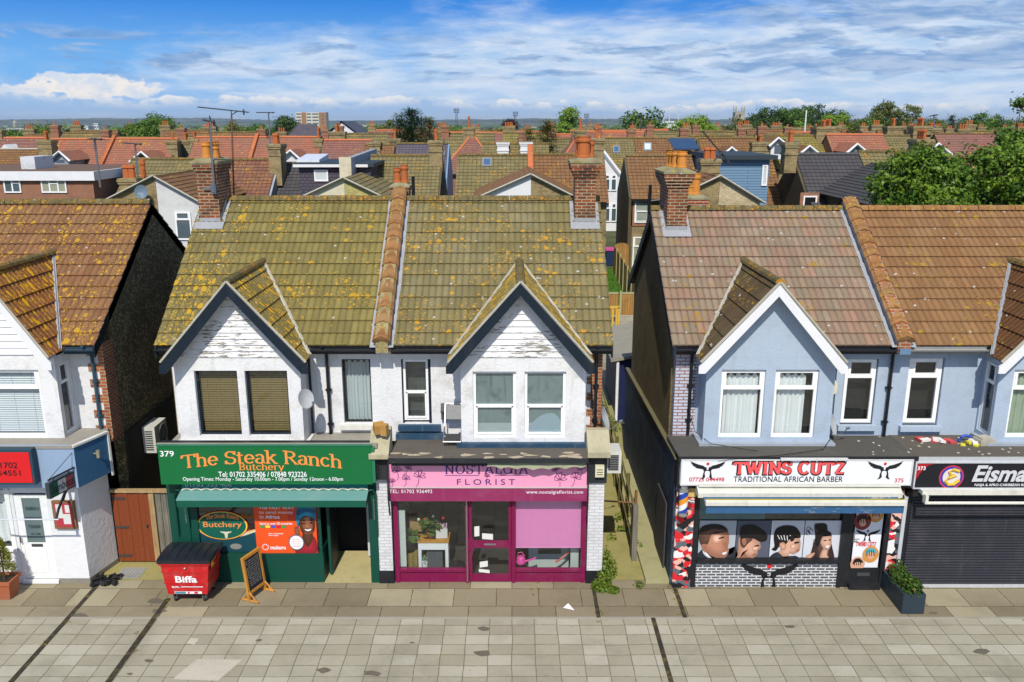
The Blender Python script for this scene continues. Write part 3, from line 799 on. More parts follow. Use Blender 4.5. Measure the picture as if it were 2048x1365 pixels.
def boards(root, xc, hw, z0, zg, zge, y, mat, bh=.135):
    mb = MB(); s_ = (zg-zge)/hw; n = int((zg-z0)/bh)+1
    for i in range(n):
        a, b = z0+i*bh, z0+(i+1)*bh-.004
        wa = (zg-.12-a)/s_; wb = (zg-.12-b)/s_
        wa = min(wa, hw-.1); wb = min(max(wb, .0), hw-.1)
        if wa <= .02: break
        mb.face([(xc-wa, y-.022, a), (xc+wa, y-.022, a), (xc+wb, y, b), (xc-wb, y, b)])
        mb.face([(xc-wa, y-.022, a), (xc+wa, y-.022, a), (xc+wa, y+.01, a), (xc-wa, y+.01, a)])
    mb.build('gable_boards', mat, root)
def bay(root, bl, br, wins, wallm, sillm, z0=3.22, z1=5.14, yb=17.42, sides=((), ())):
    mb = MB(); mb.wall(front(yb), bl, br, z0, z1, wins, .13)
    mb.wall(leftw(bl), yb, 18.06, z0, z1, sides[0], .1); mb.wall(rightw(br), yb, 18.06, z0, z1, sides[1], .1)
    w_ = mb.build('bay', wallm, root)
    mb = MB(); mb.box(bl-.1, br+.1, yb-.12, 18.0, z0-.11, z0); mb.box(bl-.04, br+.04, yb-.05, 18.0, z0-.2, z0-.112); mb.build('bay_sill', sillm, w_)
    return w_
def chimney(root, x0, x1, y0, y1, zb, zt, mat, pots, potm, cap=True, corb=3, name='chimney', flash=True, ph=.42, pr=.115):
    """pots: list of (x, y, height, radius)"""
    mb = MB(); mb.box(x0, x1, y0, y1, zb, zt-.1-.075*corb)
    for i in range(corb):
        e = .035*(i+1); mb.box(x0-e, x1+e, y0-e, y1+e, zt-.1-.075*(corb-i), zt-.1-.075*(corb-i-1)-.002)
    e = .035*corb+.02; mb.box(x0-e, x1+e, y0-e, y1+e, zt-.098, zt)
    c = mb.build(name, mat, root)
    mb = MB(); e += .02; cx, cy = (x0+x1)/2, (y0+y1)/2
    lo = [(x0-e, y0-e, zt+.001), (x1+e, y0-e, zt+.001), (x1+e, y1+e, zt+.001), (x0-e, y1+e, zt+.001)]
    md = [(a, b, zt+.05) for a, b, _ in lo]; hi = [(x0+.06, y0+.06, zt+.13), (x1-.06, y0+.06, zt+.13), (x1-.06, y1-.06, zt+.13), (x0+.06, y1-.06, zt+.13)]
    for A, B in ((lo, md), (md, hi)):
        for k in range(4): mb.face([A[k], A[(k+1) % 4], B[(k+1) % 4], B[k]])
    mb.face(hi); mb.build('chimney_cap', CAPM, c)
    for i, (px, py, h, r) in enumerate(pots):
        mb = MB(); z = zt+.1
        mb.lathe((px, py, z), [(r*1.08, 0), (r*1.08, .06), (r*.98, .08), (r*.9, h*.72), (r*1.1, h*.76), (r*1.12, h*.86), (r*.96, h*.9), (r*1.05, h), (r*.8, h), (r*.78, h-.15)])
        mb.build('chimney_pot', potm[i % len(potm)] if isinstance(potm, list) else potm, c, smooth=False)
    return c
def flashing(root, x0, x1, y0, zsl, S, mat=None):
    """lead dressing in front of a stack that stands on a slope"""
    mb = MB(); N = Vector((0, -S.z, S.y))
    for a, b, y_, ln in ((x0-.10, x1+.10, y0-.02, .20),):
        A = Vector((0, y_, zsl(y_)))+N*.055
        mb.face([X_*a+A-S*ln, X_*b+A-S*ln, X_*b+A+S*.03, X_*a+A+S*.03])
        mb.box(x0-.012, x1+.012, y0-.012, y0+.02, zsl(y0)-.1, zsl(y0)+.14)
    for sgn, x in ((-1, x0), (1, x1)):
        for k in range(4):
            y_ = y0+.18*k; A = Vector((x, y_, zsl(y_)))+N*.05; B = Vector((x, y_+.2, zsl(y_+.2)))+N*.05
            mb.face([A, A+X_*sgn*.10, B+X_*sgn*.10, B]); mb.face([A+X_*sgn*.012, B+X_*sgn*.012, B+X_*sgn*.012+Z_*.13, A+X_*sgn*.012+Z_*.13])
    return mb.build('flashing', mat or LEAD, root)
def gutter(root, x0, x1, mat, z=ZE-.06, y=YE-.05, brd=True):
    mb = MB(); n = 6
    P = [(y+.055*cos(pi+pi*k/n), z+.055*sin(pi+pi*k/n)) for k in range(n+1)]
    for k in range(n): mb.face([(x0, *P[k]), (x1, *P[k]), (x1, *P[k+1]), (x0, *P[k+1])])
    mb.tube([(x0, y-.055, z), (x1, y-.055, z)], .01, 4)
    if brd: mb.box(x0, x1, y+.07, y+.10, z-.12, z+.06)
    return mb.build('gutter', mat, root)
def pipe(root, x, z0, z1, y=17.97, mat=None, swan=True):
    mb = MB(); p = [(x, y, z0), (x, y, z1-.25)]
    if swan: p += [(x-.01, y-.05, z1-.15), (x-.03, YE-.03, z1-.02), (x-.03, YE-.05, z1+.03)]
    mb.tube(p, .036, 7)
    for k in range(int((z1-z0)/.8)): mb.tube([(x, y, z0+.3+k*.8), (x, y, z0+.36+k*.8)], .048, 7); mb.box(x-.07, x+.07, y, y+.08, z0+.31+k*.8, z0+.34+k*.8)
    return mb.build('downpipe', mat or BPLAST, root)
def parapet(root, x0, x1, zr, yr, wallm, cop, ze=ZE, up=.42, lead=True, roofS=None):
    mb = MB(); k = (zr-ze)/(yr-YE); xm = (x0+x1)/2
    f = lambda y: ze+(y-YE)*k if y < yr else zr-(y-yr)*k
    pts = [(17.62, ze-.12), (17.62, f(17.72)+up-.14), (yr, zr+up-.1), (2*yr-17.62, f(17.72)+up-.14), (2*yr-17.62, ze-.12)]
    fr = (Vector((0, 0, 0)), Y_, Z_, X_)
    mb.prism(fr, pts, x0+.04, x1-.04); p = mb.build('parapet', wallm, root)
    mb = MB(); S = Vector((0, 1, k)).normalized(); N = Vector((0, -S.z, S.y)); L = math.hypot(yr-17.58, (yr-17.58)*k); n = round(L/.42)
    for sgn in (1, -1):
        for i in range(n):
            def pt(t, x, h):
                v = Vector((x, 17.58, f(17.72)+up-.16+(17.58-17.72)*k))+S*t+N*h
                return v if sgn == 1 else Vector((v.x, 2*yr-v.y, v.z))
            a, b = L*i/n-.02, L*(i+1)/n+.03; j = random.random()*20; hh = .03+.015*random.random()
            A = [pt(a, x0-.02, hh-.02), pt(a+.03, x0+.05, hh+.045), pt(a+.07, xm, hh+.075), pt(a+.03, x1-.05, hh+.045), pt(a, x1+.02, hh-.02)]
            B = [pt(b, x0-.0, 0), pt(b, x0+.06, .045), pt(b, xm, .07), pt(b, x1-.06, .045), pt(b, x1, 0)]
            for q in range(4): mb.face([A[q], A[q+1], B[q+1], B[q]], [(j, q*.2), (j, q*.2+.2), (j+.7, q*.2+.2), (j+.7, q*.2)])
            C = [pt(a+.01, x0, -.06), pt(a+.04, xm, .0), pt(a+.01, x1, -.06)]
            mb.face([A[0], A[1], A[2], C[1], C[0]]); mb.face([A[2], A[3], A[4], C[2], C[1]])
    mb.build('coping', cop, p)
    if lead:
        for sgn, x in ((-1, x0+.04), (1, x1-.04)):
            nseg = 9; mb = MB()
            for i in range(nseg):
                a, b = L*i/nseg, L*(i+1)/nseg
                base = Vector((x, 17.66, f(17.72)-.06*k))+N*.055
                A, B = base+S*a, base+S*b; ex = random.uniform(.11, .14)
                mb.face([A, A+X_*sgn*ex, B+X_*sgn*ex, B]); mb.face([A+X_*sgn*.012, B+X_*sgn*.012, B+X_*sgn*.012+Z_*.17, A+X_*sgn*.012+Z_*.17])
            mb.build('flashing', LEAD, p)
    return p
def verge(root, x, zr, yr, mat, side, ze=ZE):
    """barge board and undercloak along an open gable end"""
    k = (zr-ze)/(yr-YE); fr = (Vector((0, 0, 0)), Y_, Z_, X_); mb = MB()
    for sgn in (1, -1):
        def q(y, z): return (y if sgn == 1 else 2*yr-y, z)
        mb.prism(fr, [q(YE-.03, ze-.03), q(yr, zr-.01), q(yr, zr-.27), q(YE-.03, ze-.25)], x-.02, x+.02)
    return mb.build('bargeboard', mat, root)
def sidewall(root, x, zr, yr, mat, z0=0, ze=ZE, name='side_wall', y0=18.055):
    k = (zr-ze)/(yr-YE); y1 = 2*yr-y0; fr = (Vector((0, 0, 0)), Y_, Z_, X_)
    zz = ze+(y0-YE)*k-.02
    mb = MB(); mb.prism(fr, [(y0, z0), (y0, zz), (yr, zr-.03), (y1, zz), (y1, z0)], x-.12, x+.12)
    return mb.build(name, mat, root)
def quoins(root, x, y, side, wallside, mat, z0=3.3, z1=5.2):
    mb = MB(); n = int((z1-z0)/.19)
    for i in range(n):
        wv = .42 if i % 2 else .26
        a, b = (x-wv, x) if side > 0 else (x, x+wv)
        mb.box(a, b, y-.012, y+.12, z0+i*.19, z0+(i+1)*.19-.001)
    return mb.build('quoin', mat, root)
# ================================================================== the five shop houses
def wz(px, py, Y): p = at(px, py, Y); return p.x, p.z
def LT(mb, Y, s, x0, y0, x1, y1, w=-.006, **k):
    ym, xm = (y0+y1)/2, (x0+x1)/2
    letters(mb, front(Y), s, wz(x0, ym, Y)[0], wz(x1, ym, Y)[0], wz(xm, y1, Y)[1], wz(xm, y0, Y)[1], w=w, **k)
def SR(mb, Y, s, x0, y0, x1, y1, w=-.006, **k):
    ym, xm = (y0+y1)/2, (x0+x1)/2
    serif(mb, front(Y), s, wz(x0, ym, Y)[0], wz(x1, ym, Y)[0], wz(xm, y1, Y)[1], wz(xm, y0, Y)[1], w=w, **k)
def RC(mb, Y, x0, y0, x1, y1, w=0):
    ym, xm = (y0+y1)/2, (x0+x1)/2
    return mb.quad(front(Y), wz(x0, ym, Y)[0], wz(x1, ym, Y)[0], wz(xm, y1, Y)[1], wz(xm, y0, Y)[1], w)
BLK_T = flat('sign_black', (.012, .012, .014)); WHT_T = flat('sign_white', (.82, .82, .82)); ORA_T = flat('sign_orange', (.80, .27, .06))
RED_T = flat('sign_red', (.62, .02, .025)); NAV_T = flat('sign_indigo', (.05, .012, .16)); YEL_T = flat('sign_yellow', (.85, .62, .05))

# ---------------------------------------------------------------- 379, the butcher's house
h = thing('shop_house', 'white rendered shop house with two brown blinds upstairs over the green butcher shop', 'house', (-5.1, 18, 0))
mb = MB(); mb.wall(front(18.05), -7.52, -2.8, 3.0, 5.32, [(-3.77, -3.13, 3.42, 4.92)], .14); mb.build('wall', W379, h); mb = MB(); mb.box(-4.55, -2.8, 18.02, 18.048, 5.02, 5.2)
mb.build('band', W379, h); mb = MB(); mb.box(-7.5, -2.8, 24.6, 24.75, 0, 5.4); mb.build('rear_wall', W379, h)
roof, S, N = roof_pair(h, -7.72, -2.78, 8.1, T379, RIDGE_O)
mb = MB(); slope(mb, (-7.72, YE, ZE), X_, S, 1.25, math.hypot(3.68, 2.8), planes=[])
for v in mb.V: v += N*.004
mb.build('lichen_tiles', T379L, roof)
gable(h, roof, -5.83, 1.50, 6.82, 5.12, N, TG, TG, RIDGE_O, NAVY, flashm=MORT)
boards(h, -5.83, 1.50, 5.14, 6.82, 5.12, 17.42, WBOARD)
bw = bay(h, -7.22, -4.53, [(-6.80, -5.88, 3.36, 4.84), (-5.72, -4.81, 3.36, 4.84)], W379, CREAM)
for a, b in ((-6.80, -5.88), (-5.72, -4.81)):
    window(h, front(17.43), a, b, 3.36, 4.84, 'plain', NAVY, .045, .09, ('blind', BLINDB, CORDW))
window(h, front(18.05), -3.77, -3.13, 3.42, 4.92, 'plain', BLK, .04, .1, ('net', NETG))
mb = MB(); mb.box(-3.86, -3.04, 17.93, 18.1, 3.30, 3.41); mb.build('sill', CREAM, h)
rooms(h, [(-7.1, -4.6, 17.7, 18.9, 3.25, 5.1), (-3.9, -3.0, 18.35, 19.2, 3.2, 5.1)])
gutter(h, -4.35, -2.95, BPLAST); gutter(h, -7.7, -7.3, BPLAST); pipe(h, -4.07, 3.1, 5.28)
mb = MB(); mb.tube([(-7.40, 17.95, 3.1), (-7.40, 17.95, 5.1), (-7.42, 17.7, 5.22)], .035, 7); mb.build('downpipe', BPLAST, h)
mb = MB(); mb.tube([(-4.46, 17.95, 3.2), (-4.46, 17.95, 5.05)], .03, 6); mb.build('downpipe', BPLAST, h)
sidewall(h, -7.42, 8.1, 21.4, PEB_BRN); verge(h, -7.69, 8.1, 21.4, NAVY, -1)
zs = lambda y: ZE+(y-YE)*2.8/3.68
chimney(h, -7.58, -7.08, 20.72, 21.68, 7.3, 9.02, BRK_CH, [(-7.34, 20.9+.21*i, .40, .105) for i in range(4)]+[(-7.2, 21.1, .3, .09)], POT_Y, corb=1)
flashing(h, -7.58, -7.08, 20.72, zs, S)
chimney(h, -3.25, -2.85, 23.4, 23.9, 6, 8.25, BRK_CH, [(-3.14, 23.65, .42, .10), (-2.94, 23.65, .50, .10)], POT_T, corb=1)
parapet(h, -2.97, -2.62, 8.1, 21.4, pebble('yellow_roughcast', (.30, .24, .10), (.42, .36, .18), 35), RIDGE_R)
# shop floor
y = YF
mb = MB(); mb.box(-7.5, -7.07, y, y+.35, 0, 2.62); mb.box(-3.14, -2.92, y, y+.4, 0, 2.6); mb.box(-7.07, -4.19, y+.02, y+.3, 0, .70); mb.box(-7.07, -2.92, y+.05, y+.3, 2.0, 2.62)
mb.box(-7.07, -6.9, y+.03, y+.25, .7, 2.0)
mb.box(-7.5, -7.44, y+.35, 25, 0, 3.1); mb.box(-7.5, -2.8, 18.0, 18.06, 2.6, 3.1)
mb.build('shopfront', GREEN, h)
mb = MB()   # stall riser return and door frame
mb.box(-4.26, -4.19, y+.3, 17.95, 0, .70); mb.box(-4.25, -4.20, y+.02, y+.07, .7, 2.0); mb.box(-4.24, -4.20, 17.9, 17.95, .7, 2.05)
mb.box(-4.19, -4.05, 17.9, 17.96, 0, 2.05); mb.box(-3.14, -3.08, y+.4, 17.95, 0, 2.1)
mb.build('door_frame', GREEN, h)
mb = MB(); mb.quad(front(y+.10), -6.92, -4.22, .70, 2.02); mb.face([(-4.22, y+.1, .7), (-4.22, 17.9, .7), (-4.22, 17.9, 2.02), (-4.22, y+.1, 2.02)])
win = mb.build('shop_window', GLS, h)
mb = MB(); mb.face([(-4.19, y-.02, .013), (-3.14, y-.02, .013), (-3.14, 18.3, .12), (-4.19, 18.3, .12)]); mb.build('step', paint('step_tile', (.42, .36, .17), .7, .4), h)
mb = MB(); mb.box(-4.12, -4.06, 17.3, 17.94, .08, 2.0); mb.m = 1; mb.box(-4.06, -4.05, 17.36, 17.9, .15, 1.92)
mb.build('door', [GREEN, BLK], h)
mb = MB(); mb.box(-3.36, -3.10, 18.0, 18.06, .15, 1.98); mb.build('door_panel', paint('door_white', (.55, .55, .56), .5, .3), h)
rooms(h, [(-7.0, -4.35, 17.42, 21, .02, 2.9), (-4.3, -3.0, 18.4, 21, .02, 2.9)])
mb = MB(); mb.face([(-7.5, 16.86, 3.17), (-2.85, 16.86, 3.17), (-2.85, 18.06, 3.20), (-7.5, 18.06, 3.20)]); mb.box(-7.5, -2.85, 16.8, 16.86, 3.32, 3.42)
mb.build('shop_roof', FELTL, h)
mb = MB(); mb.box(-7.5, -2.85, 16.87, 17.1, 2.62, 3.38); mb.build('fascia', BLK, h)
# vinyl on the glass
G_TEAL = flat('vinyl_teal', (.006, .055, .075)); G_GRN = flat('vinyl_green', (.006, .10, .065))
mb = MB(); Yv = y+.09
a, b = -6.92, -5.30
pts = [(a, .72), (b, .72)]; top = [(b-(b-a)*i/16, 1.16+.07*sin(i*.55+.4)) for i in range(17)]
mb.poly(front(Yv), pts+top); mb.build('window_vinyl', G_TEAL, win)
mb = MB()
for i in range(16):
    (xa, za), (xb, zb) = top[i], top[i+1]; t = .06
    mb.m = 0; mb.face([(xa, Yv-.004, za), (xb, Yv-.004, zb), (xb, Yv-.004, zb+t), (xa, Yv-.004, za+t)])
    mb.m = 1; mb.face([(xa, Yv-.006, za+t), (xb, Yv-.006, zb+t), (xb, Yv-.006, zb+t+.075*(i/16)), (xa, Yv-.006, za+t+.075*(i/16))])
mb.build('window_stripe', [flat('vinyl_cream', (.62, .55, .36)), ORA_T], win)
mb = MB(); c = wz(445, 1051, Yv); s_ = .01094
for m_, k, w_ in ((0, 1.0, -.010), (1, .965, -.014), (2, .92, -.018)):
    mb.m = m_; mb.disc(front(Yv), c[0], c[1], 52*s_*k, .345*k, w_, 36)
mb.m = 3; LT(mb, Yv, 'Butchery', 407, 1043, 484, 1057, -.022, bold=.01)
SR(mb, Yv, 'The Steak Ranch', 412, 1031, 478, 1039, -.022, thick=.2, thin=.1, warp=lambda x, yy: (x, yy+.5-2.0*(x-.5)**2))
mb.m = 4   # ox skull
sk_ = [(0, -.13), (-.03, -.10), (-.035, -.02), (-.06, 0), (-.11, .015), (-.13, .05), (-.09, .035), (-.04, .04), (0, .03)]
pp = [(c[0]+.07+u, c[1]-.18+v) for u, v in sk_]+[(c[0]+.07-u, c[1]-.18+v) for u, v in sk_[::-1][1:-1]]
mb.poly(front(Yv), pp, -.022)
mb.build('window_sign', [RED_T, YEL_T, G_GRN, ORA_T, flat('vinyl_bone', (.62, .58, .42))], win)
for px, py, r in ((472, 1093, .13), (414, 1090, .10)): mb = MB(); mb.disc(front(Yv), *wz(px, py, Yv), r, .07, -.008); mb.build('porthole', flat('porthole_grey', (.22, .22, .2)), win)
mb = MB(); LT(mb, Yv, 'Steak', 480, 1028, 512, 1037, -.004, bold=.015, shear=.3); LT(mb, Yv, 'Ranch', 480, 1056, 516, 1066, -.003, bold=.015, shear=.3); mb.build('window_lettering', flat('vinyl_orange_dim', (.36, .11, .01)), win)

# fascia sign
def sign_box(name, label, x0, x1, Y, z0, z1, mats, depth=.12, edge=None):
    t = thing(name, label, 'sign', ((x0+x1)/2, Y+depth, z0))
    mb = MB(); mb.box(x0, x1, Y, Y+depth, z0, z1); p = mb.build('panel', mats, t)
    if edge:
        mb = MB(); mb.box(x0-.03, x1+.03, Y-.012, Y+depth, z1, z1+.03); mb.box(x0-.03, x1+.03, Y-.012, Y+depth, z0-.03, z0); mb.box(x0-.03, x0, Y-.012, Y+depth, z0, z1); mb.box(x1, x1+.03, Y-.012, Y+depth, z0, z1)
        mb.build('sign_frame', edge, t)
    return t
SGREEN = paint('sign_green', (.006, .135, .035), .4, .12, (.02, .2, .1), .05)
Y = 16.74
t = sign_box('fascia_sign', 'long green butcher fascia sign with orange arched name and opening times', -7.46, -2.97, Y, 2.52, 3.39, SGREEN)
mb = MB(); mb.box(-2.97, -2.90, Y+.02, Y+.16, 2.55, 3.36); mb.box(-7.49, -2.95, Y-.015, Y+.1, 3.39, 3.41); mb.build('sign_end', paint('faded_green', (.02, .17, .09), .5, .2), t)
mb = MB(); arch = lambda x, v: (x, v-.40*(2*x-1)**2)
SR(mb, Y, 'The Steak Ranch', 363, 901.5, 683, 926.5, thick=.15, thin=.085, warp=arch, sp=.05)
mb.build('orange_lettering', ORA_T, t); mb = MB(); SR(mb, Y, 'Butchery', 478, 927.5, 568, 940, thick=.15, thin=.085, ser=.1)
mb.build('orange_lettering', ORA_T, t)
mb = MB(); LT(mb, Y, '379', 320, 902, 348, 913.5, bold=.012); LT(mb, Y, 'Tel: 01702 335406 / 07848 923226', 437, 943.5, 613.5, 954, bold=.010)
LT(mb, Y, 'Opening Times: Monday - Saturday 10.00am - 7.00pm / Sunday 12noon - 6.00pm', 366, 954.5, 686, 964, bold=.006)
mb.build('white_lettering', WHT_T, t)
for px in (448, 593): X = wz(px, 935, Y)[0]; mb = MB(); mb.box(X-.004, X+.004, Y-.003, Y, 2.53, 3.38); mb.build('joint', paint('faded_green', (.02, .17, .09)), t)
# awning of the butcher
AWG = paint('awning_green', (.004, .085, .05), .45, .25, (.03, .12, .1), .1); AWT = paint('awning_teal', (.12, .28, .25), .45, .35, (.25, .33, .3), .1)
t = thing('awning', 'green roller awning cassette with scalloped white edge below the green butcher sign', 'awning', (-5.2, 16.8, 2.07))
fr = (Vector((0, 0, 0)), Y_, Z_, X_)
mb = MB(); mb.prism(fr, [(16.60, 2.06), (16.60, 2.21), (16.98, 2.33), (16.98, 2.06)], -7.12, -3.1); mb.m = 1
mb.face([(-7.13, 16.595, 2.212), (-3.09, 16.595, 2.212), (-3.09, 16.98, 2.335), (-7.13, 16.98, 2.335)])
mb.build('cassette', [AWG, AWT], t)
mb = MB(); n = 76
zt, zb = 2.55, 2.31
mb.quad(front(16.9), -7.1, -3.1, zb, zt); vl = mb.build('valance', paint('teal_fabric', (.015, .17, .16), .8, .4, (.04, .22, .2)), t)
mb = MB()
for i in range(n):
    xa, xb = -7.1+4*i/n, -7.1+4*(i+1)/n; f = lambda x: zb+.01+.035*abs(sin((x+7.1)*pi/.21))
    mb.face([(xa, 16.888, f(xa)-.01), (xb, 16.888, f(xb)-.01), (xb, 16.888, f(xb)+.022), (xa, 16.888, f(xa)+.022)])
mb.build('scalloped_trim', flat('trim_cream', (.68, .64, .5)), vl)
mb = MB(); letters(mb, front(16.885), '01702 335 406', -7.02, -6.02, 2.41, 2.51); mb.build('lettering', flat('faded_white', (.5, .55, .53)), vl)
mb = MB()
for a, b in ((-7.32, -7.15), (-2.95, -3.08)): mb = MB(); mb.tube([(a, 17.0, 1.2), (a, 16.97, 2.2), ((a+b)/2, 16.93, 2.32), (b, 16.9, 2.3)], .025, 6); mb.build('arm', GREEN, t)
mb = MB()
for X, z in ((-7.08, 1.55), (-2.99, 1.62)):
    for i in range(10): mb.tube([(X+.01*(i % 2), 16.9, z+i*.05), (X-.01*(i % 2), 16.9, z+i*.05+.045)], .012, 4)
mb.build('chain', plain('steel', (.35, .36, .36), .35, .8), t)

# money poster (stands behind the glass)
Yp = y+.075
t = thing('poster', 'orange money transfer poster with a smiling woman in a blue headwrap in the butcher window', 'poster', (-4.9, Yp, .7))
mb = MB(); RC(mb, Yp, 510.5, 1008, 633, 1109); mb.m = 1; RC(mb, Yp, 575, 1008, 633, 1040, -.004)
pn = mb.build('panel', [flat('poster_orange', (.78, .085, .012)), flat('poster_red', (.62, .05, .02))], t)
def Q(mb, Yq, pts, w=-.008, sm=3): fan(mb, front(Yq), smooth_poly([wz(300+a*.2637, 870+b*.2637, Yq) for a, b in pts], sm), w)
mb = MB(); mb.m = 0; Q(mb, Yp, [(1108, 905), (1128, 800), (1170, 770), (1220, 770), (1258, 790), (1262, 905)])
mb.m = 1; Q(mb, Yp, [(1165, 740), (1225, 735), (1235, 790), (1195, 850), (1160, 780)], -.012)
mb.m = 4; Q(mb, Yp, [(1098, 700), (1122, 700), (1135, 740), (1128, 770), (1100, 745)], -.012)
mb.m = 2; Q(mb, Yp, [(1112, 560), (1150, 543), (1235, 543), (1256, 570), (1258, 640), (1235, 640), (1180, 612), (1140, 640), (1122, 700), (1108, 640)], -.016)
mb.m = 4; Q(mb, Yp, [(1138, 650), (1165, 622), (1215, 618), (1246, 640), (1250, 690), (1238, 735), (1205, 755), (1165, 748), (1140, 710)], -.020)
mb.m = 1; Q(mb, Yp, [(1138, 650), (1150, 640), (1160, 690), (1172, 745), (1145, 720)], -.023); Q(mb, Yp, [(1215, 630), (1246, 640), (1250, 700), (1235, 738), (1235, 690)], -.023)
mb.m = 5; Q(mb, Yp, [(1155, 668), (1170, 664), (1182, 670), (1168, 675)], -.026); Q(mb, Yp, [(1210, 664), (1224, 660), (1236, 666), (1222, 671)], -.026); Q(mb, Yp, [(1150, 652), (1170, 646), (1186, 654), (1170, 652)], -.026); Q(mb, Yp, [(1208, 650), (1226, 643), (1240, 652), (1225, 649)], -.026)
mb.m = 5; Q(mb, Yp, [(1168, 706), (1200, 712), (1232, 703), (1222, 728), (1198, 736), (1178, 727)], -.026); mb.m = 3; Q(mb, Yp, [(1174, 710), (1200, 715), (1227, 707), (1217, 722), (1198, 727), (1182, 720)], -.029)
mb.m = 6; Q(mb, Yp, [(1190, 670), (1202, 690), (1212, 694), (1198, 700), (1186, 694)], -.026); Q(mb, Yp, [(1170, 625), (1210, 622), (1215, 640), (1180, 645)], -.026)
mb.m = 7; Q(mb, Yp, [(1114, 575), (1160, 560), (1240, 566), (1250, 590), (1180, 585), (1120, 610)], -.019)
mb.build('portrait', [soft('red_dress', (.36, .02, .03)), soft('skin_deep', (.10, .035, .018)), soft('wrap_blue', (.02, .26, .40)), WHT_T, soft('skin_warm', (.26, .095, .045)), soft('skin_dark', (.03, .01, .008)), soft('skin_light', (.42, .17, .09)), soft('wrap_navy', (.012, .10, .2))], pn)
mb = MB(); TZ = lambda s, a, b, c, d, **k: LT(mb, Yp, s, 300+a*.2637, 870+b*.2637, 300+c*.2637, 870+d*.2637, -.012, **k)
TZ('The FAST WAY', 827, 538, 1098, 563, bold=.01); TZ('to send money', 827, 574, 1085, 604); TZ('to', 830, 610, 862, 634); TZ('Africa', 875, 608, 985, 634, bold=.02); TZ('Send to over 20 countries', 833, 662, 1080, 681, bold=.015)
TZ('mukuru', 915, 838, 1030, 868, bold=.03); TZ('Scan to download', 900, 742, 1010, 753, bold=.02); TZ('the app', 900, 757, 975, 768, bold=.02)
cx, cz = wz(300+877*.2637, 870+850*.2637, Yp)
for k in range(11):
    a = 2*pi*k/11; mb.poly(front(Yp), [(cx+.062*cos(a-.2), cz+.062*sin(a-.2)), (cx+.09*cos(a), cz+.09*sin(a)), (cx+.062*cos(a+.2), cz+.062*sin(a+.2)), (cx+.048*cos(a), cz+.048*sin(a))], -.012)
cx, cz = wz(300+1113*.2637, 870+812*.2637, Yp); mb.disc(front(Yp), cx, cz, .15, .165, -.033)
mb.build('lettering', WHT_T, pn)
mb = MB(); mb.disc(front(Yp), cx, cz, .175, .19, -.031); mb.m = 1
for i, s in enumerate(('Pay zero', 'fees on your', 'first money', 'transfer*')): letters(mb, front(Yp), s, cx-.1+.02*(i % 2 == 0), cx+.1-.02*(i % 2 == 0), cz+.06-i*.055, cz+.095-i*.055, -.036)
mb.m = 2
for i, cc in enumerate(range(5)): RC(mb, Yp, 300+(836+i*41)*.2637, 870+685*.2637, 300+(870+i*41)*.2637, 870+704*.2637, -.012); mb.m = 2+(i+1) % 4
mb.build('badge', [flat('badge_ring', (.12, .13, .16)), RED_T, flat('flag_green', (.05, .3, .08)), YEL_T, flat('flag_blue', (.05, .1, .5)), RED_T], pn)

# ---------------------------------------------------------------- 377, the florist's house
h = thing('shop_house', 'white rendered shop house with white sash windows upstairs over the pink florist shop', 'house', (-.4, 18, 0))
mb = MB(); mb.wall(front(18.05), -2.8, 1.62, 3.0, 5.32, [(-2.45, -1.80, 3.42, 4.92)], .14); mb.build('wall', W379, h); mb = MB(); mb.box(-2.8, -1.1, 18.02, 18.048, 5.02, 5.2); mb.build('band', W379, h); mb = MB(); mb.box(-2.8, 1.9, 24.6, 24.75, 0, 5.4); mb.build('rear_wall', W379, h)
roof, S, N = roof_pair(h, -2.78, 2.19, 8.1, T377, RIDGE_O)
gable(h, roof, .175, 1.50, 6.82, 5.12, N, TG, TG, RIDGE_O, NAVY, flashm=MORT)
boards(h, .175, 1.50, 5.14, 6.82, 5.12, 17.42, WBOARD)
bay(h, -1.10, 1.58, [(-.84, .085, 3.32, 4.82), (.27, 1.16, 3.32, 4.82)], W379, paint('navy_sill', (.02, .06, .11), .6, .5, (.2, .22, .22)))
FROST = paint('frosted_glass', (.19, .24, .235), .18, .95, (.05, .08, .085), .1, 10, spec=.6, ds=3)  # blotches and streaks in the colour imitate varied reflections
for a, b in ((-.84, .085), (.27, 1.16)):
    f = window(h, front(17.43), a, b, 3.32, 4.82, 'sash', WPVC, .06, .06)
    mb = MB(); mb.quad(front(17.43), a+.06, b-.06, 3.38, 4.76, .105); mb.m = 1; mb.quad(front(17.43), a+.1, b-.1, 3.42, 3.62, .103)
    mb.build('frosting', [FROST, flat('frost_pale', (.36, .40, .40))], f)
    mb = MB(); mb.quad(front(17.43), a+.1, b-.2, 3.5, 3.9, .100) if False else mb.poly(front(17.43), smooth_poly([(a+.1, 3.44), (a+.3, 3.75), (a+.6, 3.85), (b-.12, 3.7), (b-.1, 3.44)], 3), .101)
    mb.build('reflection_card', flat('painted_car_reflection', (.30, .38, .42)), f) if a > 0 else None  # pale shape painted behind the right sash pane as a reflection
window(h, front(18.05), -2.42, -1.86, 3.48, 4.90, 'sash', WPVC, .055, .05)
mb = MB(); mb.box(-2.45, -2.42, 18.06, 18.16, 3.42, 4.92); mb.box(-1.86, -1.80, 18.06, 18.16, 3.42, 4.92); mb.build('reveal', NAVY, h)
mb = MB(); mb.quad(front(18.05), -2.4, -1.9, 3.5, 4.85, .3); mb.build('room_card', paint('dim_room', (.06, .07, .07), .5, .6, (.2, .22, .2)), h)
mb = MB(); mb.box(-2.55, -1.60, 17.92, 18.1, 3.28, 3.40); mb.box(-2.6, -1.5, 17.86, 18.1, 3.10, 3.22); mb.build('sill', paint('navy_sill', (.02, .06, .11)), h)
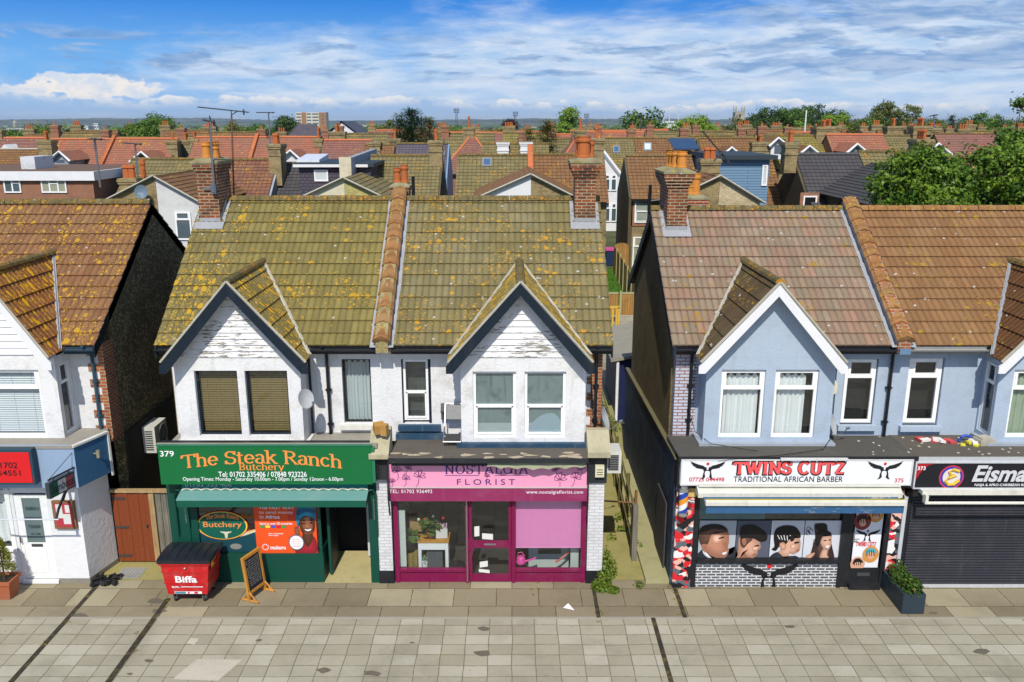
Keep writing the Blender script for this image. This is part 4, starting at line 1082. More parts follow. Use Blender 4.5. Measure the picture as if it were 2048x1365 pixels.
rooms(h, [(-1.0, 1.4, 17.75, 18.9, 3.25, 5.1), (-2.6, -1.7, 18.4, 19.2, 3.2, 5.1)])
gutter(h, -2.62, -1.3, BPLAST); gutter(h, 1.62, 2.15, BPLAST); pipe(h, 1.86, 3.2, 5.28)
mb = MB(); mb.box(1.62, 2.0, 18.05, 18.3, 3.0, 5.3); mb.box(1.88, 2.0, 18.3, 24.7, 0, 5.3); mb.build('brick_corner', BRK_OR, h)
mb = MB()
for i in range(11): mb.box(1.60, 1.62+(.13 if i % 2 else .04), 18.035, 18.05, 3.2+i*.19, 3.2+(i+1)*.19)
mb.build('render_edge', W379, h)
sidewall(h, 1.9, 8.1, 21.4, BRK_OR, y0=18.32); verge(h, 2.16, 8.1, 21.4, NAVY, 1)
chimney(h, 1.52, 2.02, 20.72, 21.3, 7.2, 9.03, BRK_CH, [(1.72, 20.9, .52, .16), (1.66, 21.12, .50, .13), (1.9, 21.15, .42, .1)], POT_T, corb=3)
flashing(h, 1.52, 2.02, 20.72, zs, S)
# shop floor
mb = MB(); WBK = brick('white_brick', (.70, .70, .70), (.62, .62, .62), (.5, .5, .5), stain=.25, stainc=(.25, .23, .2), bump=.4)
mb = MB(); mb.box(-2.94, -2.64, y-.02, y+.35, .32, 2.55); mb.build('pilaster', WBK, h); mb = MB(); mb.box(1.66, 2.0, y-.02, y+.35, .32, 2.45); mb.build('pilaster', WBK, h)
for b_ in ((-2.96, -2.62, y-.03, y+.36, 0, .32), (1.64, 2.02, y-.03, y+.36, 0, .32)): mb = MB(); mb.box(*b_); mb.build('plinth', BLK, h)
for b_ in ((-2.92, -2.66, y-.14, y+.3, 2.55, 3.1), (1.64, 2.04, y-.08, y+.3, 2.45, 3.12)): mb = MB(); mb.box(*b_); mb.build('pilaster_head', peel('black_peel', (.02, .022, .024), (.45, .38, .26), .12), h)
mb = MB(); mb.box(-2.62, 1.64, y+.0, y+.1, 2.95, 3.12); mb.build('head_board', BLK, h)
mb = MB()
mb.prism(fr, [(16.72, 3.1), (16.72, 3.2), (17.2, 3.62), (17.35, 3.62), (17.35, 3.1)], -3.02, -2.6); mb.build('console', paint('old_stone', (.42, .38, .25), .9, .6, (.14, .12, .06), .5, 12), h); mb = MB(); mb.prism(fr, [(16.75, 3.12), (16.75, 3.24), (17.2, 3.58), (17.35, 3.58), (17.35, 3.12)], 1.6, 2.08)
mb.build('console', paint('old_stone', (.42, .38, .25), .9, .6, (.14, .12, .06), .5, 12), h)
ff = lambda a, b, c, d, w0=0, w1=.1: mb.box(a, b, y+w0, y+w1, c, d)
mb = MB(); ff(-2.6, -2.50, 0, 2.12); ff(1.53, 1.63, 0, 2.12); ff(-1.03, -.96, 0, 2.1, -.01, .12); ff(.0, .075, 0, 2.1, -.01, .12)
ff(-2.5, -1.03, 0, .28, .03); ff(-2.5, -1.03, .28, .335, -.01); ff(.075, 1.53, 0, .28, .03); ff(.075, 1.53, .28, .335, -.01)
mb.build('shopfront', MAROON, h)
mb = MB(); ff(-.95, -.885, .03, 2.06, .02, .07); ff(-.075, -.01, .03, 2.06, .02, .07); ff(-.885, -.075, .03, .2, .02, .07); ff(-.885, -.075, .86, 1.02, .015, .07); ff(-.885, -.075, 2.0, 2.06, .02, .07); ff(-.96, -.85, .80, 1.08, .005, .07)
dr = mb.build('door', MAROON, h)
mb = MB(); mb.quad(front(y), -.885, -.075, .2, 2.0, .045); mb.build('pane', GLS, dr)
mb = MB(); mb.box(-.62, -.36, y+.005, y+.02, .925, .965); mb.tube([(-.99, y-.03, .05), (-.99, y-.03, 2.05)], .018, 6); mb.build('letterbox', plain('steel', (.35, .36, .36)), dr)
for a, b, c, d, r in ((-.83, -.72, 1.12, 1.36, .05), (-.66, -.42, 1.06, 1.2, -.06), (-.72, -.54, .36, .5, .1), (-.74, -.5, .25, .33, -.1)):
    mb = MB(); mb.poly(front(y), [(a, c), (b, c+r*.3), (b, d+r*.3), (a, d)], .040); mb.build('notice', flat('paper', (.66, .66, .62)), dr)
mb = MB(); mb.quad(front(y), -2.5, -1.03, .335, 2.1, .06); mb.build('shop_window', GLS, h); mb = MB(); mb.quad(front(y), .075, 1.53, .335, 2.1, .06); win = mb.build('shop_window', GLS, h)
mb = MB(); mb.quad(front(y), .085, 1.52, .83, 2.08, .10); bl = mb.build('roller_blind', paint('pink_blind', (.74, .23, .47), .7, .06, bump=.03), h)
mb = MB(); mb.box(.085, 1.52, y+.095, y+.115, .815, .835); mb.build('blind_bar', flat('pink_bar', (.75, .3, .5)), bl)
mb = MB(); mb.box(-2.6, 1.63, y+1.9, y+2.0, 0, 2.9); mb.box(-2.6, -2.52, y+.3, y+2, 0, 2.9); mb.box(1.55, 1.63, y+.12, y+2, 0, 2.9); mb.box(-2.6, 1.63, y+.12, y+2, 2.3, 2.4); mb.build('room', DARKROOM, h)
mb = MB(); mb.face([(-2.52, y+.1, .05), (1.55, y+.1, .05), (1.55, y+1.9, .05), (-2.52, y+1.9, .05)]); mb.build('shop_floor', paint('shop_floor', (.05, .05, .05), .35, .5, (.12, .1, .05)), h)
mb = MB(); mb.box(-2.5, -2.36, y+.12, y+.2, .34, 1.7); mb.box(.38, 1.3, y+.6, y+.66, .05, 1.1); mb.m = 1; mb.box(.6, 1.12, y+.585, y+.6, .4, 1.0); mb.m = 0; mb.box(1.32, 1.5, y+.3, y+.4, .06, 1.1)
mb.build('inner_frame', [paint('pale_frame', (.5, .54, .5), .5, .1), flat('inner_pane', (.05, .06, .05), .2)], h)
mb = MB()
mb.prism(fr, [(16.62, 3.07), (16.62, 3.16), (18.06, 3.09), (18.06, 3.0)], -2.6, 1.6)
mb.build('shop_roof', FELT, h)
mb = MB()
for i in range(22):
    x0 = random.uniform(-2.5, 1.4); yy = random.uniform(16.66, 16.95)
    mb.face([(x0+random.uniform(.04, .22)*cos(k*1.05), yy+random.uniform(.02, .1)*sin(k*1.05), 3.1645-(yy-16.62)*.0486+random.uniform(.004, .006)) for k in range(6)])
mb.build('roof_patch', paint('bare_patch', (.42, .35, .25), .9, .2), h)
mb = MB(); mb.box(-2.6, 1.6, 16.60, 16.625, 3.06, 3.165); mb.box(-2.55, 1.58, 16.78, 16.95, 2.93, 3.06); mb.build('fascia', peel('black_peel', (.02, .022, .024), (.45, .38, .26), .12), h)
# florist sign
Y = 16.88
t = sign_box('fascia_sign', 'pink florist fascia sign with indigo name and line drawn flowers', -2.66, 1.60, Y, 2.40, 2.92, PINK, .1)
mb = MB(); SR(mb, Y, 'NOSTALGIA', 890, 930, 1055.6, 947.5, thick=.13, thin=.05, sp=.16, ser=.12)
LT(mb, Y, 'FLORIST', 914, 958.6, 1030, 970, sp=1.55, bold=.0)
RC(mb, Y, 890, 950.7, 959, 951.6, -.006); RC(mb, Y, 989, 950.7, 1055, 951.6, -.006)
mb.build('lettering', NAV_T, t)
mb = MB()
def bloom(cx, cz, s, tilt=0.0):
    for k in range(5):
        a = pi/2+tilt+(k-2)*.55; L = s*(1-.12*abs(k-2))
        P = []
        for i in range(9):
            q = i/8*2-1; ww = .3*s*(1-q*q)
            l_ = L*(.15+.85*(1-abs(q)))
            P.append((cx+l_*cos(a)-ww*.6*sin(a)*(1 if q > 0 else -1), Y-.006, cz+l_*sin(a)+ww*.6*cos(a)*(1 if q > 0 else -1)))
        mb.tube(P, .0055, 4, False)
    mb.tube([(cx, Y-.006, cz), (cx-.5*s*cos(pi/2+tilt), Y-.006, cz-.7*s), (cx-.8*s*cos(pi/2+tilt)-.05, Y-.006, cz-1.2*s)], .0055, 4, False)
for px, pz, s, tl in ((795, 945, .15, .3), (812, 960, .13, 0), (838, 956, .19, -.2), (815, 938, .12, -.5), (785, 965, .1, .2), (1120, 962, .2, 0), (1112, 942, .12, .4), (1150, 958, .17, -.3), (1163, 940, .13, .3), (974, 954, .085, 0)):
    X, z = wz(px, pz, Y); bloom(X, z, s, tl)
mb.build('flower_drawing', flat('drawing_line', (.16, .02, .14)), t)
mb = MB(); mb.box(-2.66, 1.62, Y-.02, Y+.13, 2.075, 2.382); mb.m = 1; mb.box(-2.68, 1.63, Y-.035, Y+.12, 2.383, 2.399); lower = mb.build('lower_panel', [paint('maroon_panel', (.26, .025, .095), .4, .3, (.38, .18, .24), .05), plain('pale_lead', (.45, .45, .4))], t)
mb = MB(); LT(mb, Y-.02, 'TEL: 01702 936492', 779, 979.4, 864.5, 986.5, sp=1.2, bold=.004); LT(mb, Y-.02, 'www.nostalgiaflorist.com', 1052.5, 981, 1166, 989.5, sp=1.1, bold=.004); mb.build('lettering', WHT_T, lower)
# ragged awning fabric
t = thing('awning', 'torn pale green awning fabric with a wavy edge hanging over the pink florist sign', 'awning', (.6, 16.75, 2.9))
mb = MB(); n = 60; x0, x1 = -.52, 1.56
def wav(x): return 2.905+.045*abs(sin((x-.1)*pi/.34))-.02*sin(x*3)
for i in range(n):
    a, b = x0+(x1-x0)*i/n, x0+(x1-x0)*(i+1)/n
    for (za, zb_) in ((0, .5), (.5, 1)):
        P = []
        for xx, q in ((a, za), (b, za), (b, zb_), (a, zb_)):
            z = wav(xx)+(3.06-wav(xx))*q; P.append((xx, 16.70-.05*(1-q)+.012*sin(xx*9+q*3), z))
        mb.face(P)
mb.build('fabric', paint('faded_canvas', (.30, .31, .20), .9, .6, (.14, .15, .08), .3, 12), t, smooth=True)
mb = MB(); mb.tube([(-2.6, 16.72, 3.03), (1.6, 16.72, 3.03)], .022, 6); mb.build('roller', BLK, t)
mb = MB()
for X in (-2.64, 1.62): mb = MB(); mb.tube([(X, 16.86, 1.75), (X, 16.72, 2.2), (X, 16.8, 3.0)], .02, 5); mb.build('arm', BLK, t)

# ---------------------------------------------------------------- 375, the barber's house
h = thing('shop_house', 'pale blue rendered shop house with white curtains upstairs over the barber shop', 'house', (6, 18, 0))
mb = MB(); mb.wall(front(18.05), 4.1, 8.42, 3.0, 5.32, [(7.37, 8.10, 3.40, 4.92)], .14); mb.build('wall', BLUE, h); mb = MB(); mb.box(3.7, 8.42, 24.6, 24.75, 0, 5.4); mb.build('rear_wall', BLUE, h)
mb = MB(); mb.box(3.62, 4.10, 18.04, 18.3, 3.0, 5.32); mb.build('brick_corner', brick('pale_painted_brick', (.52, .56, .66), (.48, .52, .62), (.30, .13, .09), stain=.1), h)
roof, S, N = roof_pair(h, 3.46, 8.42, 7.86, T375, RIDGE_O)
gable(h, roof, 5.47, 1.50, 6.80, 5.12, N, T375G, T375, RIDGE_O, WTRIM, bd=.195)
mb = MB(); s_ = (6.80-5.12)/1.5; mb.poly(front(17.418), [(5.47-1.40, 5.13), (5.47+1.40, 5.13), (5.47, 6.70)]); mb.build('gable_wall', BLUE, h)
bay(h, 4.16, 6.92, [(4.49, 5.43, 3.32, 4.86), (5.64, 6.57, 3.32, 4.86)], BLUE, paint('grey_sill', (.33, .37, .42), .7, .5, (.2, .19, .15)))
NETW = paint('white_curtain', (.80, .80, .78), .9, .05, bump=0)
window(h, front(17.43), 4.49, 5.43, 3.32, 4.84, 'two', WPVC, .065, .05, ('net', NETW, (.06, .97)))
window(h, front(17.43), 5.64, 6.57, 3.32, 4.84, 'two', WPVC, .065, .05, ('net', NETW, (.0, .82)))
window(h, front(18.05), 7.40, 8.08, 3.42, 4.90, 'two', WPVC, .07, .05)
mb = MB(); mb.box(7.30, 8.16, 17.93, 18.1, 3.28, 3.40); mb.build('sill', BLUE, h)
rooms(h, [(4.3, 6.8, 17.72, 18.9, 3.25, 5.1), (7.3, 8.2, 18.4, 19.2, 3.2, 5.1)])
gutter(h, 3.55, 4.05, BPLAST); gutter(h, 6.95, 8.42, BPLAST); pipe(h, 3.95, 3.2, 5.28); pipe(h, 8.36, 3.15, 5.28)
sidewall(h, 3.70, 7.86, 21.4, PEB_BRN, y0=18.32); verge(h, 3.48, 7.86, 21.4, NAVY, -1)
zs5 = lambda y_: ZE+(y_-YE)*(7.86-ZE)/3.68
chimney(h, 3.76, 4.24, 20.72, 21.85, 7.1, 8.78, BRK_CH, [(4.1, 20.95, .42, .12), (4.02, 21.2, .42, .12), (3.98, 21.42, .40, .11), (3.96, 21.64, .40, .11)], POT_Y, corb=3)
flashing(h, 3.76, 4.24, 20.72, zs5, S)
chimney(h, 4.98, 5.48, 24.3, 24.9, 5.2, 7.85, brick('red_brick', (.46, .09, .022), (.34, .07, .02), (.4, .35, .28)), [(5.25, 24.6, .62, .13), (5.1, 24.6, .3, .1)], POT_Y, corb=2)
parapet(h, 8.24, 8.60, 7.86, 21.4, BRK_OR, RIDGE_R)
mb = MB(); mb.box(8.30, 8.54, 17.55, 17.62, 5.16, 5.28); mb.build('corbel', plain('slate_tile', (.12, .2, .3)), h)
YB = 16.86
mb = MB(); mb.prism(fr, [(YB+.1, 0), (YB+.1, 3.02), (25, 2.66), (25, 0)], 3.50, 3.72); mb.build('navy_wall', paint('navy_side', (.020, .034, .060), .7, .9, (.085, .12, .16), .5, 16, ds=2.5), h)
mb = MB(); mb.prism(fr, [(16.9, 3.021), (16.9, 3.06), (25, 2.70), (25, 2.661)], 3.47, 3.575); mb.build('side_coping', paint('weathered_coping', (.15, .135, .065), .9, .6), h)
def camo():
    m, g, b = newmat('camouflage'); t = g.n('ShaderNodeTexCoord').outputs['Object']
    t = g.vm('ADD', t, g.scale(g.comb(g.noise(t, 5, 3), g.noise(g.vm('ADD', t, (5, 0, 0)), 5, 3), g.noise(g.vm('ADD', t, (0, 7, 0)), 5, 3)), .16, .16, .16))
    c = g.sep(g.vor(g.scale(t, 1, 1, 1.35), 7.5, 'Color'))[0]; c2 = g.sep(g.vor(g.vm('ADD', g.scale(t, 1, 1, 1.3), (3, 1, 2)), 5, 'Color'))[1]
    col = g.mix(g.ramp(c, .30, .31), (.62, .02, .03), (.014, .014, .016)); col = g.mix(g.ramp(c, .58, .59), col, (.10, .13, .145)); col = g.mix(g.ramp(c, .76, .77), col, (.74, .42, .34)); col = g.mix(g.ramp(c2, .82, .83), col, (.75, .73, .70))
    g.put(b.inputs['Base Color'], col); return m
CAMO = camo()
mb = MB(); mb.box(3.54, 3.93, YB-.02, YB+.3, .0, 2.52); mb.build('pilaster', CAMO, h); mb = MB(); mb.box(8.20, 8.42, YB-.02, YB+.3, .0, 2.5); mb.build('pilaster', CAMO, h)
mb = MB(); mb.box(8.423, 8.50, YB-.05, YB+.3, 0, 2.2); mb.build('pilaster_edge', paint('grey_trim', (.5, .52, .54)), h)
mb = MB(); fb = lambda a, b, c, d, w0=0, w1=.12: mb.box(a, b, YB+w0, YB+w1, c, d)
fb(3.93, 4.05, 0, 2.45); fb(7.17, 7.42, .0, 2.45); fb(8.10, 8.20, 0, 2.45, -.01); fb(4.05, 7.17, .62, .70, -.06); fb(7.42, 8.10, .0, .12, -.12, .1); fb(7.42, 8.10, .12, .46, .03, .1); fb(4.05, 8.10, 2.3, 2.45)
fb(7.17, 7.25, 0, .7, -.03)
mb.build('shopfront', BLK, h)
mb = MB(); mb.box(7.62, 7.9, YB+.018, YB+.03, .27, .35); mb.build('letterbox', plain('dark_steel', (.06, .06, .06)), h)
mb = MB(); mb.box(4.05, 7.17, YB+.02, YB+.12, .0, .62); rs = mb.build('stall_riser', brick('printed_bricks', (.10, .11, .125), (.075, .08, .09), (.66, .66, .66), bw=.20, rh=.068, ms=.013, stain=.1, bump=.05, rough=.4), h)
mb = MB(); mb.quad(front(YB), 4.05, 7.17, .7, 2.3, .09); win = mb.build('shop_window', GLS, h)
mb = MB(); mb.quad(front(YB), 4.05, 5.5, 1.60, 2.3, .095); mb.build('window_blind', flat('teal_panel', (.015, .13, .15)), win)
rooms(h, [(4.0, 8.2, YB+.2, 20, .02, 2.9)])
mb = MB(); mb.prism(fr, [(16.6, 3.1), (16.6, 3.20), (18.06, 3.13), (18.06, 3.0)], 3.50, 8.5); mb.m = 1; mb.box(3.5, 8.5, 16.575, 16.6, 3.13, 3.215); mb.box(3.5, 8.5, 16.7, 17.0, 2.45, 3.15); mb.build('shop_roof', [paint('grey_felt', (.085, .08, .068), .9, .5, (.16, .14, .10), .5, 14), BLK], h)
# winged pair emblem
def emblem(mb, frm, cx, cz, w, m_blk=0, m_red=1, wd=-.008):
    k = w/2
    wing = [(.10, .08), (.24, .22), (.48, .28), (.74, .38), (1.0, .50), (.89, .37), (.95, .35), (.80, .25), (.85, .22), (.66, .14), (.70, .10), (.50, .05), (.32, .02), (.2, .0)]
    for sg in (-1, 1):
        mb.m = m_blk; mb.poly(frm, [(cx+sg*x*k, cz+z*k) for x, z in wing], wd)
        body = [(.06, .12), (.22, .17), (.27, .03), (.19, -.1), (.23, -.24), (.26, -.46), (.36, -.60), (.20, -.55), (.11, -.46), (.15, -.24), (.12, -.1), (.05, -.08), (.05, -.02)]
        mb.poly(frm, [(cx+sg*x*k, cz+z*k) for x, z in body], wd-.002)
    mb.poly(frm, [(cx-.1*k, cz-.02*k), (cx+.1*k, cz-.02*k), (cx+.1*k, cz-.07*k), (cx-.1*k, cz-.07*k)], wd-.002)
    mb.m = m_red; mb.disc(frm, cx, cz+.34*k, .085*k, .085*k, wd-.004, 16); mb.m = 0
Y = 16.58
t = sign_box('fascia_sign', 'white barber fascia sign with red slab lettering and two winged emblems', 3.57, 8.37, Y, 2.60, 3.13, paint('white_board', (.80, .81, .82), .4, .1, (.5, .5, .5), .03), .12, plain('pale_frame_metal', (.62, .62, .6)))
LH = MB(); LR = MB()
for px in (1415, 1769): mb = MB(); emblem(mb, front(Y), *wz(px, 939, Y), .75); mb.build('emblem', [BLK_T, RED_T], t)
mb = LH; mb.m = 0; LT(mb, Y, 'TRADITIONAL AFRICAN BARBER', 1467, 953, 1685.5, 964.5, bold=.008, sp=1.03)
SR(mb, Y, 'TWINS CUTZ', 1467, 924, 1690, 948.5, w=-.005, thick=.34, thin=.25, ser=.19, sp=.12)
mb.build('black_lettering', [BLK_T, RED_T], t)
mb = MB(); SR(mb, Y, 'TWINS CUTZ', 1469, 925.5, 1688.5, 947, w=-.009, thick=.24, thin=.16, ser=.16, sp=.12); mb.build('name_lettering', flat('sign_coral', (.80, .09, .09)), t)
mb = MB(); LT(mb, Y, '07723 044498', 1378, 955, 1448.5, 963.5, bold=.018); LT(mb, Y, '375', 1789, 957, 1807, 965.5, bold=.018); mb.build('red_lettering', flat('number_red', (.55, .035, .05)), t)
mb = MB(); mb.box(5.6, 7.0, 16.5, 16.57, 3.16, 3.2); mb.build('sign_light', plain('pale_frame_metal', (.62, .62, .6)), t)
# emblem on the riser
mb = MB(); emblem(mb, front(YB), *wz(1538, 1152, YB), 1.36, wd=.012); mb.build('emblem', [BLK_T, RED_T], rs)
# awning
t = thing('awning', 'cream awning cassette and front bar with a blue strip of fabric below the barber sign', 'awning', (6.1, 16.5, 2.15))
CRM = paint('cream_metal', (.66, .64, .54), .45, .5, (.30, .28, .2), .1, ds=3)
mb = MB(); mb.prism(fr, [(16.42, 2.36), (16.42, 2.46), (16.6, 2.56), (16.84, 2.56), (16.84, 2.36)], 3.90, 8.18); mb.box(3.92, 8.16, 16.5, 16.62, 2.565, 2.6); mb.build('cassette', CRM, t)
mb = MB(); mb.prism(fr, [(16.05, 2.35), (16.05, 2.43), (16.12, 2.455), (16.16, 2.43), (16.16, 2.35)], 3.98, 8.1); mb.build('front_bar', CRM, t)
mb = MB(); mb.quad(front(16.10), 4.0, 8.08, 2.16, 2.36); mb.face([(4.0, 16.15, 2.36), (8.08, 16.15, 2.36), (8.08, 16.45, 2.38), (4.0, 16.45, 2.38)])
mb.build('valance', peel('blue_canvas', (.028, .10, .215), (.35, .38, .42), .12), t)
mb = MB(); mb.box(4.0, 8.08, 16.11, 16.14, 2.456, 2.47); mb.build('lichen_edge', paint('yellow_algae', (.4, .33, .02), .9, .5, (.1, .1, .03)), t)
# posters
PX = [(1397, 1470.5), (1472, 1539), (1540.5, 1606), (1607.5, 1687)]
LB = ('barber poster of a smiling man with a close fade, leftmost of four photos', 'barber poster of a young man looking down on dark grey', 'barber poster of a woman with braided cornrows seen from the side', 'barber poster of a woman with long braids and a top knot')
BG = (flat('poster_grey', (.40, .43, .47)), flat('poster_dark', (.09, .10, .135)), flat('poster_pale', (.58, .60, .64)), flat('poster_pale', (.58, .60, .64)))
SK = [soft('photo_skin_a', (.46, .21, .13)), soft('photo_skin_b', (.60, .33, .22)), soft('photo_skin_c', (.62, .36, .25)), soft('photo_hair', (.016, .012, .012)), soft('photo_shade', (.30, .12, .07), ec=(.40, .18, .11)), soft('photo_light', (.72, .46, .34), ec=(.50, .25, .16)), soft('photo_cape', (.035, .04, .05)), soft('photo_white', (.78, .77, .76)), soft('photo_fade', (.12, .06, .04)), soft('photo_braid', (.10, .05, .04))]
def U5(x, y_): return wz(1330+x*.2857, 850+y_*.2857, Ypp)
Ypp = YB+.06
def PL(mb, m_, pts, w, sm=4): mb.m = m_; fan(mb, front(Ypp), smooth_poly([U5(*p) for p in pts], sm), w)
for i, (a, b) in enumerate(PX):
    X0, X1 = wz(a, 1085, Ypp)[0], wz(b, 1085, Ypp)[0]
    t = thing('poster', LB[i], 'poster', ((X0+X1)/2, Ypp, .7), 'barber photo posters in the shop window')
    mb = MB(); mb.quad(front(Ypp), X0, X1, .705, 1.59); pn = mb.build('panel', BG[i], t)
    mb = MB()
    if i == 0:
        PL(mb, 6, [(232, 940), (240, 890), (285, 870), (400, 905), (470, 900), (490, 850), (490, 942)], -.004)
        PL(mb, 7, [(262, 880), (285, 890), (330, 932), (400, 940), (330, 942), (275, 910)], -.007)
        PL(mb, 0, [(240, 760), (262, 720), (330, 705), (400, 712), (440, 745), (448, 800), (438, 850), (446, 880), (425, 925), (380, 935), (320, 915), (285, 885), (262, 870), (245, 820)], -.010)
        PL(mb, 8, [(236, 790), (242, 740), (290, 705), (360, 697), (420, 715), (440, 745), (400, 750), (350, 752), (320, 775), (300, 830), (262, 840), (245, 830)], -.013)
        PL(mb, 3, [(240, 745), (262, 710), (330, 693), (400, 702), (436, 732), (390, 728), (330, 726), (280, 745)], -.016)
        PL(mb, 4, [(395, 820), (430, 805), (448, 815), (440, 850), (446, 878), (425, 890), (410, 855)], -.013); PL(mb, 5, [(335, 770), (385, 765), (400, 800), (360, 830), (330, 810)], -.013)
        PL(mb, 4, [(256, 838), (285, 835), (296, 860), (280, 888), (262, 870)], -.016); PL(mb, 7, [(398, 895), (432, 885), (425, 903), (405, 908)], -.016); PL(mb, 3, [(375, 790), (410, 780), (412, 788), (380, 797)], -.016)
    if i == 1:
        PL(mb, 4, [(500, 940), (500, 890), (540, 860), (590, 900), (600, 942)], -.004)
        PL(mb, 1, [(510, 900), (515, 800), (545, 775), (610, 770), (650, 790), (665, 830), (668, 860), (650, 880), (645, 905), (615, 930), (575, 920), (545, 890), (520, 935), (500, 930)], -.010)
        PL(mb, 8, [(525, 800), (540, 765), (600, 775), (612, 800), (580, 830), (552, 860), (530, 845)], -.012)
        PL(mb, 3, [(525, 780), (530, 720), (560, 700), (620, 700), (680, 730), (715, 770), (705, 810), (660, 815), (620, 795), (570, 790), (540, 800)], -.014)
        PL(mb, 4, [(538, 800), (562, 795), (565, 830), (548, 840)], -.016); PL(mb, 5, [(610, 850), (650, 845), (648, 870), (620, 880)], -.013); PL(mb, 3, [(625, 845), (655, 838), (656, 846), (628, 852)], -.016); PL(mb, 4, [(610, 905), (640, 895), (636, 910), (614, 918)], -.016)
    if i == 2:
        PL(mb, 6, [(740, 942), (745, 910), (790, 890), (830, 930), (910, 915), (928, 942)], -.010)
        PL(mb, 2, [(770, 905), (810, 870), (790, 800), (850, 760), (920, 765), (945, 800), (948, 850), (935, 885), (900, 905), (870, 900), (865, 930), (820, 940)], -.008)
        PL(mb, 3, [(745, 870), (765, 850), (760, 780), (780, 725), (840, 703), (910, 712), (945, 755), (945, 790), (900, 775), (870, 800), (840, 840), (800, 850), (775, 880)], -.013)
        mb.m = 7
        for k in range(5): p, q = U5(785+k*22, 770+(k % 2)*3), U5(800+k*18, 800+k*3); mb.poly(front(Ypp), [(p[0], p[1]), (p[0]+.014, p[1]), (q[0]+.014, q[1]), (q[0], q[1])], -.016)
        PL(mb, 1, [(800, 830), (830, 820), (848, 850), (835, 875), (810, 865)], -.016); PL(mb, 3, [(870, 780), (900, 775), (905, 800), (880, 815)], -.016); PL(mb, 3, [(905, 820), (935, 815), (936, 824), (908, 830)], -.016); PL(mb, 4, [(915, 872), (942, 868), (938, 882), (918, 886)], -.016); PL(mb, 5, [(880, 835), (915, 835), (905, 865), (880, 862)], -.014)
    if i == 3:
        PL(mb, 9, [(1012, 940), (1030, 860), (1050, 790), (1045, 700), (1080, 690), (1130, 695), (1140, 740), (1165, 760), (1165, 830), (1185, 935), (1140, 942), (1060, 942)], -.004)
        PL(mb, 3, [(1056, 716), (1068, 694), (1095, 687), (1122, 692), (1136, 712), (1124, 734), (1095, 742), (1066, 736)], -.010); PL(mb, 3, [(1060, 770), (1075, 745), (1110, 735), (1148, 748), (1166, 775), (1135, 768), (1105, 774), (1088, 810), (1070, 850), (1052, 830)], -.015)
        PL(mb, 2, [(1085, 800), (1115, 768), (1155, 768), (1165, 800), (1162, 840), (1140, 875), (1110, 865), (1090, 835)], -.013)
        PL(mb, 2, [(1085, 940), (1090, 895), (1115, 860), (1140, 870), (1135, 910), (1150, 942)], -.008); PL(mb, 1, [(980, 942), (990, 915), (1040, 892), (1045, 905), (1010, 940)], -.013)
        PL(mb, 7, [(1122, 846), (1150, 840), (1145, 856), (1128, 860)], -.016); PL(mb, 3, [(1110, 806), (1128, 803), (1128, 810), (1112, 812)], -.016); PL(mb, 3, [(1142, 802), (1158, 800), (1158, 806), (1144, 808)], -.016)
        mb.m = 3
        for k in range(6): p, q = U5(1040+k*6, 800), U5(1020+k*9, 938); mb.poly(front(Ypp), [(p[0], p[1]), (p[0]+.01, p[1]), (q[0]+.012, q[1]), (q[0], q[1])], -.010)
        for k in range(4): p, q = U5(1150+k*4, 830), U5(1150+k*10, 935); mb.poly(front(Ypp), [(p[0], p[1]), (p[0]+.01, p[1]), (q[0]+.012, q[1]), (q[0], q[1])], -.010)
        for (ax, ay, r) in ((1005, 730, .045), (1020, 745, .05), (1000, 755, .04)):
            c = U5(ax, ay); mb.tube([(c[0]+r*cos(q*.7), Ypp-.006, c[1]+r*sin(q*.7)*1.2) for q in range(8)], .007, 4, False)
    mb.build('portrait', SK, pn)
# door poster
Yd = YB+.04
t = thing('poster', 'tall white barber door poster with round hair photos and winged emblem', 'poster', (7.76, Yd, .46))
mb = MB(); mb.quad(front(Yd), 7.47, 8.06, .47, 2.28); pn = mb.build('panel', flat('poster_white', (.74, .75, .78)), t)
mb = MB(); c = wz(1735, 1070, Yd); emblem(mb, front(Yd), c[0], c[1], .55, 0, 0, -.006); mb.m = 1; SR(mb, Yd, 'TWINS CUTZ', 1712, 1084.5, 1752, 1092, w=-.006, thick=.26, thin=.16, ser=.15, sp=.1)
for px, py, r, base, hair in ((1725, 1043, .185, 2, 3), (1752, 1030, .16, 4, 6), (1741, 1109, .18, 4, 5), (1715, 1128, .16, 6, 3)):
    c = wz(px, py, Yd); mb.m = base; mb.disc(front(Yd), c[0], c[1], r, r*1.12, -.006); mb.m = hair
    mb.poly(front(Yd), smooth_poly([(c[0]-.7*r, c[1]-.1*r), (c[0]-.5*r, c[1]+.7*r), (c[0]+.2*r, c[1]+.85*r), (c[0]+.75*r, c[1]+.2*r), (c[0]+.3*r, c[1]+.25*r), (c[0]-.2*r, c[1]+.3*r)], 3), -.009)
    mb.m = 6; mb.disc(front(Yd), c[0]+.05*r, c[1]-.15*r, .42*r, .5*r, -.008); mb.m = 3
    for k in range(4): mb.tube([(c[0]-.5*r+k*.25*r, Yd-.012, c[1]+.6*r), (c[0]-.45*r+k*.3*r, Yd-.012, c[1]-.2*r)], .008, 4)
mb.m = 0
for a, b in ((1702, 1719), (1723, 1738), (1742, 1758)): RC(mb, Yd, a, 1143.5, b, 1145.5, -.006)
mb.build('print', [BLK_T, RED_T, soft('photo_crimson', (.22, .03, .03)), SK[3], soft('photo_orange', (.55, .25, .05)), soft('photo_blue', (.08, .35, .4)), SK[1]], pn)
mb = MB(); mb.box(7.43, 7.46, YB-.02, YB+.04, 1.1, 1.35); mb.tube([(7.45, YB-.05, 1.2), (7.55, YB-.05, 1.2)], .014, 6); mb.build('door_handle', plain('steel', (.35, .36, .36)), h)
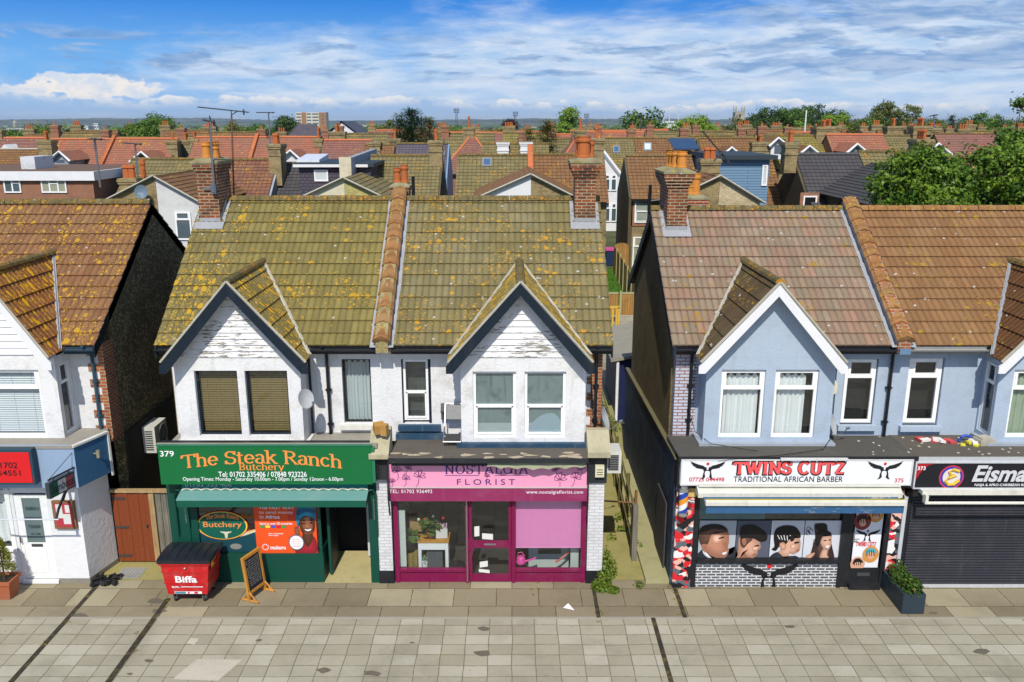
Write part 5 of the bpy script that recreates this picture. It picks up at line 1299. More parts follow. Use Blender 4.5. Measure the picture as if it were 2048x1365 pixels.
# barber pole
t = thing('barber_pole', 'glass barber pole with orange white and blue spiral stripes on the camouflage pillar', 'barber pole', (3.66, YB-.14, 1.8))
def stripes():
    m, g, b = newmat('spiral_stripes'); o = g.n('ShaderNodeTexCoord').outputs['Object']; x, y_, z = g.sep(o)
    a = g.math('DIVIDE', g.math('ARCTAN2', x, y_), 2*pi); f = g.math('FRACT', g.math('ADD', g.math('MULTIPLY', z, 2.6), a))
    col = g.mix(g.ramp(f, .33, .34), (.78, .78, .76), (.80, .30, .02)); col = g.mix(g.ramp(f, .66, .67), col, (.02, .06, .35))
    g.put(b.inputs['Base Color'], col); b.inputs['Roughness'].default_value = .15; return m
CHR = plain('chrome', (.6, .62, .64), .2, .9)
mb = MB(); mb.lathe((3.66, YB-.14, 1.9), [(.095, 0), (.095, .48)], 20); mb.build('striped_cylinder', stripes(), t, smooth=False)
mb = MB(); mb.lathe((3.66, YB-.14, 1.78), [(.05, 0), (.10, .03), (.115, .06), (.115, .11), (.1, .12)], 20); mb.box(3.62, 3.70, YB-.06, YB, 1.8, 1.86); mb.build('base', CHR, t)
mb = MB(); mb.lathe((3.66, YB-.14, 2.38), [(.1, 0), (.115, .01), (.115, .06), (.09, .08), (.085, .13), (.06, .17), (.02, .19)], 20); mb.box(3.62, 3.70, YB-.06, YB, 2.4, 2.46); mb.build('cap', CHR, t)
mb = MB(); mb.box(3.78, 3.95, YB-.05, YB-.021, 2.2, 2.46); solo(mb, 'pattern_plaque', paint('ochre_plaque', (.6, .42, .12), .6, .6, (.7, .65, .5)), 'small ochre patterned plaque beside the barber pole', 'plaque', (3.86, YB, 2.2))

# ---------------------------------------------------------------- 373, the restaurant at the right edge
h = thing('shop_house', 'pale blue rendered shop house with brown tiled roof over the black roller shutter', 'house', (11, 18, 0))
mb = MB(); mb.wall(front(18.05), 8.42, 14.6, 3.0, 5.32, [(8.78, 9.56, 3.38, 4.94)], .14); mb.build('wall', BLUE, h); mb = MB(); mb.box(8.42, 14.6, 24.6, 24.75, 0, 5.4); mb.build('rear_wall', BLUE, h)
roof, S, N = roof_pair(h, 8.42, 14.8, 7.86, T373, RIDGE_R)
gable(h, roof, 11.75, 1.50, 6.80, 5.12, N, T373G, T373, RIDGE_O, WTRIM, bd=.195, flashm=LEAD)
mb = MB(); mb.poly(front(17.418), [(10.35, 5.13), (13.15, 5.13), (11.75, 6.70)]); mb.build('gable_wall', BLUE, h)
bay(h, 10.42, 13.1, [(10.74, 11.62, 3.32, 4.86), (11.86, 12.8, 3.32, 4.86)], BLUE, paint('grey_sill', (.33, .37, .42)), sides=([(17.52, 17.98, 3.32, 4.92)], ()))
window(h, front(17.43), 10.74, 11.62, 3.32, 4.84, 'two', WPVC, .07, .05, ('net', LACE))
window(h, front(17.43), 11.86, 12.8, 3.32, 4.84, 'two', WPVC, .07, .05, ('net', LACE))
window(h, leftw(10.42), 17.52, 17.98, 3.32, 4.92, 'two', WPVC, .06, .03)
window(h, front(18.05), 8.80, 9.54, 3.42, 4.92, 'two', WPVC, .085, .05)
mb = MB(); mb.box(8.70, 9.64, 17.93, 18.1, 3.26, 3.38); mb.build('sill', BLUE, h)
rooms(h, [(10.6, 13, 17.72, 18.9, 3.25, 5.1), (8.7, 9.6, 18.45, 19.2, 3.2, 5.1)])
gutter(h, 8.5, 10.25, paint('grey_gutter', (.3, .3, .28), .5, .4))
YE3 = 16.88
mb = MB(); mb.box(8.5, 14.6, 16.62, 17.05, 2.3, 3.12); mb.box(8.5, 8.62, YE3, YE3+.2, 0, 2.4); mb.build('shopfront', BLK, h)
mb = MB(); mb.prism(fr, [(16.62, 3.121), (16.62, 3.19), (18.06, 3.14), (18.06, 3.08)], 8.503, 14.6); mb.m = 1; mb.box(8.503, 14.6, 16.59, 16.619, 3.10, 3.20); mb.build('shop_roof', [paint('brown_felt', (.105, .092, .072), .9, .6, (.17, .13, .07), .5, 10), plain('grey_edge', (.42, .43, .43))], h)
mb = MB(); n = 34; zz0, zz1 = .08, 2.3; s_ = (zz1-zz0)/n
for i in range(n):
    z = zz0+i*s_
    for (a, b, ya, yb) in ((0, .25, .0, -.022), (.25, .6, -.022, -.026), (.6, .85, -.026, -.004), (.85, 1, -.004, 0)): mb.face([(8.62, YE3+ya, z+a*s_), (14.6, YE3+ya, z+a*s_), (14.6, YE3+yb, z+b*s_), (8.62, YE3+yb, z+b*s_)])
sh = mb.build('roller_shutter', paint('shutter_black', (.030, .031, .040), .45, .4, (.10, .09, .09), .05, ds=2), h)
mb = MB(); mb.box(8.62, 14.6, YE3-.03, YE3+.02, .0, .08); mb.build('shutter_foot', plain('alu', (.6, .62, .64), .4, .3), sh)
Y = 16.56
t = sign_box('fascia_sign', 'black restaurant fascia sign with red corner, round emblem and silver script', 8.47, 14.4, Y, 2.53, 3.08, flat('board_black', (.012, .012, .016), .35), .12, plain('alu', (.6, .62, .64)))
mb = MB(); a = wz(1829, 926, Y); b = wz(1870, 927, Y); c = wz(1829, 977, Y)
mb.poly(front(Y), [(8.475, 3.07), (b[0], 3.07)]+[(b[0]-.43*(q/8)**.6, 3.07-.53*(q/8)**1.3) for q in range(1, 8)]+[(8.475, 2.54)], -.004); mb.m = 1
mb.m = 1; LT(mb, Y, '373', 1835, 933, 1851, 940.5, -.008, bold=.02); mb.build('red_corner', [flat('corner_red', (.36, .012, .02)), WHT_T], t)
c = wz(1902.6, 954.6, Y); mb = MB()
for m_, r, w_ in ((0, .26, -.004), (1, .235, -.006), (2, .185, -.008)): mb.m = m_; mb.disc(front(Y), c[0], c[1], r, r*1.02, w_, 36)
mb.m = 3; P = [(c[0]+.14, c[1]+.14), (c[0]+.02, c[1]+.18), (c[0]-.06, c[1]+.12), (c[0]-.02, c[1]+.04), (c[0]+.08, c[1]+.05), (c[0]-.05, c[1]+.0), (c[0]-.12, c[1]-.08), (c[0]-.06, c[1]-.16), (c[0]+.06, c[1]-.15), (c[0]+.16, c[1]-.06)]
mb.tube([(u, Y-.02, v) for u, v in P], .035, 6); mb.build('emblem', [flat('emb_red', (.6, .03, .06)), flat('emb_blue', (.05, .04, .3)), flat('emb_pale', (.62, .6, .6)), flat('emb_gold', (.70, .42, .03))], t)
mb = MB(); LT(mb, Y, 'Eisma', 1945, 931, 2054, 964, bold=.03, shear=.25); mb.build('script_lettering', flat('silver', (.55, .55, .57)), t)
mb = MB(); LT(mb, Y, 'NAIJA & AFRO-CARIBBEAN RE', 1949, 967.5, 2050, 974, bold=.008); mb.build('lettering', WHT_T, t)
t = thing('awning', 'slim cream awning cassette and rail below the black restaurant sign', 'awning', (11.4, 16.5, 2.3))
mb = MB(); mb.box(8.6, 14.4, 16.44, 16.62, 2.41, 2.50); mb.build('cassette', CRM, t); mb = MB(); mb.tube([(8.66, 16.34, 2.28), (14.4, 16.34, 2.28)], .032, 8); mb.box(8.62, 8.68, 16.32, 16.45, 2.26, 2.45); mb.build('front_bar', CRM, t)

# ---------------------------------------------------------------- the Italian restaurant at the left edge
h = thing('shop_house', 'white rendered house with lichened red brown roof over the Italian restaurant', 'house', (-12, 18, 0))
mb = MB(); mb.wall(front(18.05), -16, -9.55, 3.0, 5.32); mb.build('wall', W379, h); mb = MB(); mb.box(-16, -9.1, 24.6, 24.75, 0, 5.4); mb.build('rear_wall', W379, h)
roof, S, N = roof_pair(h, -16.2, -9.0, 8.02, TRES, RIDGE_O)
gable(h, roof, -10.85, 1.16, 6.98, 5.22, N, TRESG, TRESG, RIDGE_O, WTRIM, bd=.195, flashm=LEAD)
boards(h, -10.85, 1.16, 5.2, 6.98, 5.22, 17.42, plain('white_cladding', (.78, .78, .78), .4), .15)
mb = MB(); mb.box(-11.95, -9.78, 17.43, 17.5, 5.1, 5.4); mb.build('gable_band', W379, h)
bay(h, -11.95, -9.75, [(-11.5, -10.12, 3.32, 4.86)], W379, CREAM, sides=((), [(17.55, 17.98, 3.35, 4.92)]))
window(h, front(17.43), -11.5, -10.12, 3.32, 4.86, 'two', WPVC, .075, .05, ('blind', BLINDW))
window(h, rightw(-9.75), 17.55, 17.98, 3.35, 4.92, 'two', WPVC, .05, .03)
mb = MB(); mb.box(-11.8, -9.9, 17.75, 18.9, 3.25, 5.1); mb.build('room', DARKROOM, h)
gutter(h, -9.7, -9.0, paint('blue_grey_gutter', (.02, .05, .08)))
pipe(h, -9.22, 3.3, 5.28, mat=paint('blue_pipe', (.03, .07, .10), .5))
mb = MB(); mb.box(-9.55, -9.12, 18.04, 18.3, 3.0, 5.3); mb.build('render_corner', paint('rough_white', (.72, .72, .71), .8, .3, (.3, .3, .3), .9, 9), h)
mb = MB(); mb.box(-9.12, -8.99, 18.02, 18.5, 3.0, 5.25)
for i in range(6):  mb.box(-9.36, -9.12, 18.025, 18.05, 3.2+i*.36, 3.38+i*.36)
mb.build('quoin', BRK_OR, h)
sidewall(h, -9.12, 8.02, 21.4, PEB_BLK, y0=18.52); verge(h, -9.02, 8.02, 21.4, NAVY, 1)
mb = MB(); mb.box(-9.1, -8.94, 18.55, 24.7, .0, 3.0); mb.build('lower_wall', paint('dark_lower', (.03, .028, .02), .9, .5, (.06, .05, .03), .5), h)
# ground floor: corner turned slightly
A, B_ = Vector((-9.43, YF, 0)), Vector((-9.20, 17.95, 0))
d = (B_-A).normalized(); sfr = (A, d, Z_, Vector((-d.y, d.x, 0)))
mb = MB(); mb.wall(front(YF), -16, -9.43, 0, 2.4, [(-10.86, -10.14, .10, 2.18), (-14, -10.95, .85, 2.18)], .1); mb.quad(sfr, 0, .93, 0, 2.4); mb.build('shopfront', paint('restaurant_white', (.78, .78, .78), .6, .08, (.4, .4, .4), .6, 8), h)
mb = MB(); mb.obox(front(YF-.008), -10.14, -9.42, 0, .12, 0, .007); mb.obox(sfr, -.005, .93, 0, .13, -.012, 0); mb.build('plinth', paint('grey_plinth', (.25, .24, .2), .8, .5), h)
dfr = front(YF+.02)
mb = MB(); mb.obox(dfr, -10.86, -10.14, .10, .16, 0, .06); mb.obox(dfr, -10.86, -10.79, .16, 2.12, 0, .06); mb.obox(dfr, -10.21, -10.14, .16, 2.12, 0, .06); mb.obox(dfr, -10.79, -10.21, 2.05, 2.12, 0, .06); mb.obox(dfr, -10.79, -10.21, .16, .98, .01, .05); mb.obox(dfr, -10.79, -10.70, .98, 2.05, 0, .055); mb.obox(dfr, -10.30, -10.21, .98, 2.05, 0, .055); mb.obox(dfr, -10.69, -10.31, .25, .85, .0, .01)
dr = mb.build('door', WPVC, h)
mb = MB(); mb.quad(dfr, -10.70, -10.30, .98, 2.05, .02); mb.build('pane', paint('grey_glass', (.13, .18, .18), .15, .1, spec=.5, bump=0), dr)
mb = MB()
for s, z, ww in (('SAMBUCA', 1.76, .3), ('RISTORANTE', 1.52, .36), ('ITALIANO', 1.33, .28)): serif(mb, dfr, s, -10.5-ww/2, -10.5+ww/2, z, z+.075, .14, .06, .014)
letters(mb, dfr, 'EST 1980', -10.6, -10.4, 1.16, 1.21, .014); mb.build('lettering', flat('etched_black', (.03, .035, .035)), dr)
mb = MB(); mb.box(-10.62, -10.38, YF+.012, YF+.03, .89, .95); mb.tube([(-10.82, YF-.03, 1.0), (-10.82, YF-.03, 1.14)], .015, 6); mb.build('handle', plain('dark_steel', (.06, .06, .06)), dr)
mb = MB(); mb.box(-10.9, -10.1, YF-.06, YF+.02, .02, .10); mb.build('step', WPVC, h)
mb = MB(); mb.quad(front(YF), -14, -10.95, .85, 2.18, .08); win = mb.build('shop_window', GLS, h)
mb = MB(); n = 50
for i in range(n):
    xa, xb = -12.5+1.5*i/n, -12.5+1.5*(i+1)/n; mb.face([(xa, YF+.25+.03*sin(xa*40), .9), (xb, YF+.25+.03*sin(xb*40), .9), (xb, YF+.25+.03*sin(xb*40), 2.1), (xa, YF+.25+.03*sin(xa*40), 2.1)])
mb.build('curtain', NETW, win, smooth=True)
mb = MB(); mb.box(-11.03, -10.93, YF-.02, YF+.1, .8, 2.3); mb.box(-14, -10.9, YF-.03, YF+.1, 2.18, 2.26); mb.box(-14, -10.93, YF-.06, YF+.1, .8, .86); mb.build('window_frame', WPVC, win)
rooms(h, [(-15, -9.6, YF+.4, 20, .02, 2.9)])
FBLUE = paint('pale_fascia', (.26, .36, .50), .5, .25, (.32, .36, .40), .08); FDARK = paint('blue_fascia', (.035, .115, .225), .5, .1, (.05, .12, .2), .08)
mb = MB(); mb.box(-16, -9.30, 16.88, 17.0, 2.38, 3.32); mb.build('fascia', FBLUE, h)
A2, B2 = Vector((-9.30, 16.88, 0)), Vector((-8.98, 17.75, 0)); d2 = (B2-A2).normalized(); s2 = (A2, d2, Z_, Vector((-d2.y, d2.x, 0)))
mb = MB(); mb.obox(s2, 0.0, .93, 2.38, 3.30, 0, .04); mb.build('side_fascia', FDARK, h)
mb = MB(); mb.obox(s2, -.02, .95, 3.301, 3.345, -.03, .06); mb.obox(s2, .90, .95, 2.3, 3.30, -.03, -.001); mb.build('fascia_trim', CREAM, h)
mb = MB(); mb.face([(-16, 16.9, 3.31), (-9.32, 16.9, 3.31), (-9.06, 17.7, 3.31), (-9.06, 18.06, 3.31), (-16, 18.06, 3.31)]); mb.box(-16, -9.31, 16.86, 16.878, 3.28, 3.345); mb.build('shop_roof', FELTL, h)
mb = MB(); mb.face([(-16, YF, 2.39), (-9.43, YF, 2.39), (-9.3, 16.88, 2.39), (-16, 16.88, 2.39)]); mb.face([(-9.43, YF, 2.39), (-9.3, 16.88, 2.39), (-8.99, 17.74, 2.39), (-9.2, 17.95, 2.39)]); mb.build('fascia_soffit', W379, h)
# red light box
t = thing('light_box_sign', 'red projecting box sign with black phone number on the pale blue fascia', 'sign', (-11, 16.88, 2.5))
Y = 16.68
X1, _ = wz(66, 935, Y); zt = wz(40, 905, Y)[1]; zb = wz(40, 966, Y)[1]
mb = MB(); mb.box(-12.4, X1, Y+.01, Y+.2, zb-.05, zt+.05); bx = mb.build('case', paint('petrol_blue', (.02, .06, .09), .5, .2), t)
mb = MB(); mb.quad(front(Y), -12.35, X1-.05, zb, zt); pn = mb.build('panel', flat('light_red', (.62, .012, .015)), t)
mb = MB(); LT(mb, Y, '01702', -12, 925, 35, 937, bold=.01); LT(mb, Y, '54551', -4, 941, 41, 951.5, bold=.01); mb.build('lettering', BLK_T, pn)
# hanging sign
t = thing('hanging_sign', 'small hanging sign in green white and red stripes at the corner of the pale fascia', 'sign', (-9.35, 16.8, 2.5))
P0, P1 = at(146, 938, 16.85), at(97, 968, 16.2)
dd = Vector((P1.x-P0.x, P1.y-P0.y, 0)); L = dd.length; dd /= L
hf = (Vector((P0.x, P0.y, 2.62)), -dd, Z_, Vector((dd.y, -dd.x, 0)))
hf = (Vector((P1.x, P1.y, 2.60)), -dd, Z_, Vector((-(-dd).y, (-dd).x, 0)))
mb = MB(); mb.obox(hf, 0, L, -.17, .17, 0, .1); bd_ = mb.build('board', paint('sign_shell', (.04, .05, .06), .4), t)
mb = MB()
for k, m_ in enumerate((0, 1, 2)): mb.m = m_; mb.quad(hf, L*(.03+k*.313), L*(.03+(k+1)*.313), -.14, .14, -.004)
mb.m = 3; letters(mb, hf, 'Sambuca', L*.06, L*.94, -.08, .10, -.008, shear=.2); mb.build('lettering', [flat('flag_deep_green', (.01, .08, .05)), flat('flag_grey', (.35, .38, .40)), flat('flag_dusky_red', (.22, .06, .07)), BLK_T], bd_)
mb = MB(); mb.tube([hf[0]+Z_*.25, hf[0]+(-dd)*L*1.1+Z_*.25], .02, 6); mb.tube([hf[0]+Z_*.25, hf[0]+(-dd)*L*1.1+Z_*.6], .008, 4); mb.tube([hf[0]+(-dd)*L*.2+Z_*.17, hf[0]+(-dd)*L*.2+Z_*.25], .01, 4); mb.tube([hf[0]+(-dd)*L*.8+Z_*.17, hf[0]+(-dd)*L*.8+Z_*.25], .01, 4); mb.build('bracket', BPLAST, t)
# porch canopy
t = thing('door_canopy', 'clear door canopy on black scroll brackets over the restaurant door', 'canopy', (-10.4, 17, 2.0))
mb = MB()
for X in (-11.1, -9.62): mb.tube([(X, YF-.02, 2.36), (X, YF-.12, 2.3), (X, 16.55, 2.02), (X, 16.42, 1.86)], .03, 6); mb.tube([(X, YF-.02, 1.95), (X, 16.8, 2.12), (X, YF-.04, 2.3)], .015, 5)
mb.build('bracket', BPLAST, t)
mb = MB(); mb.face([(-11.2, 16.42, 1.88), (-9.56, 16.42, 1.88), (-9.56, YF, 2.38), (-11.2, YF, 2.38)]); mb.build('canopy_sheet', glass('clear_sheet', (.95, .97, .97), .1), t)
mb = MB(); mb.tube([(-11.2, 16.41, 1.87), (-9.56, 16.41, 1.87)], .016, 6); mb.build('rail', plain('alu', (.6, .62, .64)), t)
t = thing('menu_case', 'wooden framed menu case with red and white pages beside the restaurant door', 'menu board', (-9.78, YF, 1.38))
mb = MB(); mb.box(-10.0, -9.52, YF-.07, YF-.003, 1.36, 2.02); mb.build('case', wood('menu_wood', (.20, .10, .04), (.28, .15, .06)), t)
mb = MB(); mb.quad(front(YF-.074), -9.95, -9.57, 1.41, 1.97); mb.m = 1
for a, b, c, d_ in ((-9.92, -9.78, 1.62, 1.95), (-9.78, -9.62, 1.48, 1.72), (-9.72, -9.62, 1.75, 1.93)): mb.quad(front(YF-.078), a, b, c, d_)
mb.build('pages', [flat('menu_red', (.45, .04, .06)), flat('paper', (.66, .66, .62))], t)
mb = MB(); c = s2[0]+d2*.50+Z_*2.98; nn = -s2[3]; mb.tube([c, c+nn*.1], .02, 6); mb.tube([c+nn*.12-Z_*.08, c+nn*.12+Z_*.09], .045, 10)
solo(mb, 'wall_lamp', plain('brass_grey', (.45, .42, .3), .3, .6), 'small metal wall lamp on the dark blue side fascia', 'lamp', tuple(c))
# ================================================================== things on the street and in the alleys
STEEL = plain('steel', (.35, .36, .36), .35, .8)
# refuse bin
RED_P = paint('bin_red', (.50, .012, .013), .45, .38, (.52, .20, .17), .06, spec=.4, ds=5)
bx0, bx1, by0, by1 = -7.42, -6.40, 16.16, 16.92
t = thing('wheelie_bin', 'red four wheeled refuse bin with black lid in front of the green butcher shop', 'bin', (-6.76, 16.54, .008))
mb = MB()
lv = [(.0, .24, 0), (.35, .50, 0), (.352, .50, -.014), (.40, .53, -.014), (.402, .53, 0), (.70, .76, 0), (.702, .76, -.014), (.74, .79, -.014), (.742, .79, 0), (1, .97, 0)]
rings = []
for f, z, o in lv:
    k = (z-.24)/.73; ix, iy = .09*(1-k)+o, .03*(1-k)+o
    rings.append([(bx0+ix, by0+iy, z), (bx1-ix, by0+iy, z), (bx1-ix, by1-iy, z), (bx0+ix, by1-iy, z)])
for a, b in zip(rings, rings[1:]):
    for k in range(4): mb.face([a[k], a[(k+1) % 4], b[(k+1) % 4], b[k]])
mb.face(rings[0]); mb.box(bx0-.03, bx1+.03, by0-.03, by1+.03, .95, 1.0)
for x in (bx0-.06, bx1+.02): mb.box(x, x+.04, 16.4, 16.7, .86, .90)
body = mb.build('body', RED_P, t)
mb = MB(); n = 12
P = [(by0-.05+(by1-by0+.10)*i/n, 1.0+.03+.075*sin(pi*(.18+.72*i/n))) for i in range(n+1)]
for i in range(n): mb.face([(bx0-.05, *P[i]), (bx1+.05, *P[i]), (bx1+.05, *P[i+1]), (bx0-.05, *P[i+1])])
for x in (bx0-.05, bx1+.05): mb.face([(x, y_, z) for y_, z in P]+[(x, by1+.05, 1.0), (x, by0-.05, 1.0)])
mb.face([(bx0-.05, by0-.05, 1.0), (bx1+.05, by0-.05, 1.0), (bx1+.05, *P[0]), (bx0-.05, *P[0])])
for k in range(5):
    x = bx0+.1+k*.19
    for i in range(1, n-1): mb.face([(x, P[i][0], P[i][1]+.014), (x+.05, P[i][0], P[i][1]+.014), (x+.05, P[i+1][0], P[i+1][1]+.014), (x, P[i+1][0], P[i+1][1]+.014)])
    mb.box(x, x+.05, P[1][0]-.005, P[1][0], P[1][1]-.03, P[1][1]+.014)
mb.build('lid', paint('lid_black', (.012, .015, .022), .35, .2, (.08, .09, .1), .1, spec=.5), t)
RUB = plain('rubber', (.03, .03, .032), .7)
for x in (bx0+.2, bx1-.2):
    for y_ in (by0+.14, by1-.14):
        mb = MB(); mb.tube([(x-.022, y_+.03, .085), (x+.022, y_+.03, .085)], .078, 14); wl = mb.build('wheel', RUB, t)
        mb = MB(); mb.box(x-.04, x-.028, y_-.03, y_+.05, .08, .235); mb.box(x+.028, x+.04, y_-.03, y_+.05, .08, .235); mb.box(x-.05, x+.05, y_-.06, y_+.06, .215, .238); mb.tube([(x-.045, y_+.03, .085), (x+.045, y_+.03, .085)], .03, 8); mb.build('fork', STEEL, wl)
bf = (Vector((0, by0+.03, .24)), X_, Vector((0, -.03, .73)).normalized(), Y_)
mb = MB(); letters(mb, bf, 'Biffa', -7.13, -6.67, .29, .45, -.018, bold=.03); letters(mb, bf, 'Biffa', -7.22, -7.06, .165, .205, -.018, bold=.02)
mb.quad(bf, -7.03, -6.56, .178, .195, -.017); mb.build('lettering', WHT_T, body)
mb = MB(); mb.quad(bf, -7.18, -6.60, .02, .075, -.016); mb.m = 1; mb.quad(bf, -7.17, -6.94, .026, .069, -.018); mb.m = 2; mb.quad(bf, -6.90, -6.86, .026, .069, -.018); mb.quad(bf, -6.76, -6.68, .026, .069, -.018); mb.m = 3; mb.face([(bx1+.004, 16.3, .80), (bx1+.004, 16.6, .80), (bx1+.008, 16.6, .92), (bx1+.008, 16.3, .92)])
mb.build('sticker', [WHT_T, flat('sticker_teal', (.04, .25, .32)), RED_T, YEL_T], body)
mb = MB(); mb.lathe((-6.9, by0-.0, .86), [(.02, 0), (.035, .01), (.02, .03)], 10); mb.build('lock', STEEL, body)

# chalk board
OAK = wood('orange_wood', (.42, .17, .02), (.55, .26, .04), 30)
t = thing('chalkboard', 'chalkboard in an orange wooden frame standing on feet beside the red bin', 'chalkboard', (-5.5, 16.5, .008))
A, B = Vector((-5.64, 16.26, 0)), Vector((-5.42, 16.78, 0)); d = (B-A).normalized(); L = (B-A).length
cf = (A, d, Vector((-.10, .04, 1)).normalized()*.96, Vector((-d.y, d.x, 0)))
mb = MB(); mb.obox(cf, 0, .05, .0, 1.06, -.03, .03); mb.obox(cf, L-.05, L, .0, 1.06, -.03, .03); mb.obox(cf, .05, L-.05, 1.0, 1.06, -.028, .028); mb.obox(cf, .05, L-.05, .17, .23, -.028, .028); fm = mb.build('frame', OAK, t)
for u in (.025, L-.025):
    c = A+d*u; n_ = cf[3]
    mb = MB(); mb.tube([c+n_*.2+Z_*.03, c-n_*.24+Z_*.03], .028, 4); mb.tube([c-n_*.2+Z_*.04, c+Z_*.22], .02, 4); mb.tube([c+n_*.16+Z_*.04, c+Z_*.22], .02, 4); mb.build('foot', OAK, t)
mb = MB(); mb.obox(cf, .05, L-.05, .23, 1.0, -.012, .012); bd_ = mb.build('slate', paint('slate_black', (.016, .018, .022), .7, .4, (.07, .07, .08)), t)
mb = MB(); z = .92
while z > .3:
    u = L-.09
    while u > .12:
        w_ = random.uniform(.03, .09)
        P = [cf[0]+d*(u-w_*k/6)+cf[2]*(z+random.uniform(-.011, .011))+cf[3]*-.0135 for k in range(7)]
        mb.tube(P, .0035, 3, False); u -= w_+.025
    z -= .052
mb.build('chalk_marks', flat('chalk', (.5, .5, .48)), bd_)

# conifer in a pot
def needles(mb, c, rx, rz, n, s, up=True):
    for i in range(n):
        z = random.random()**1.2; r = rx*(1-z)**.75*math.sqrt(random.random()); a = random.random()*2*pi
        p = Vector((c[0]+r*cos(a), c[1]+r*sin(a), c[2]+z*rz)); o = Vector((cos(a), sin(a), .55)).normalized()
        t_ = o.cross(Vector((random.gauss(0, 1), random.gauss(0, 1), random.gauss(0, 1)))).normalized(); L_ = s*random.uniform(.7, 1.4); j = random.random()
        mb.face([p-t_*s*.22, p+t_*s*.22, p+o*L_+t_*s*.1, p+o*L_-t_*s*.1], [(j, 0)]*4)
CONIF = leaf('conifer_leaf', (.16, .19, .015), (.36, .34, .035), (.12, .15, .015))
BARK = wood('bark', (.07, .045, .025), (.12, .085, .05), 20)
t = thing('potted_conifer', 'small golden conifer in a square terracotta pot by the restaurant door', 'potted plant', (-10.97, 16.5, .008))
TERR = paint('terracotta', (.40, .12, .05), .8, .3, (.3, .2, .15), .1)
mb = MB(); q = lambda r, z: [(-10.97-r, 16.5-r, z), (-10.97+r, 16.5-r, z), (-10.97+r, 16.5+r, z), (-10.97-r, 16.5+r, z)]
R_ = [q(.15, .01), q(.21, .38), q(.235, .38), q(.24, .46), q(.20, .46), q(.19, .40)]
for a, b in zip(R_, R_[1:]):
    for k in range(4): mb.face([a[k], a[(k+1) % 4], b[(k+1) % 4], b[k]])
mb.face(R_[0]); p = mb.build('pot', TERR, t)
mb = MB(); mb.face(q(.192, .41)); mb.build('soil', plain('soil', (.035, .028, .015), .95), p)
mb = MB(); mb.tube([(-10.97, 16.5, .4), (-10.96, 16.5, .8), (-10.97, 16.5, 1.25)], [.022, .016, .006], 6)
for i in range(16): a = i*2.4; z = .65+i*.035; mb.tube([(-10.97, 16.5, z), (-10.97+.2*cos(a)*(1.3-z), 16.5+.2*sin(a)*(1.3-z), z+.06)], .005, 4)
mb.build('trunk', BARK, t)
mb = MB(); needles(mb, (-10.97, 16.5, .58), .24, .80, 950, .06); mb.build('foliage', CONIF, t)

# trough planter
LV = leaf('shrub_leaf', (.035, .085, .012), (.10, .17, .02), (.05, .10, .012))
LVM = leaf('weed_leaf', (.10, .17, .015), (.24, .30, .03), (.09, .15, .015))
def shrub(mb, c, r, h, n, s):
    for i in range(n):
        a = random.random()*2*pi; u = random.random(); rr = r*math.sqrt(random.random()); z = h*u*(1-.45*(rr/r))
        p = Vector((c[0]+rr*cos(a), c[1]+rr*sin(a), c[2]+z))
        nn = Vector((random.gauss(0, .6)+.5*cos(a), random.gauss(0, .6)+.5*sin(a), random.gauss(.6, .4))).normalized(); t1 = nn.cross(Vector((random.random(), random.random(), random.random()))).normalized(); t2 = nn.cross(t1); k = s*random.uniform(.6, 1.3); j = random.random()
        mb.face([p-t1*k*.5, p+t2*k*.28, p+t1*k*.5, p-t2*k*.28], [(j, 0)]*4)
t = thing('planter', 'long dark trough planter with green shrubs between barber door and roller shutter', 'planter', (8.4, 16.35, .008))
mb = MB(); X0, X1, Y0, Y1 = 8.15, 8.62, 15.80, 16.82
for a in ((X0, X1, Y0, Y0+.04, .01, .46), (X0, X1, Y1-.04, Y1, .01, .46), (X0, X0+.04, Y0+.04, Y1-.04, .01, .46), (X1-.04, X1, Y0+.04, Y1-.04, .01, .46), (X0+.04, X1-.04, Y0+.04, Y1-.04, .01, .40)): mb.box(*a)
mb.build('trough', paint('trough_slate', (.025, .040, .055), .5, .25, (.07, .08, .09), .1), t)
mb = MB()
for k in range(7): shrub(mb, (8.385+random.uniform(-.06, .06), 15.95+k*.125, .40), .19, random.uniform(.28, .52), 210, .075)
mb.build('foliage', LV, t)
mb = MB()
for k in range(14): p = Vector((8.385+random.uniform(-.16, .16), 15.88+random.random()*.5, .46+random.random()*.08)); mb.rbox(p, .035, .035, .03, random.random()*3)
mb.build('blossom', flat('blossom', (.6, .06, .03)), t)
# weeds at the florist's corner
mb = MB()
for k, (x, y_, h_, r) in enumerate(((2.10, 17.15, .95, .16), (2.18, 17.35, .7, .2), (2.05, 16.95, .5, .16), (1.95, 16.8, .25, .2), (2.2, 16.7, .12, .15))): shrub(mb, (x, y_, .0), r, h_, 330, .075)
solo(mb, 'weed', LVM, 'tall bright green weed growing at the corner of the florist shop and alley', 'weed', (2.1, 17.1, 0))
mb = MB()
for k in range(60):
    x, y_ = random.choice(((-9.22, 15.4), (-7.43, 15.6), (1.8, 16.2), (3.6, 16.3), (-7.43, 16.2), (.5, 17.0), (3.6, 16.9)))
    shrub(mb, (x+random.gauss(0, .07), y_+random.gauss(0, .45), .0), .05, .03, 5, .05)
tag(mb.build('weeds', leaf('joint_weed', (.20, .17, .02), (.30, .24, .03), (.14, .14, .02)), None), 'dry yellow weeds growing in the paving joints', 'weeds', kind='stuff')
mb = MB()
for k in range(46):
    x, y_ = random.choice(((2.15, 22), (2.7, 25), (3.3, 27), (2.6, 29.5), (3.1, 32), (2.95, 19))); shrub(mb, (x+random.gauss(0, .22), y_+random.gauss(0, 1.2), .01), .14, random.uniform(.08, .4), 26, .09)
tag(mb.build('alley_weeds', LVM), 'green weeds growing through the alley path between the houses', 'weeds', kind='stuff')
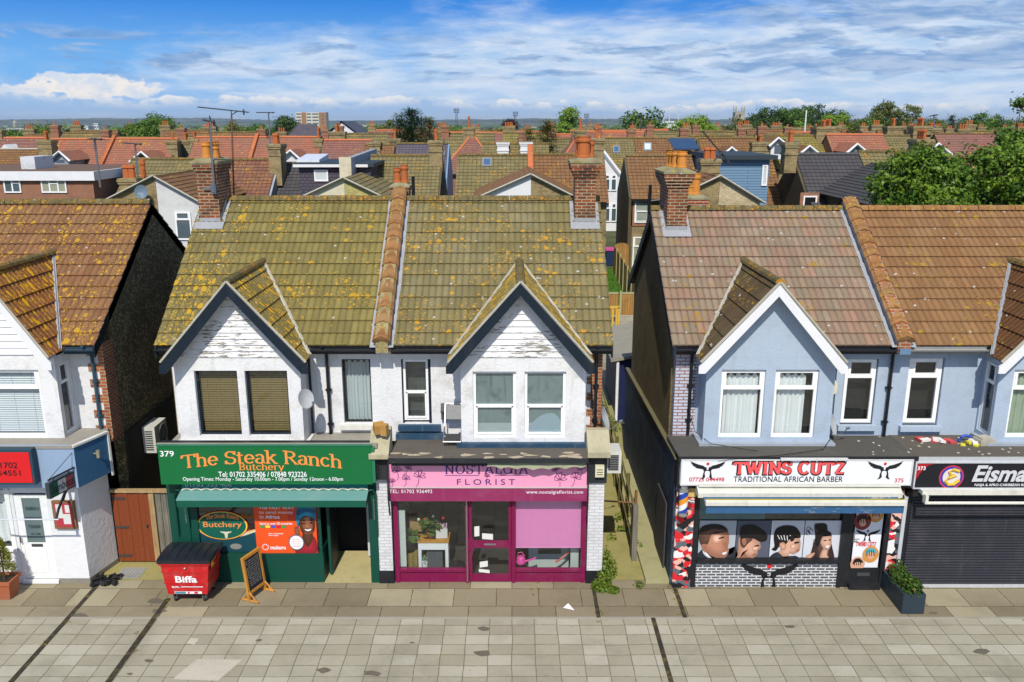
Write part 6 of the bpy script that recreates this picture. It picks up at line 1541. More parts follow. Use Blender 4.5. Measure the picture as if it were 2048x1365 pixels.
# litter
mb = MB(); mb.face([(-.02+1.1, 16.02, .02), (1.32, 15.92, .02), (1.20, 16.18, .03)]); solo(mb, 'paper_scrap', flat('paper_white', (.8, .8, .8)), 'white triangular paper scrap lying on the slabs before the florist', 'litter', (1.2, 16.05, 0))

# gate and old fence at the left alley
t = thing('gate', 'red brown plank gate with flaking paint closing the alley beside the restaurant', 'gate', (-8.75, 17.95, 0))
mb = MB()
for i in range(7): x = -9.16+i*.122; mb.box(x, x+.118, 17.93+.004*(i % 2), 17.965, .05, 1.74+.01*(i % 3))
mb.build('boards', peel('gate_red', (.20, .045, .012), (.36, .24, .10), .22), t)
mb = MB()
for z in (.18, .9, 1.62): mb.box(-9.15, -8.85, 17.915, 17.929, z, z+.05)
mb.lathe((-8.42, 17.9, .95), [(.02, 0), (.03, .02), (.02, .05)], 8); mb.build('hinge', plain('iron', (.05, .05, .05)), t)
t = thing('fence', 'weathered grey board fence with a tan post between the gate and the butcher shop', 'fence', (-7.9, 18, 0))
mb = MB()
for i in range(5): x = -8.18+i*.13; mb.box(x, x+.12, 17.95+.005*(i % 2), 17.98, .04, 1.74+.02*random.random())
mb.build('boards', wood('grey_boards', (.10, .095, .075), (.24, .22, .17), 50), t)
mb = MB(); mb.box(-8.31, -8.19, 17.9, 18.0, .0, 1.76); mb.box(-9.2, -7.5, 17.9, 18.0, 1.79, 1.86); mb.build('post', wood('tan_post', (.30, .19, .08), (.42, .30, .15), 25), t)
# air conditioner units
def ac(name, label, x0, x1, y0, y1, z0, z1, face):
    t = thing(name, label, 'air conditioner', ((x0+x1)/2, (y0+y1)/2, z0))
    mb = MB(); mb.box(x0, x1, y0, y1, z0, z1); c = mb.build('case', paint('ac_cream', (.56, .56, .50), .5, .3, (.3, .28, .2), .05), t)
    xf, f = (x1, rightw(x1)) if face > 0 else (x0, leftw(x0))
    mb = MB(); cy, cz = (y0+y1)/2+.1, (z0+z1)/2
    mb.disc(f, cy, cz, .22, .25, -.006, 24); mb.m = 1
    for r in (.1, .18, .25): mb.tube([(xf+.012*face, cy+r*cos(q*pi/10), cz+r*1.08*sin(q*pi/10)) for q in range(21)], .006, 4, False)
    for q in range(6): a = q*pi/6; mb.tube([(xf+.012*face, cy-.25*cos(a), cz-.27*sin(a)), (xf+.012*face, cy+.25*cos(a), cz+.27*sin(a))], .004, 3, False)
    mb.build('fan_grille', [flat('fan_dark', (.03, .03, .03)), plain('grille_wire', (.3, .3, .28))], c)
    mb = MB()
    for i in range(9): z = z0+.07+(z1-z0-.14)*i/9; mb.box(x0+.06, x1-.06, y0-.006, y0-.001, z, z+.03)
    mb.build('louvre', flat('fan_dark', (.03, .03, .03)), c)
    mb = MB(); xw = x0-.06 if face > 0 else x1+.02
    for y_ in (y0+.1, y1-.14): mb.box(min(x0, x1)-.1, max(x0, x1), y_, y_+.04, z0-.04, z0)
    mb.build('bracket', STEEL, t)
ac('air_conditioner', 'cream air conditioner unit hung on the dark pebbledash wall above the brown gate', -8.92, -8.62, 19.3, 20.0, 2.20, 2.86, 1)
ac('air_conditioner', 'pale air conditioner unit fixed on the alley wall beside the florist fascia', 2.02, 2.36, 17.1, 17.6, 2.62, 3.12, 1)
# satellite dishes
def dish(label, p, d, r=.27, wall=None, mat=None):
    p, d = Vector(p), Vector(d).normalized(); t = thing('satellite_dish', label, 'satellite dish', tuple(p))
    a = d.cross(Z_).normalized(); b = a.cross(d); mb = MB(); n = 20
    rg = [[p+(a*cos(2*pi*k/n)*.9+b*sin(2*pi*k/n))*r*q+d*(r*.28*q*q) for k in range(n)] for q in (.02, .35, .7, 1)]
    for i in range(3):
        for k in range(n): mb.face([rg[i][k], rg[i][(k+1) % n], rg[i+1][(k+1) % n], rg[i+1][k]])
    mb.build('reflector', mat or paint('dish_grey', (.40, .42, .43), .5, .5, (.30, .20, .06), .05, ds=4), t, smooth=True)
    mb = MB(); e = p+d*r*1.5-b*r*.5; mb.tube([p-b*r, p-b*r*.95+d*r*.7, e], .010, 5); mb.tube([e-d*.06, e+d*.02], .028, 8); mb.build('feed_arm', STEEL, t)
    if wall is not None: mb = MB(); mb.tube([p-d*.02, p-d*.1, Vector(wall)], .018, 6); mb.build('bracket', STEEL, t)
dish('grey rust stained satellite dish fixed at the right side of the bay with brown blinds', (-4.43, 17.26, 4.26), (.72, -.62, .30), .215, (-4.54, 17.5, 4.1))
dish('pale satellite dish turned sideways on the brick corner above the florist pillar', (2.0, 17.85, 3.60), (.86, -.25, .3), .28, (1.9, 18.05, 3.4))
dish('grey satellite dish low beside the right end of the blue barber bay', (7.02, 17.7, 3.52), (.8, -.5, .3), .25, (6.93, 17.85, 3.4))
# alarm boxes
mb = MB(); mb.prism(front(18.05), smooth_poly([(6.99, 4.15), (6.98, 4.36), (7.04, 4.46), (7.14, 4.46), (7.20, 4.36), (7.19, 4.15)], 3), -.09, -.002); solo(mb, 'alarm_box', paint('alarm_cream', (.66, .62, .42), .5), 'cream bell shaped alarm box on the blue wall right of the bay', 'alarm box', (7.09, 18.05, 4.15))
t = thing('alarm_box', 'small cream alarm box with printed lines on the black florist pillar', 'alarm box', (1.86, 16.97, 2.62))
mb = MB(); mb.box(1.78, 1.97, 16.88, 16.969, 2.62, 2.88); c = mb.build('case', paint('alarm_cream', (.66, .62, .42)), t)
mb = MB()
for i in range(1, 4): mb.box(1.81, 1.94, 16.876, 16.879, 2.84-i*.055, 2.855-i*.055)
mb.build('print', BLK_T, c)
mb = MB(); mb.box(-1.58, -1.40, 17.93, 18.04, 3.55, 3.72); mb.prism(fr, [(17.9, 3.72), (17.9, 3.76), (18.04, 3.90), (18.04, 3.72)], -1.59, -1.39); solo(mb, 'wall_vent_box', plain('dark_grey_box', (.06, .065, .07)), 'dark grey vent box on the white wall beside the florist bay', 'box', (-1.5, 18.05, 3.55))
# folding chair frame with old cushions on the florist roof
t = thing('folding_chair', 'folded grey metal garden chair leaning on the shop roof beside the florist bay', 'chair', (-1.3, 17.7, 3.28))
mb = MB()
for x in (-1.50, -1.12): mb.tube([(x, 17.55, 3.27), (x+.02, 17.75, 3.6), (x+.02, 17.95, 3.92)], .014, 6); mb.tube([(x, 17.35, 3.24), (x+.01, 17.7, 3.5)], .014, 6)
mb.tube([(-1.48, 17.95, 3.92), (-1.10, 17.95, 3.92)], .014, 6); mb.tube([(-1.5, 17.55, 3.3), (-1.12, 17.55, 3.3)], .014, 6); mb.tube([(-1.5, 17.35, 3.25), (-1.12, 17.35, 3.25)], .014, 6); mb.build('frame', STEEL, t)
mb = MB(); mb.face([(-1.46, 17.76, 3.62), (-1.12, 17.76, 3.62), (-1.12, 17.92, 3.9), (-1.46, 17.92, 3.9)]); mb.build('backrest', plain('mesh_grey', (.16, .16, .16)), t)
mb = MB(); mb.face([(-1.48, 17.36, 3.275), (-1.14, 17.36, 3.275), (-1.12, 17.6, 3.34), (-1.46, 17.6, 3.34)]); mb.build('seat', plain('mesh_dark', (.05, .05, .05)), t)
mb = MB(); mb.rbox((-2.82, 17.0, 3.70), .22, .2, .2, .4, .2); mb.rbox((-2.70, 16.95, 3.68), .14, .14, .24, -.3, .1); solo(mb, 'broken_chimney_block', paint('broken_terracotta', (.42, .22, .05), .9, .5, (.5, .42, .25)), 'broken orange terracotta block on the stone console between the two signs', 'block', (-2.8, 17, 3.58))
# rubbish on the roof right of the barber
MISC = [flat('toy_red', (.55, .06, .07)), flat('toy_white', (.7, .68, .62)), flat('toy_blue', (.03, .08, .45)), flat('toy_yellow', (.65, .60, .04)), flat('toy_grey', (.3, .3, .29))]
def bits(name, label, cat, cx, cy, n, ms, sz, spread=(.2, .1)):
    z = 3.19-(cy-16.62)*.0347
    mb = MB()
    for i in range(n): mb.m = random.choice(range(len(ms))); mb.rbox((cx+random.uniform(-1, 1)*spread[0], cy+random.uniform(-1, 1)*spread[1], z+random.uniform(.01, .06)), random.uniform(.3, 1)*sz, random.uniform(.3, .8)*sz, .05, random.uniform(0, 3), random.uniform(-.2, .2))
    solo(mb, name, ms, label, cat, (cx, cy, z))
bits('toy_track', 'pink and white plastic toy pieces lying on the roof above the roller shutter', 'toy', 9.35, 17.6, 9, [MISC[0], MISC[1]], .28, (.42, .06))
t0 = MB(); t0.tube([(10.0+.14*cos(q*pi/8), 17.6, 3.17+.13*sin(q*pi/8)) for q in range(9)], .03, 6); solo(t0, 'plastic_hoop', MISC[2], 'blue plastic hoop standing on the roof rubbish', 'toy', (10, 17.6, 3.24))
bits('toy_scrap', 'yellow and white plastic scraps beside the blue hoop on the roof', 'toy', 9.98, 17.4, 8, [MISC[3], MISC[1], MISC[3]], .16, (.16, .12))
mb = MB(); mb.rbox((10.32, 17.45, 3.23), .36, .26, .14, .2); mb.rbox((10.3, 17.43, 3.32), .26, .2, .05, .2); solo(mb, 'dirty_bag', paint('dirty_cloth', (.45, .42, .33), .9, .6), 'dirty cream bundle on the roof against the blue bay', 'bag', (10.32, 17.45, 3.24))
mb = MB()
for k in range(30): x, y_ = random.uniform(7.6, 11), random.uniform(16.7, 17.9); mb.rbox((x, y_, 3.202-(y_-16.62)*.037), random.uniform(.02, .07), .04, .012, random.random()*3)
tag(mb.build('roof_litter', flat('litter_pale', (.5, .47, .36)), None), 'pale litter and leaves scattered over the flat shop roofs', 'litter', kind='stuff')
# cables
mb = MB()
for pts in (((1.75, 18.0, 4.6), (1.78, 17.9, 3.9), (1.9, 17.6, 3.2), (2.0, 17.3, 3.5)), ((3.9, 17.9, 3.9), (4.05, 17.7, 3.35), (4.3, 17.2, 3.26), (5.2, 16.8, 3.25)), ((6.98, 17.85, 5.0), (7.0, 17.95, 3.4)), ((7.16, 18.0, 5.0), (7.18, 17.98, 3.4)), ((7.0, 17.5, 3.3), (6.6, 16.9, 3.25), (5.6, 16.6, 3.24), (4.3, 16.5, 3.2))):
    mb = MB(); mb.tube(pts, .009, 4, False); solo(mb, 'cable', BPLAST, 'thin loose black cable straggling over a wall or shop roof', 'cable', pts[0], 'loose black cables')

# ------------------------------------------------------------------ inside the florist's window
t = thing('table', 'small white table with an orange top inside the florist window', 'table', (-1.8, 17.6, .05))
mb = MB(); mb.box(-2.14, -1.42, 17.40, 17.85, .80, .84); mb.build('table_top', OAK, t)
mb = MB(); mb.box(-2.12, -1.44, 17.42, 17.83, .62, .799); mb.build('apron', WTRIM, t)
for x in (-2.12, -1.51):
    for y_ in (17.42, 17.76): mb = MB(); mb.box(x, x+.07, y_, y_+.07, .05, .619); mb.build('leg', WTRIM, t)
def flowerpot(label, x, y_, z, r, h, pm, lm, n, rl, hl, s, cat='potted plant'):
    t = thing('potted_plant', label, cat, (x, y_, z))
    mb = MB(); mb.lathe((x, y_, z), [(r*.75, 0), (r, h*.9), (r*1.08, h*.9), (r*1.08, h), (r*.9, h)], 12); mb.build('pot', pm, t)
    mb = MB(); shrub(mb, (x, y_, z+h*.9), rl, hl, n, s); mb.build('foliage', lm, t)
flowerpot('dark leaved rubber plant in an orange pot on the florist table', -1.85, 17.6, .84, .1, .16, TERR, LV, 70, .22, .62, .2)
flowerpot('trailing plant in a black pot beside the florist table', -2.32, 17.5, .56, .14, .28, BPLAST, LV, 60, .2, .34, .2)
flowerpot('pale succulent in a white pot under the florist table', -1.98, 17.55, .08, .1, .22, WTRIM, leaf('pale_leaf', (.2, .3, .2), (.35, .42, .3), (.2, .3, .2)), 40, .13, .2, .1)
mb = MB(); mb.rbox((-2.32, 17.55, .30), .36, .36, .48, .1); solo(mb, 'wooden_crate', wood('crate_wood', (.20, .14, .04), (.30, .22, .07), 20, board=.09), 'wooden crate under the black plant pot in the florist window', 'crate', (-2.32, 17.55, .06))
mb = MB()
for i in range(12): mb.box(-1.92+i*.028, -1.90+i*.028, 17.44, 17.62, .1, .54)
mb.box(-1.93, -1.58, 17.46, 17.60, .12, .52); solo(mb, 'heater', plain('heater_grey', (.10, .11, .12)), 'grey finned heater standing under the florist table', 'heater', (-1.75, 17.53, .06))
mb = MB(); mb.rbox((-1.60, 17.62, .95), .26, .2, .2, .1); mb.m = 1
for k in range(16): mb.rbox((-1.60+random.uniform(-.11, .11), 17.62+random.uniform(-.06, .06), 1.09), .03, .015, .14, random.random()*3, random.uniform(-.3, .3))
solo(mb, 'card_box', [flat('card_white', (.62, .6, .55)), flat('card_mixed', (.5, .35, .4))], 'white box of upright gift cards on the florist table', 'box', (-1.6, 17.62, .85))
mb = MB()
for x, z, r in ((-1.55, 1.36, .035), (-1.95, 1.30, .05), (-2.1, 1.32, .03), (-1.77, 1.4, .03)): mb.m = 1 if r == .03 else 0; mb.lathe((x, 17.5, z), [(.004, -.03), (r, 0), (r*.9, r), (.01, r*1.6)], 8)
solo(mb, 'flower_heads', [flat('flower_red', (.65, .03, .02)), flat('flower_cream', (.7, .66, .5))], 'red and cream flower heads above the florist table', 'flowers', (-1.8, 17.5, 1.3))
mb = MB(); mb.rbox((-2.2, 17.75, 1.12), .3, .22, .34, .2); solo(mb, 'cardboard_box', paint('cardboard', (.34, .22, .09), .9), 'brown cardboard box at the back of the florist display', 'box', (-2.2, 17.75, .95))
mb = MB(); mb.lathe((-1.25, 17.5, .06), [(.12, 0), (.17, .14), (.18, .14), (.18, .17), (.15, .17), (.13, .05)], 16); solo(mb, 'plant_saucer', BPLAST, 'black tub on the floor of the florist window', 'tub', (-1.25, 17.5, .06))
t = thing('watering_can', 'pink watering can inside the right florist window', 'watering can', (.22, 17.35, .34))
PKP = flat('can_pink', (.70, .08, .32), .35)
mb = MB(); mb.lathe((.2, 17.32, .345), [(.10, 0), (.11, .04), (.09, .14), (.06, .17)], 14); mb.build('body', PKP, t)
mb = MB(); mb.tube([(.28, 17.32, .38), (.42, 17.3, .44), (.54, 17.28, .50)], [.03, .018, .026], 8); mb.build('spout', PKP, t)
mb = MB(); mb.tube([(.12, 17.32, .5), (.14, 17.32, .6), (.22, 17.32, .62), (.28, 17.32, .52)], .012, 6); mb.build('handle', PKP, t)
mb = MB(); mb.tube([(1.42, 17.4, 1.0), (1.3, 17.38, .6), (1.1, 17.36, .42), (.98, 17.34, .36)], .022, 7); solo(mb, 'hose', flat('hose_orange', (.5, .12, .05)), 'orange hose hanging inside the right florist window', 'hose', (1.2, 17.35, .34))

# ------------------------------------------------------------------ the alley between florist and barber
MOSSW = wood('mossy_wood', (.13, .115, .035), (.24, .22, .09), 25)
t = thing('fence', 'old mossy post and rail fence leaning along the alley beside the florist house', 'fence', (2.85, 22, 0))
for i, y_ in enumerate((18.35, 19.6, 20.9, 22.2, 23.6, 25.2, 27.0, 29.0)):
    mb = MB(); x = 2.86+.012*(y_-18); mb.tube([(x, y_, 0), (x-.02+.03*(i % 2), y_, 1.45+.12*sin(i*2.3))], .05, 4); mb.build('post', MOSSW, t)
for z in (.5, 1.0, 1.38):
    mb = MB(); mb.tube([(2.82, 18.2, z), (2.9, 22, z+.05), (3.0, 29.2, z+.03)], .028, 4); mb.build('rail', MOSSW, t)
mb = MB(); mb.box(2.80, 2.92, 18.0, 18.3, 0, 1.4); mb.build('end_board', wood('grey_boards', (.10, .095, .075), (.24, .22, .17), 50), t)
mb = MB(); mb.tube([(2.0, 18.3, 1.42), (2.9, 18.25, 1.38)], .02, 5); mb.tube([(2.88, 18.2, 1.38), (2.88, 18.2, 1.72)], .035, 5); mb.build('rust_rail', plain('rust', (.22, .09, .03), .8), t)
t = thing('gate', 'dark plank gate standing open against the navy alley wall', 'gate', (3.46, 18.2, 0))
mb = MB()
for i in range(7): mb.box(3.44, 3.475, 17.5+i*.16, 17.65+i*.16, .12, 1.72)
mb.build('boards', paint('dark_boards', (.05, .048, .045), .8, .6, (.16, .13, .05), .3), t)
t = thing('shed', 'low blue clad shed with a flat roof behind the barber house', 'shed', (4.1, 29, 0))
mb = MB(); mb.box(3.62, 5.4, 27.5, 31.5, 0, 2.2); mb.build('wall', paint('shed_blue', (.012, .017, .07), .6, .3), t)
mb = MB(); mb.prism(front(0), [(3.3, 2.21), (5.6, 2.6), (5.6, 2.7), (3.3, 2.31)], 27.3, 31.7); mb.build('roof', paint('shed_roof', (.28, .26, .20), .9, .5), t)
mb = MB(); mb.tube([(3.55, 27.4, .1), (3.55, 27.4, 2.2)], .05, 7); mb.build('downpipe', WPVC, t)
pat = slabs('patio', ((.26, .24, .15), (.33, .30, .20), (.30, .28, .2)), (.12, .12, .03), .6, .6, .015, 0, .01, .5)
mb = MB(); mb.face([(-9.5, 30, .02), (9, 30, .02), (9, 40.0, .02), (-9.5, 40.0, .02)]); tag(mb.build('patio', pat), kind='structure')
mb = MB(); mb.box(1.5, 9, 39.9, 40.2, 0, .9); solo(mb, 'garden_wall', brick('block_wall', (.40, .37, .29), (.34, .32, .25), (.3, .28, .2), .45, .22), 'low pale block wall across the end of the patio', 'wall', (5, 40, 0))
YG = 40.6
t = thing('fence', 'orange brown panel fence with concrete posts behind the low block wall', 'fence', (6, YG, 0))
PANEL = wood('panel_wood', (.34, .17, .04), (.46, .25, .07), 18, board=.12)
for x in (1.6, 3.42, 5.24, 7.06):
    mb = MB(); mb.box(x+.1, x+1.76, YG, YG+.06, .3, 1.85); mb.build('panel', PANEL, t); mb = MB(); mb.box(x, x+.1, YG-.05, YG+.09, 0, 2.0); mb.build('post', conc, t); mb = MB(); mb.box(x+.1, x+1.76, YG-.02, YG+.08, 1.86, 1.94); mb.box(x+.1, x+1.76, YG-.03, YG+.09, .0, .29); mb.build('gravel_board', conc, t)
YW = wood('bench_yellow', (.55, .32, .04), (.62, .4, .07), 20)
t = thing('bench', 'yellow wooden garden seat with a black cushion against the patio wall', 'bench', (4.5, 38.8, 0))
for x in (4.2, 5.0): mb = MB(); mb.box(x, x+.08, 38.6, 38.7, .02, .44); mb.box(x, x+.08, 39.2, 39.3, .02, 1.5); mb.build('leg', YW, t)
mb = MB(); mb.box(4.2, 5.08, 38.55, 39.3, .44, .52); mb.build('seat', plain('dark_cushion', (.03, .03, .03)), t)
mb = MB()
for x in (4.28, 4.5, 4.72, 4.9): mb.box(x, x+.09, 39.22, 39.27, .52, 1.45)
mb.box(4.2, 5.08, 39.2, 39.3, 1.451, 1.55); mb.build('backrest', YW, t)
lawn = plain('lawn', (.06, .15, .015), .9)
mb = MB(); mb.face([(2, 40.9, .02), (9.4, 40.9, .02), (9.4, 58.6, .02), (2, 58.6, .02)]); tag(mb.build('lawn', lawn), kind='structure')
mb = MB()
for i in range(5200):
    x, y_ = random.uniform(3.5, 7.2), random.uniform(40.9, 58.5); h_ = random.uniform(.08, .22); a = random.random()*pi; j = random.random()
    mb.face([(x, y_, .02), (x+.06*cos(a), y_+.06*sin(a), .02), (x+random.uniform(-.05, .05), y_+random.uniform(-.05, .05), h_)], [(j, 0)]*3)
tag(mb.build('grass', leaf('grass_blade', (.07, .19, .012), (.15, .28, .03), (.06, .15, .01))), 'bright green lawn grass behind the orange panel fence', 'grass', kind='stuff')
t = thing('fence', 'tall board fence with an arched panel running along the garden away from the alley', 'fence', (9, 48, 0))
xs = [(6.45+.07*i, 41.5+i*2.3) for i in range(8)]
for i in range(7):
    (xa, ya), (xb, yb) = xs[i], xs[i+1]
    mb = MB(); mb.face([(xa, ya, 0), (xb, yb, 0), (xb, yb, 1.8), (xa, ya, 1.8)]); mb.face([(xa+.04, ya, 0), (xb+.04, yb, 0), (xb+.04, yb, 1.8), (xa+.04, ya, 1.8)]); mb.face([(xa, ya, 1.8), (xb, yb, 1.8), (xb+.04, yb, 1.8), (xa+.04, ya, 1.8)]); mb.build('panel', PANEL, t)
    mb = MB(); mb.box(xa-.05, xa+.05, ya-.05, ya+.05, 0, 1.95); mb.build('post', conc, t)
mb = MB(); mb.box(7.1, 8.1, 58.6, 58.66, 0, 1.6); mb.prism(front(58.63), [(7.6+.5*cos(pi*k/10), 1.601+.25*sin(pi*k/10)) for k in range(11)], -.03, .03); mb.build('arched_panel', PANEL, t)
t = thing('litter_bin', 'dark blue litter bin with a pink lid standing beyond the garden fence', 'bin', (7.0, 60, 0))
mb = MB(); mb.box(6.7, 7.5, 60, 60.7, .05, 1.1); mb.build('body', plain('bin_navy', (.015, .03, .08)), t); mb = MB(); mb.box(6.66, 7.3, 59.95, 60.75, 1.1, 1.25); mb.build('lid', flat('bin_pink', (.6, .08, .3)), t)
# ================================================================== the houses behind
def bt(name, c1, c2, c3, **k):
    kw = dict(lich=.12, moss=.12, white=.25, grid=.5, rib=0); kw.update(k); return tiles(name, c1, c2, c3, **kw)
OLV = bt('back_olive', (.175, .145, .065), (.145, .12, .05), (.20, .17, .085), lich=.2)
OLV2 = bt('back_olive_yellow', (.20, .165, .055), (.16, .135, .045), (.26, .20, .04), lich=.4, lc=(.4, .26, .01), moss=.3)
BRN = bt('back_brown', (.21, .105, .045), (.17, .085, .038), (.20, .115, .055))
RBR = bt('back_red_brown', (.20, .085, .05), (.16, .07, .045), (.18, .10, .07), lich=.3, moss=.3)
CLAY = bt('back_clay', (.34, .125, .072), (.27, .105, .065), (.22, .125, .085), lich=.05, white=.1, tw=.17, gauge=.12, grid=.25)
CLAYP = bt('back_clay_purple', (.25, .11, .08), (.20, .09, .07), (.19, .11, .085), lich=.05, white=.1, tw=.17, gauge=.12, grid=.25)
SLT = bt('back_slate', (.10, .085, .105), (.085, .075, .09), (.12, .105, .12), lich=0, white=.1)
DGR = bt('back_dark_grey', (.065, .060, .062), (.055, .052, .054), (.075, .07, .07), lich=0, white=0, moss=0)
TERR_R = plain('terracotta_ridge_far', (.55, .16, .06), .8)
YBR = brick('yellow_stock', (.33, .24, .085), (.20, .13, .05), (.38, .32, .19), stain=.6)
DBR = brick('dark_stock', (.11, .085, .04), (.08, .06, .03), (.14, .12, .07), stain=.6)
RBK = brick('red_wall', (.34, .115, .05), (.28, .09, .04), (.32, .24, .17))
WREN = paint('far_white', (.72, .72, .71), .8, .2); CREN = paint('cream_render', (.62, .57, .40), .8, .35); GREN = paint('grey_render', (.30, .34, .38), .8, .4)
ORND = pebble('olive_roughcast', (.40, .36, .13), (.48, .44, .2), 12); PBD = pebble('tan_pebbledash', (.46, .37, .22), (.55, .46, .3), 9)
SLATEBLUE = paint('blue_cladding', (.17, .29, .42), .5, .1)
def gwall(mb, x0, x1, y0, y1, ze, zr):
    """body of a house with gables left and right"""
    ym = (y0+y1)/2; f = (Vector((0, 0, 0)), Y_, Z_, X_)
    mb.prism(f, [(y0, 0), (y0, ze), (ym, zr-.08), (y1, ze), (y1, 0)], x0, x1); return mb
def stack(root, x, y, w, d, zb, zt, np_, ph=.5, mat=None, along='y', pm=None, pr=.12, fine=True):
    mb = MB(); h = zt-zb
    mb.box(x-w/2, x+w/2, y-d/2, y+d/2, zb, zt-.28); mb.box(x-w/2-.06, x+w/2+.06, y-d/2-.06, y+d/2+.06, zt-.279, zt-.14); mb.box(x-w/2-.1, x+w/2+.1, y-d/2-.1, y+d/2+.1, zt-.139, zt)
    if h > 1.3: mb.box(x-w/2-.05, x+w/2+.05, y-d/2-.05, y+d/2+.05, zt-.75, zt-.62)
    c = mb.build('chimney', mat or YBR, root)
    mb = MB(); mb.box(x-w/2-.06, x+w/2+.06, y-d/2-.06, y+d/2+.06, zt+.001, zt+.07); mb.build('chimney_cap', CAPM, c)
    for i in range(np_):
        t_ = (i-(np_-1)/2); px, py = (x, y+t_*min(.3, d/np_)) if along == 'y' else (x+t_*min(.34, w/np_), y)
        mb = MB(); mb.lathe((px, py, zt+.05), [(pr*1.05, 0), (pr*.9, ph*.7), (pr*1.15, ph*.78), (pr*.95, ph), (pr*.75, ph)], 8); mb.build('chimney_pot', pm or POT_T, c)
    return c
def pz(px, py, Y): p = at(px, py, Y); return p.x, p.z
def house(label, px0, px1, pyr, Yr, tile, wall=None, half=4.0, drop=3.0, rm=None, group=None, stacks=(), hip=0, fine=True, name='terraced_house', parap=(), wl=None, wr=None):
    X0, zr = pz(px0, pyr, Yr); X1 = pz(px1, pyr, Yr)[0]; ze = zr-drop
    t = thing(name, label, 'house', ((X0+X1)/2, Yr, 0), group)
    mb = MB(); gwall(mb, X0+.12, X1-.12, Yr-half+.3, Yr+half-.3, ze+.15, zr) if not hip else mb.box(X0+.3, X1-.3, Yr-half+.3, Yr+half-.3, 0, ze+.1)
    wp = mb.build('wall', wall or YBR, t)
    for m_, xx in ((wl, X0), (wr, X1)):
        if m_: mb = MB(); gwall(mb, xx-.14, xx+.14, Yr-half+.25, Yr+half-.25, ze+.12, zr+.02); mb.build('gable_wall', m_, t)
    L = math.hypot(half, drop); S = Vector((0, half, drop))/L
    hx = hip; planes = []
    mb = MB(); P0 = (X0, Yr-half, ze)
    if hip:
        for sg, x in ((1, X0), (-1, X1)):
            planes.append((Vector((x, Yr-half, ze)), Vector((sg*half, -hx, 0)).normalized()))
    slope(mb, P0, X_, S, X1-X0, L, seg=1 if Yr > 70 else 2, lift=.035, planes=planes, uoff=random.random()*20, amp=.0, per=9)
    roof = mb.build('roof', tile, t)
    mb = MB(); slope(mb, (X1, Yr+half, ze), -X_, Vector((0, -half, drop)), X1-X0, L, seg=1, g_=L, planes=[(c, Vector((n.x, -n.y, 0))) for c, n in [(Vector((p.x, Yr+half, p.z)), n) for p, n in planes]]); mb.build('rear_slope', tile, roof)
    if hip:
        for sg, x in ((1, X0), (-1, X1)):
            mb = MB(); mb.face([(x, Yr-half, ze), (x, Yr+half, ze), (x+sg*hx, Yr, zr)], [(0, 0), (2*half/.17, 0), (half/.17, L/.12)]); mb.build('hip_slope', tile, roof)
    mb = MB(); ridge(mb, (X0+hx, Yr, zr), (X1-hx, Yr, zr), .13, seg=1.2 if Yr > 70 else .5, n=4)
    if hip:
        for x, sg in ((X0, 1), (X1, -1)): mb.tube([(x, Yr-half, ze+.05), (x+sg*hx, Yr, zr+.05)], .12, 4)
    mb.build('ridge', rm or RIDGE_O, roof)
    for px in parap:
        x = pz(px, pyr, Yr)[0]; mb = MB(); f = (Vector((0, 0, 0)), Y_, Z_, X_)
        mb.prism(f, [(Yr-half-.1, ze-.2), (Yr-half-.1, ze+.35), (Yr, zr+.45), (Yr+half, ze+.35), (Yr+half, ze-.2)], x-.16, x+.16); mb.build('parapet', RIDGE_C, t)
    for (px, pyt, w, d, np_, ph, dy) in stacks:
        x, zt = pz(px, pyt, Yr+dy); stack(t, x, Yr+dy, w, d, min(zr, zr-abs(dy)*drop/half)-.8, zt, np_, ph)
    mb = MB(); mb.box(X0, X1, Yr-half-.02, Yr-half+.06, ze-.16, ze-.03); mb.build('gutter', BPLAST, t)
    t['_'] = 0; del t['_']
    return t, (X0, X1, ze, zr, roof)
def wing(root, pxa, pya, pxe, pye, Y, depth, wm, tm, roofm=None):
    """half of a gabled rear wing: apex and eave corner in the picture at depth Y"""
    xa, za = pz(pxa, pya, Y); xe, ze = pz(pxe, pye, Y)
    mb = MB(); f = front(0); mb.prism(f, [(xa, 0), (xa, za), (xe, ze), (xe, 0)], Y, Y+depth); w_ = mb.build('rear_wing', wm, root)
    sg = 1 if xe > xa else -1; hw = abs(xe-xa); dz = za-ze; L = math.hypot(hw, dz)
    mb = MB(); ex = .25; e = ex/hw
    if sg < 0: slope(mb, (xe-ex, Y+depth, ze-dz*e), -Y_, (hw, 0, dz), depth+.25, L*(1+e), seg=2, per=9, amp=0)
    else: slope(mb, (xe+ex, Y-.25, ze-dz*e), Y_, (-hw, 0, dz), depth+.25, L*(1+e), seg=2, per=9, amp=0)
    r = mb.build('wing_roof', tm, w_)
    mb = MB(); mb.tube([(xa, Y-.24, za+.03), (xe+sg*ex, Y-.24, ze-dz*e+.03)], .06, 4); mb.build('verge', roofm or MORT, r); return w_
def win_px(root, px0, py0, px1, py1, Y, style='half', curtain=None, fm=None):
    x0, z1 = pz(px0, py0, Y); x1, z0 = pz(px1, py1, Y)
    mb = MB(); mb.quad(front(Y-.012), x0, x1, z0, z1); 
    f = window(root, front(Y-.06), x0, x1, z0, z1, style, fm or WPVC, .09, 0)
    b = MB(); b.quad(front(Y-.02), x0+.05, x1-.05, z0+.05, z1-.05); b.build('dark_room', curtain or DARKROOM, f)
    return f
CURT = paint('cream_curtain', (.45, .42, .30), .9, .3, bump=0)
DWIN = paint('far_window_glass', (.10, .13, .16), .15, .3, spec=.6, bump=0)
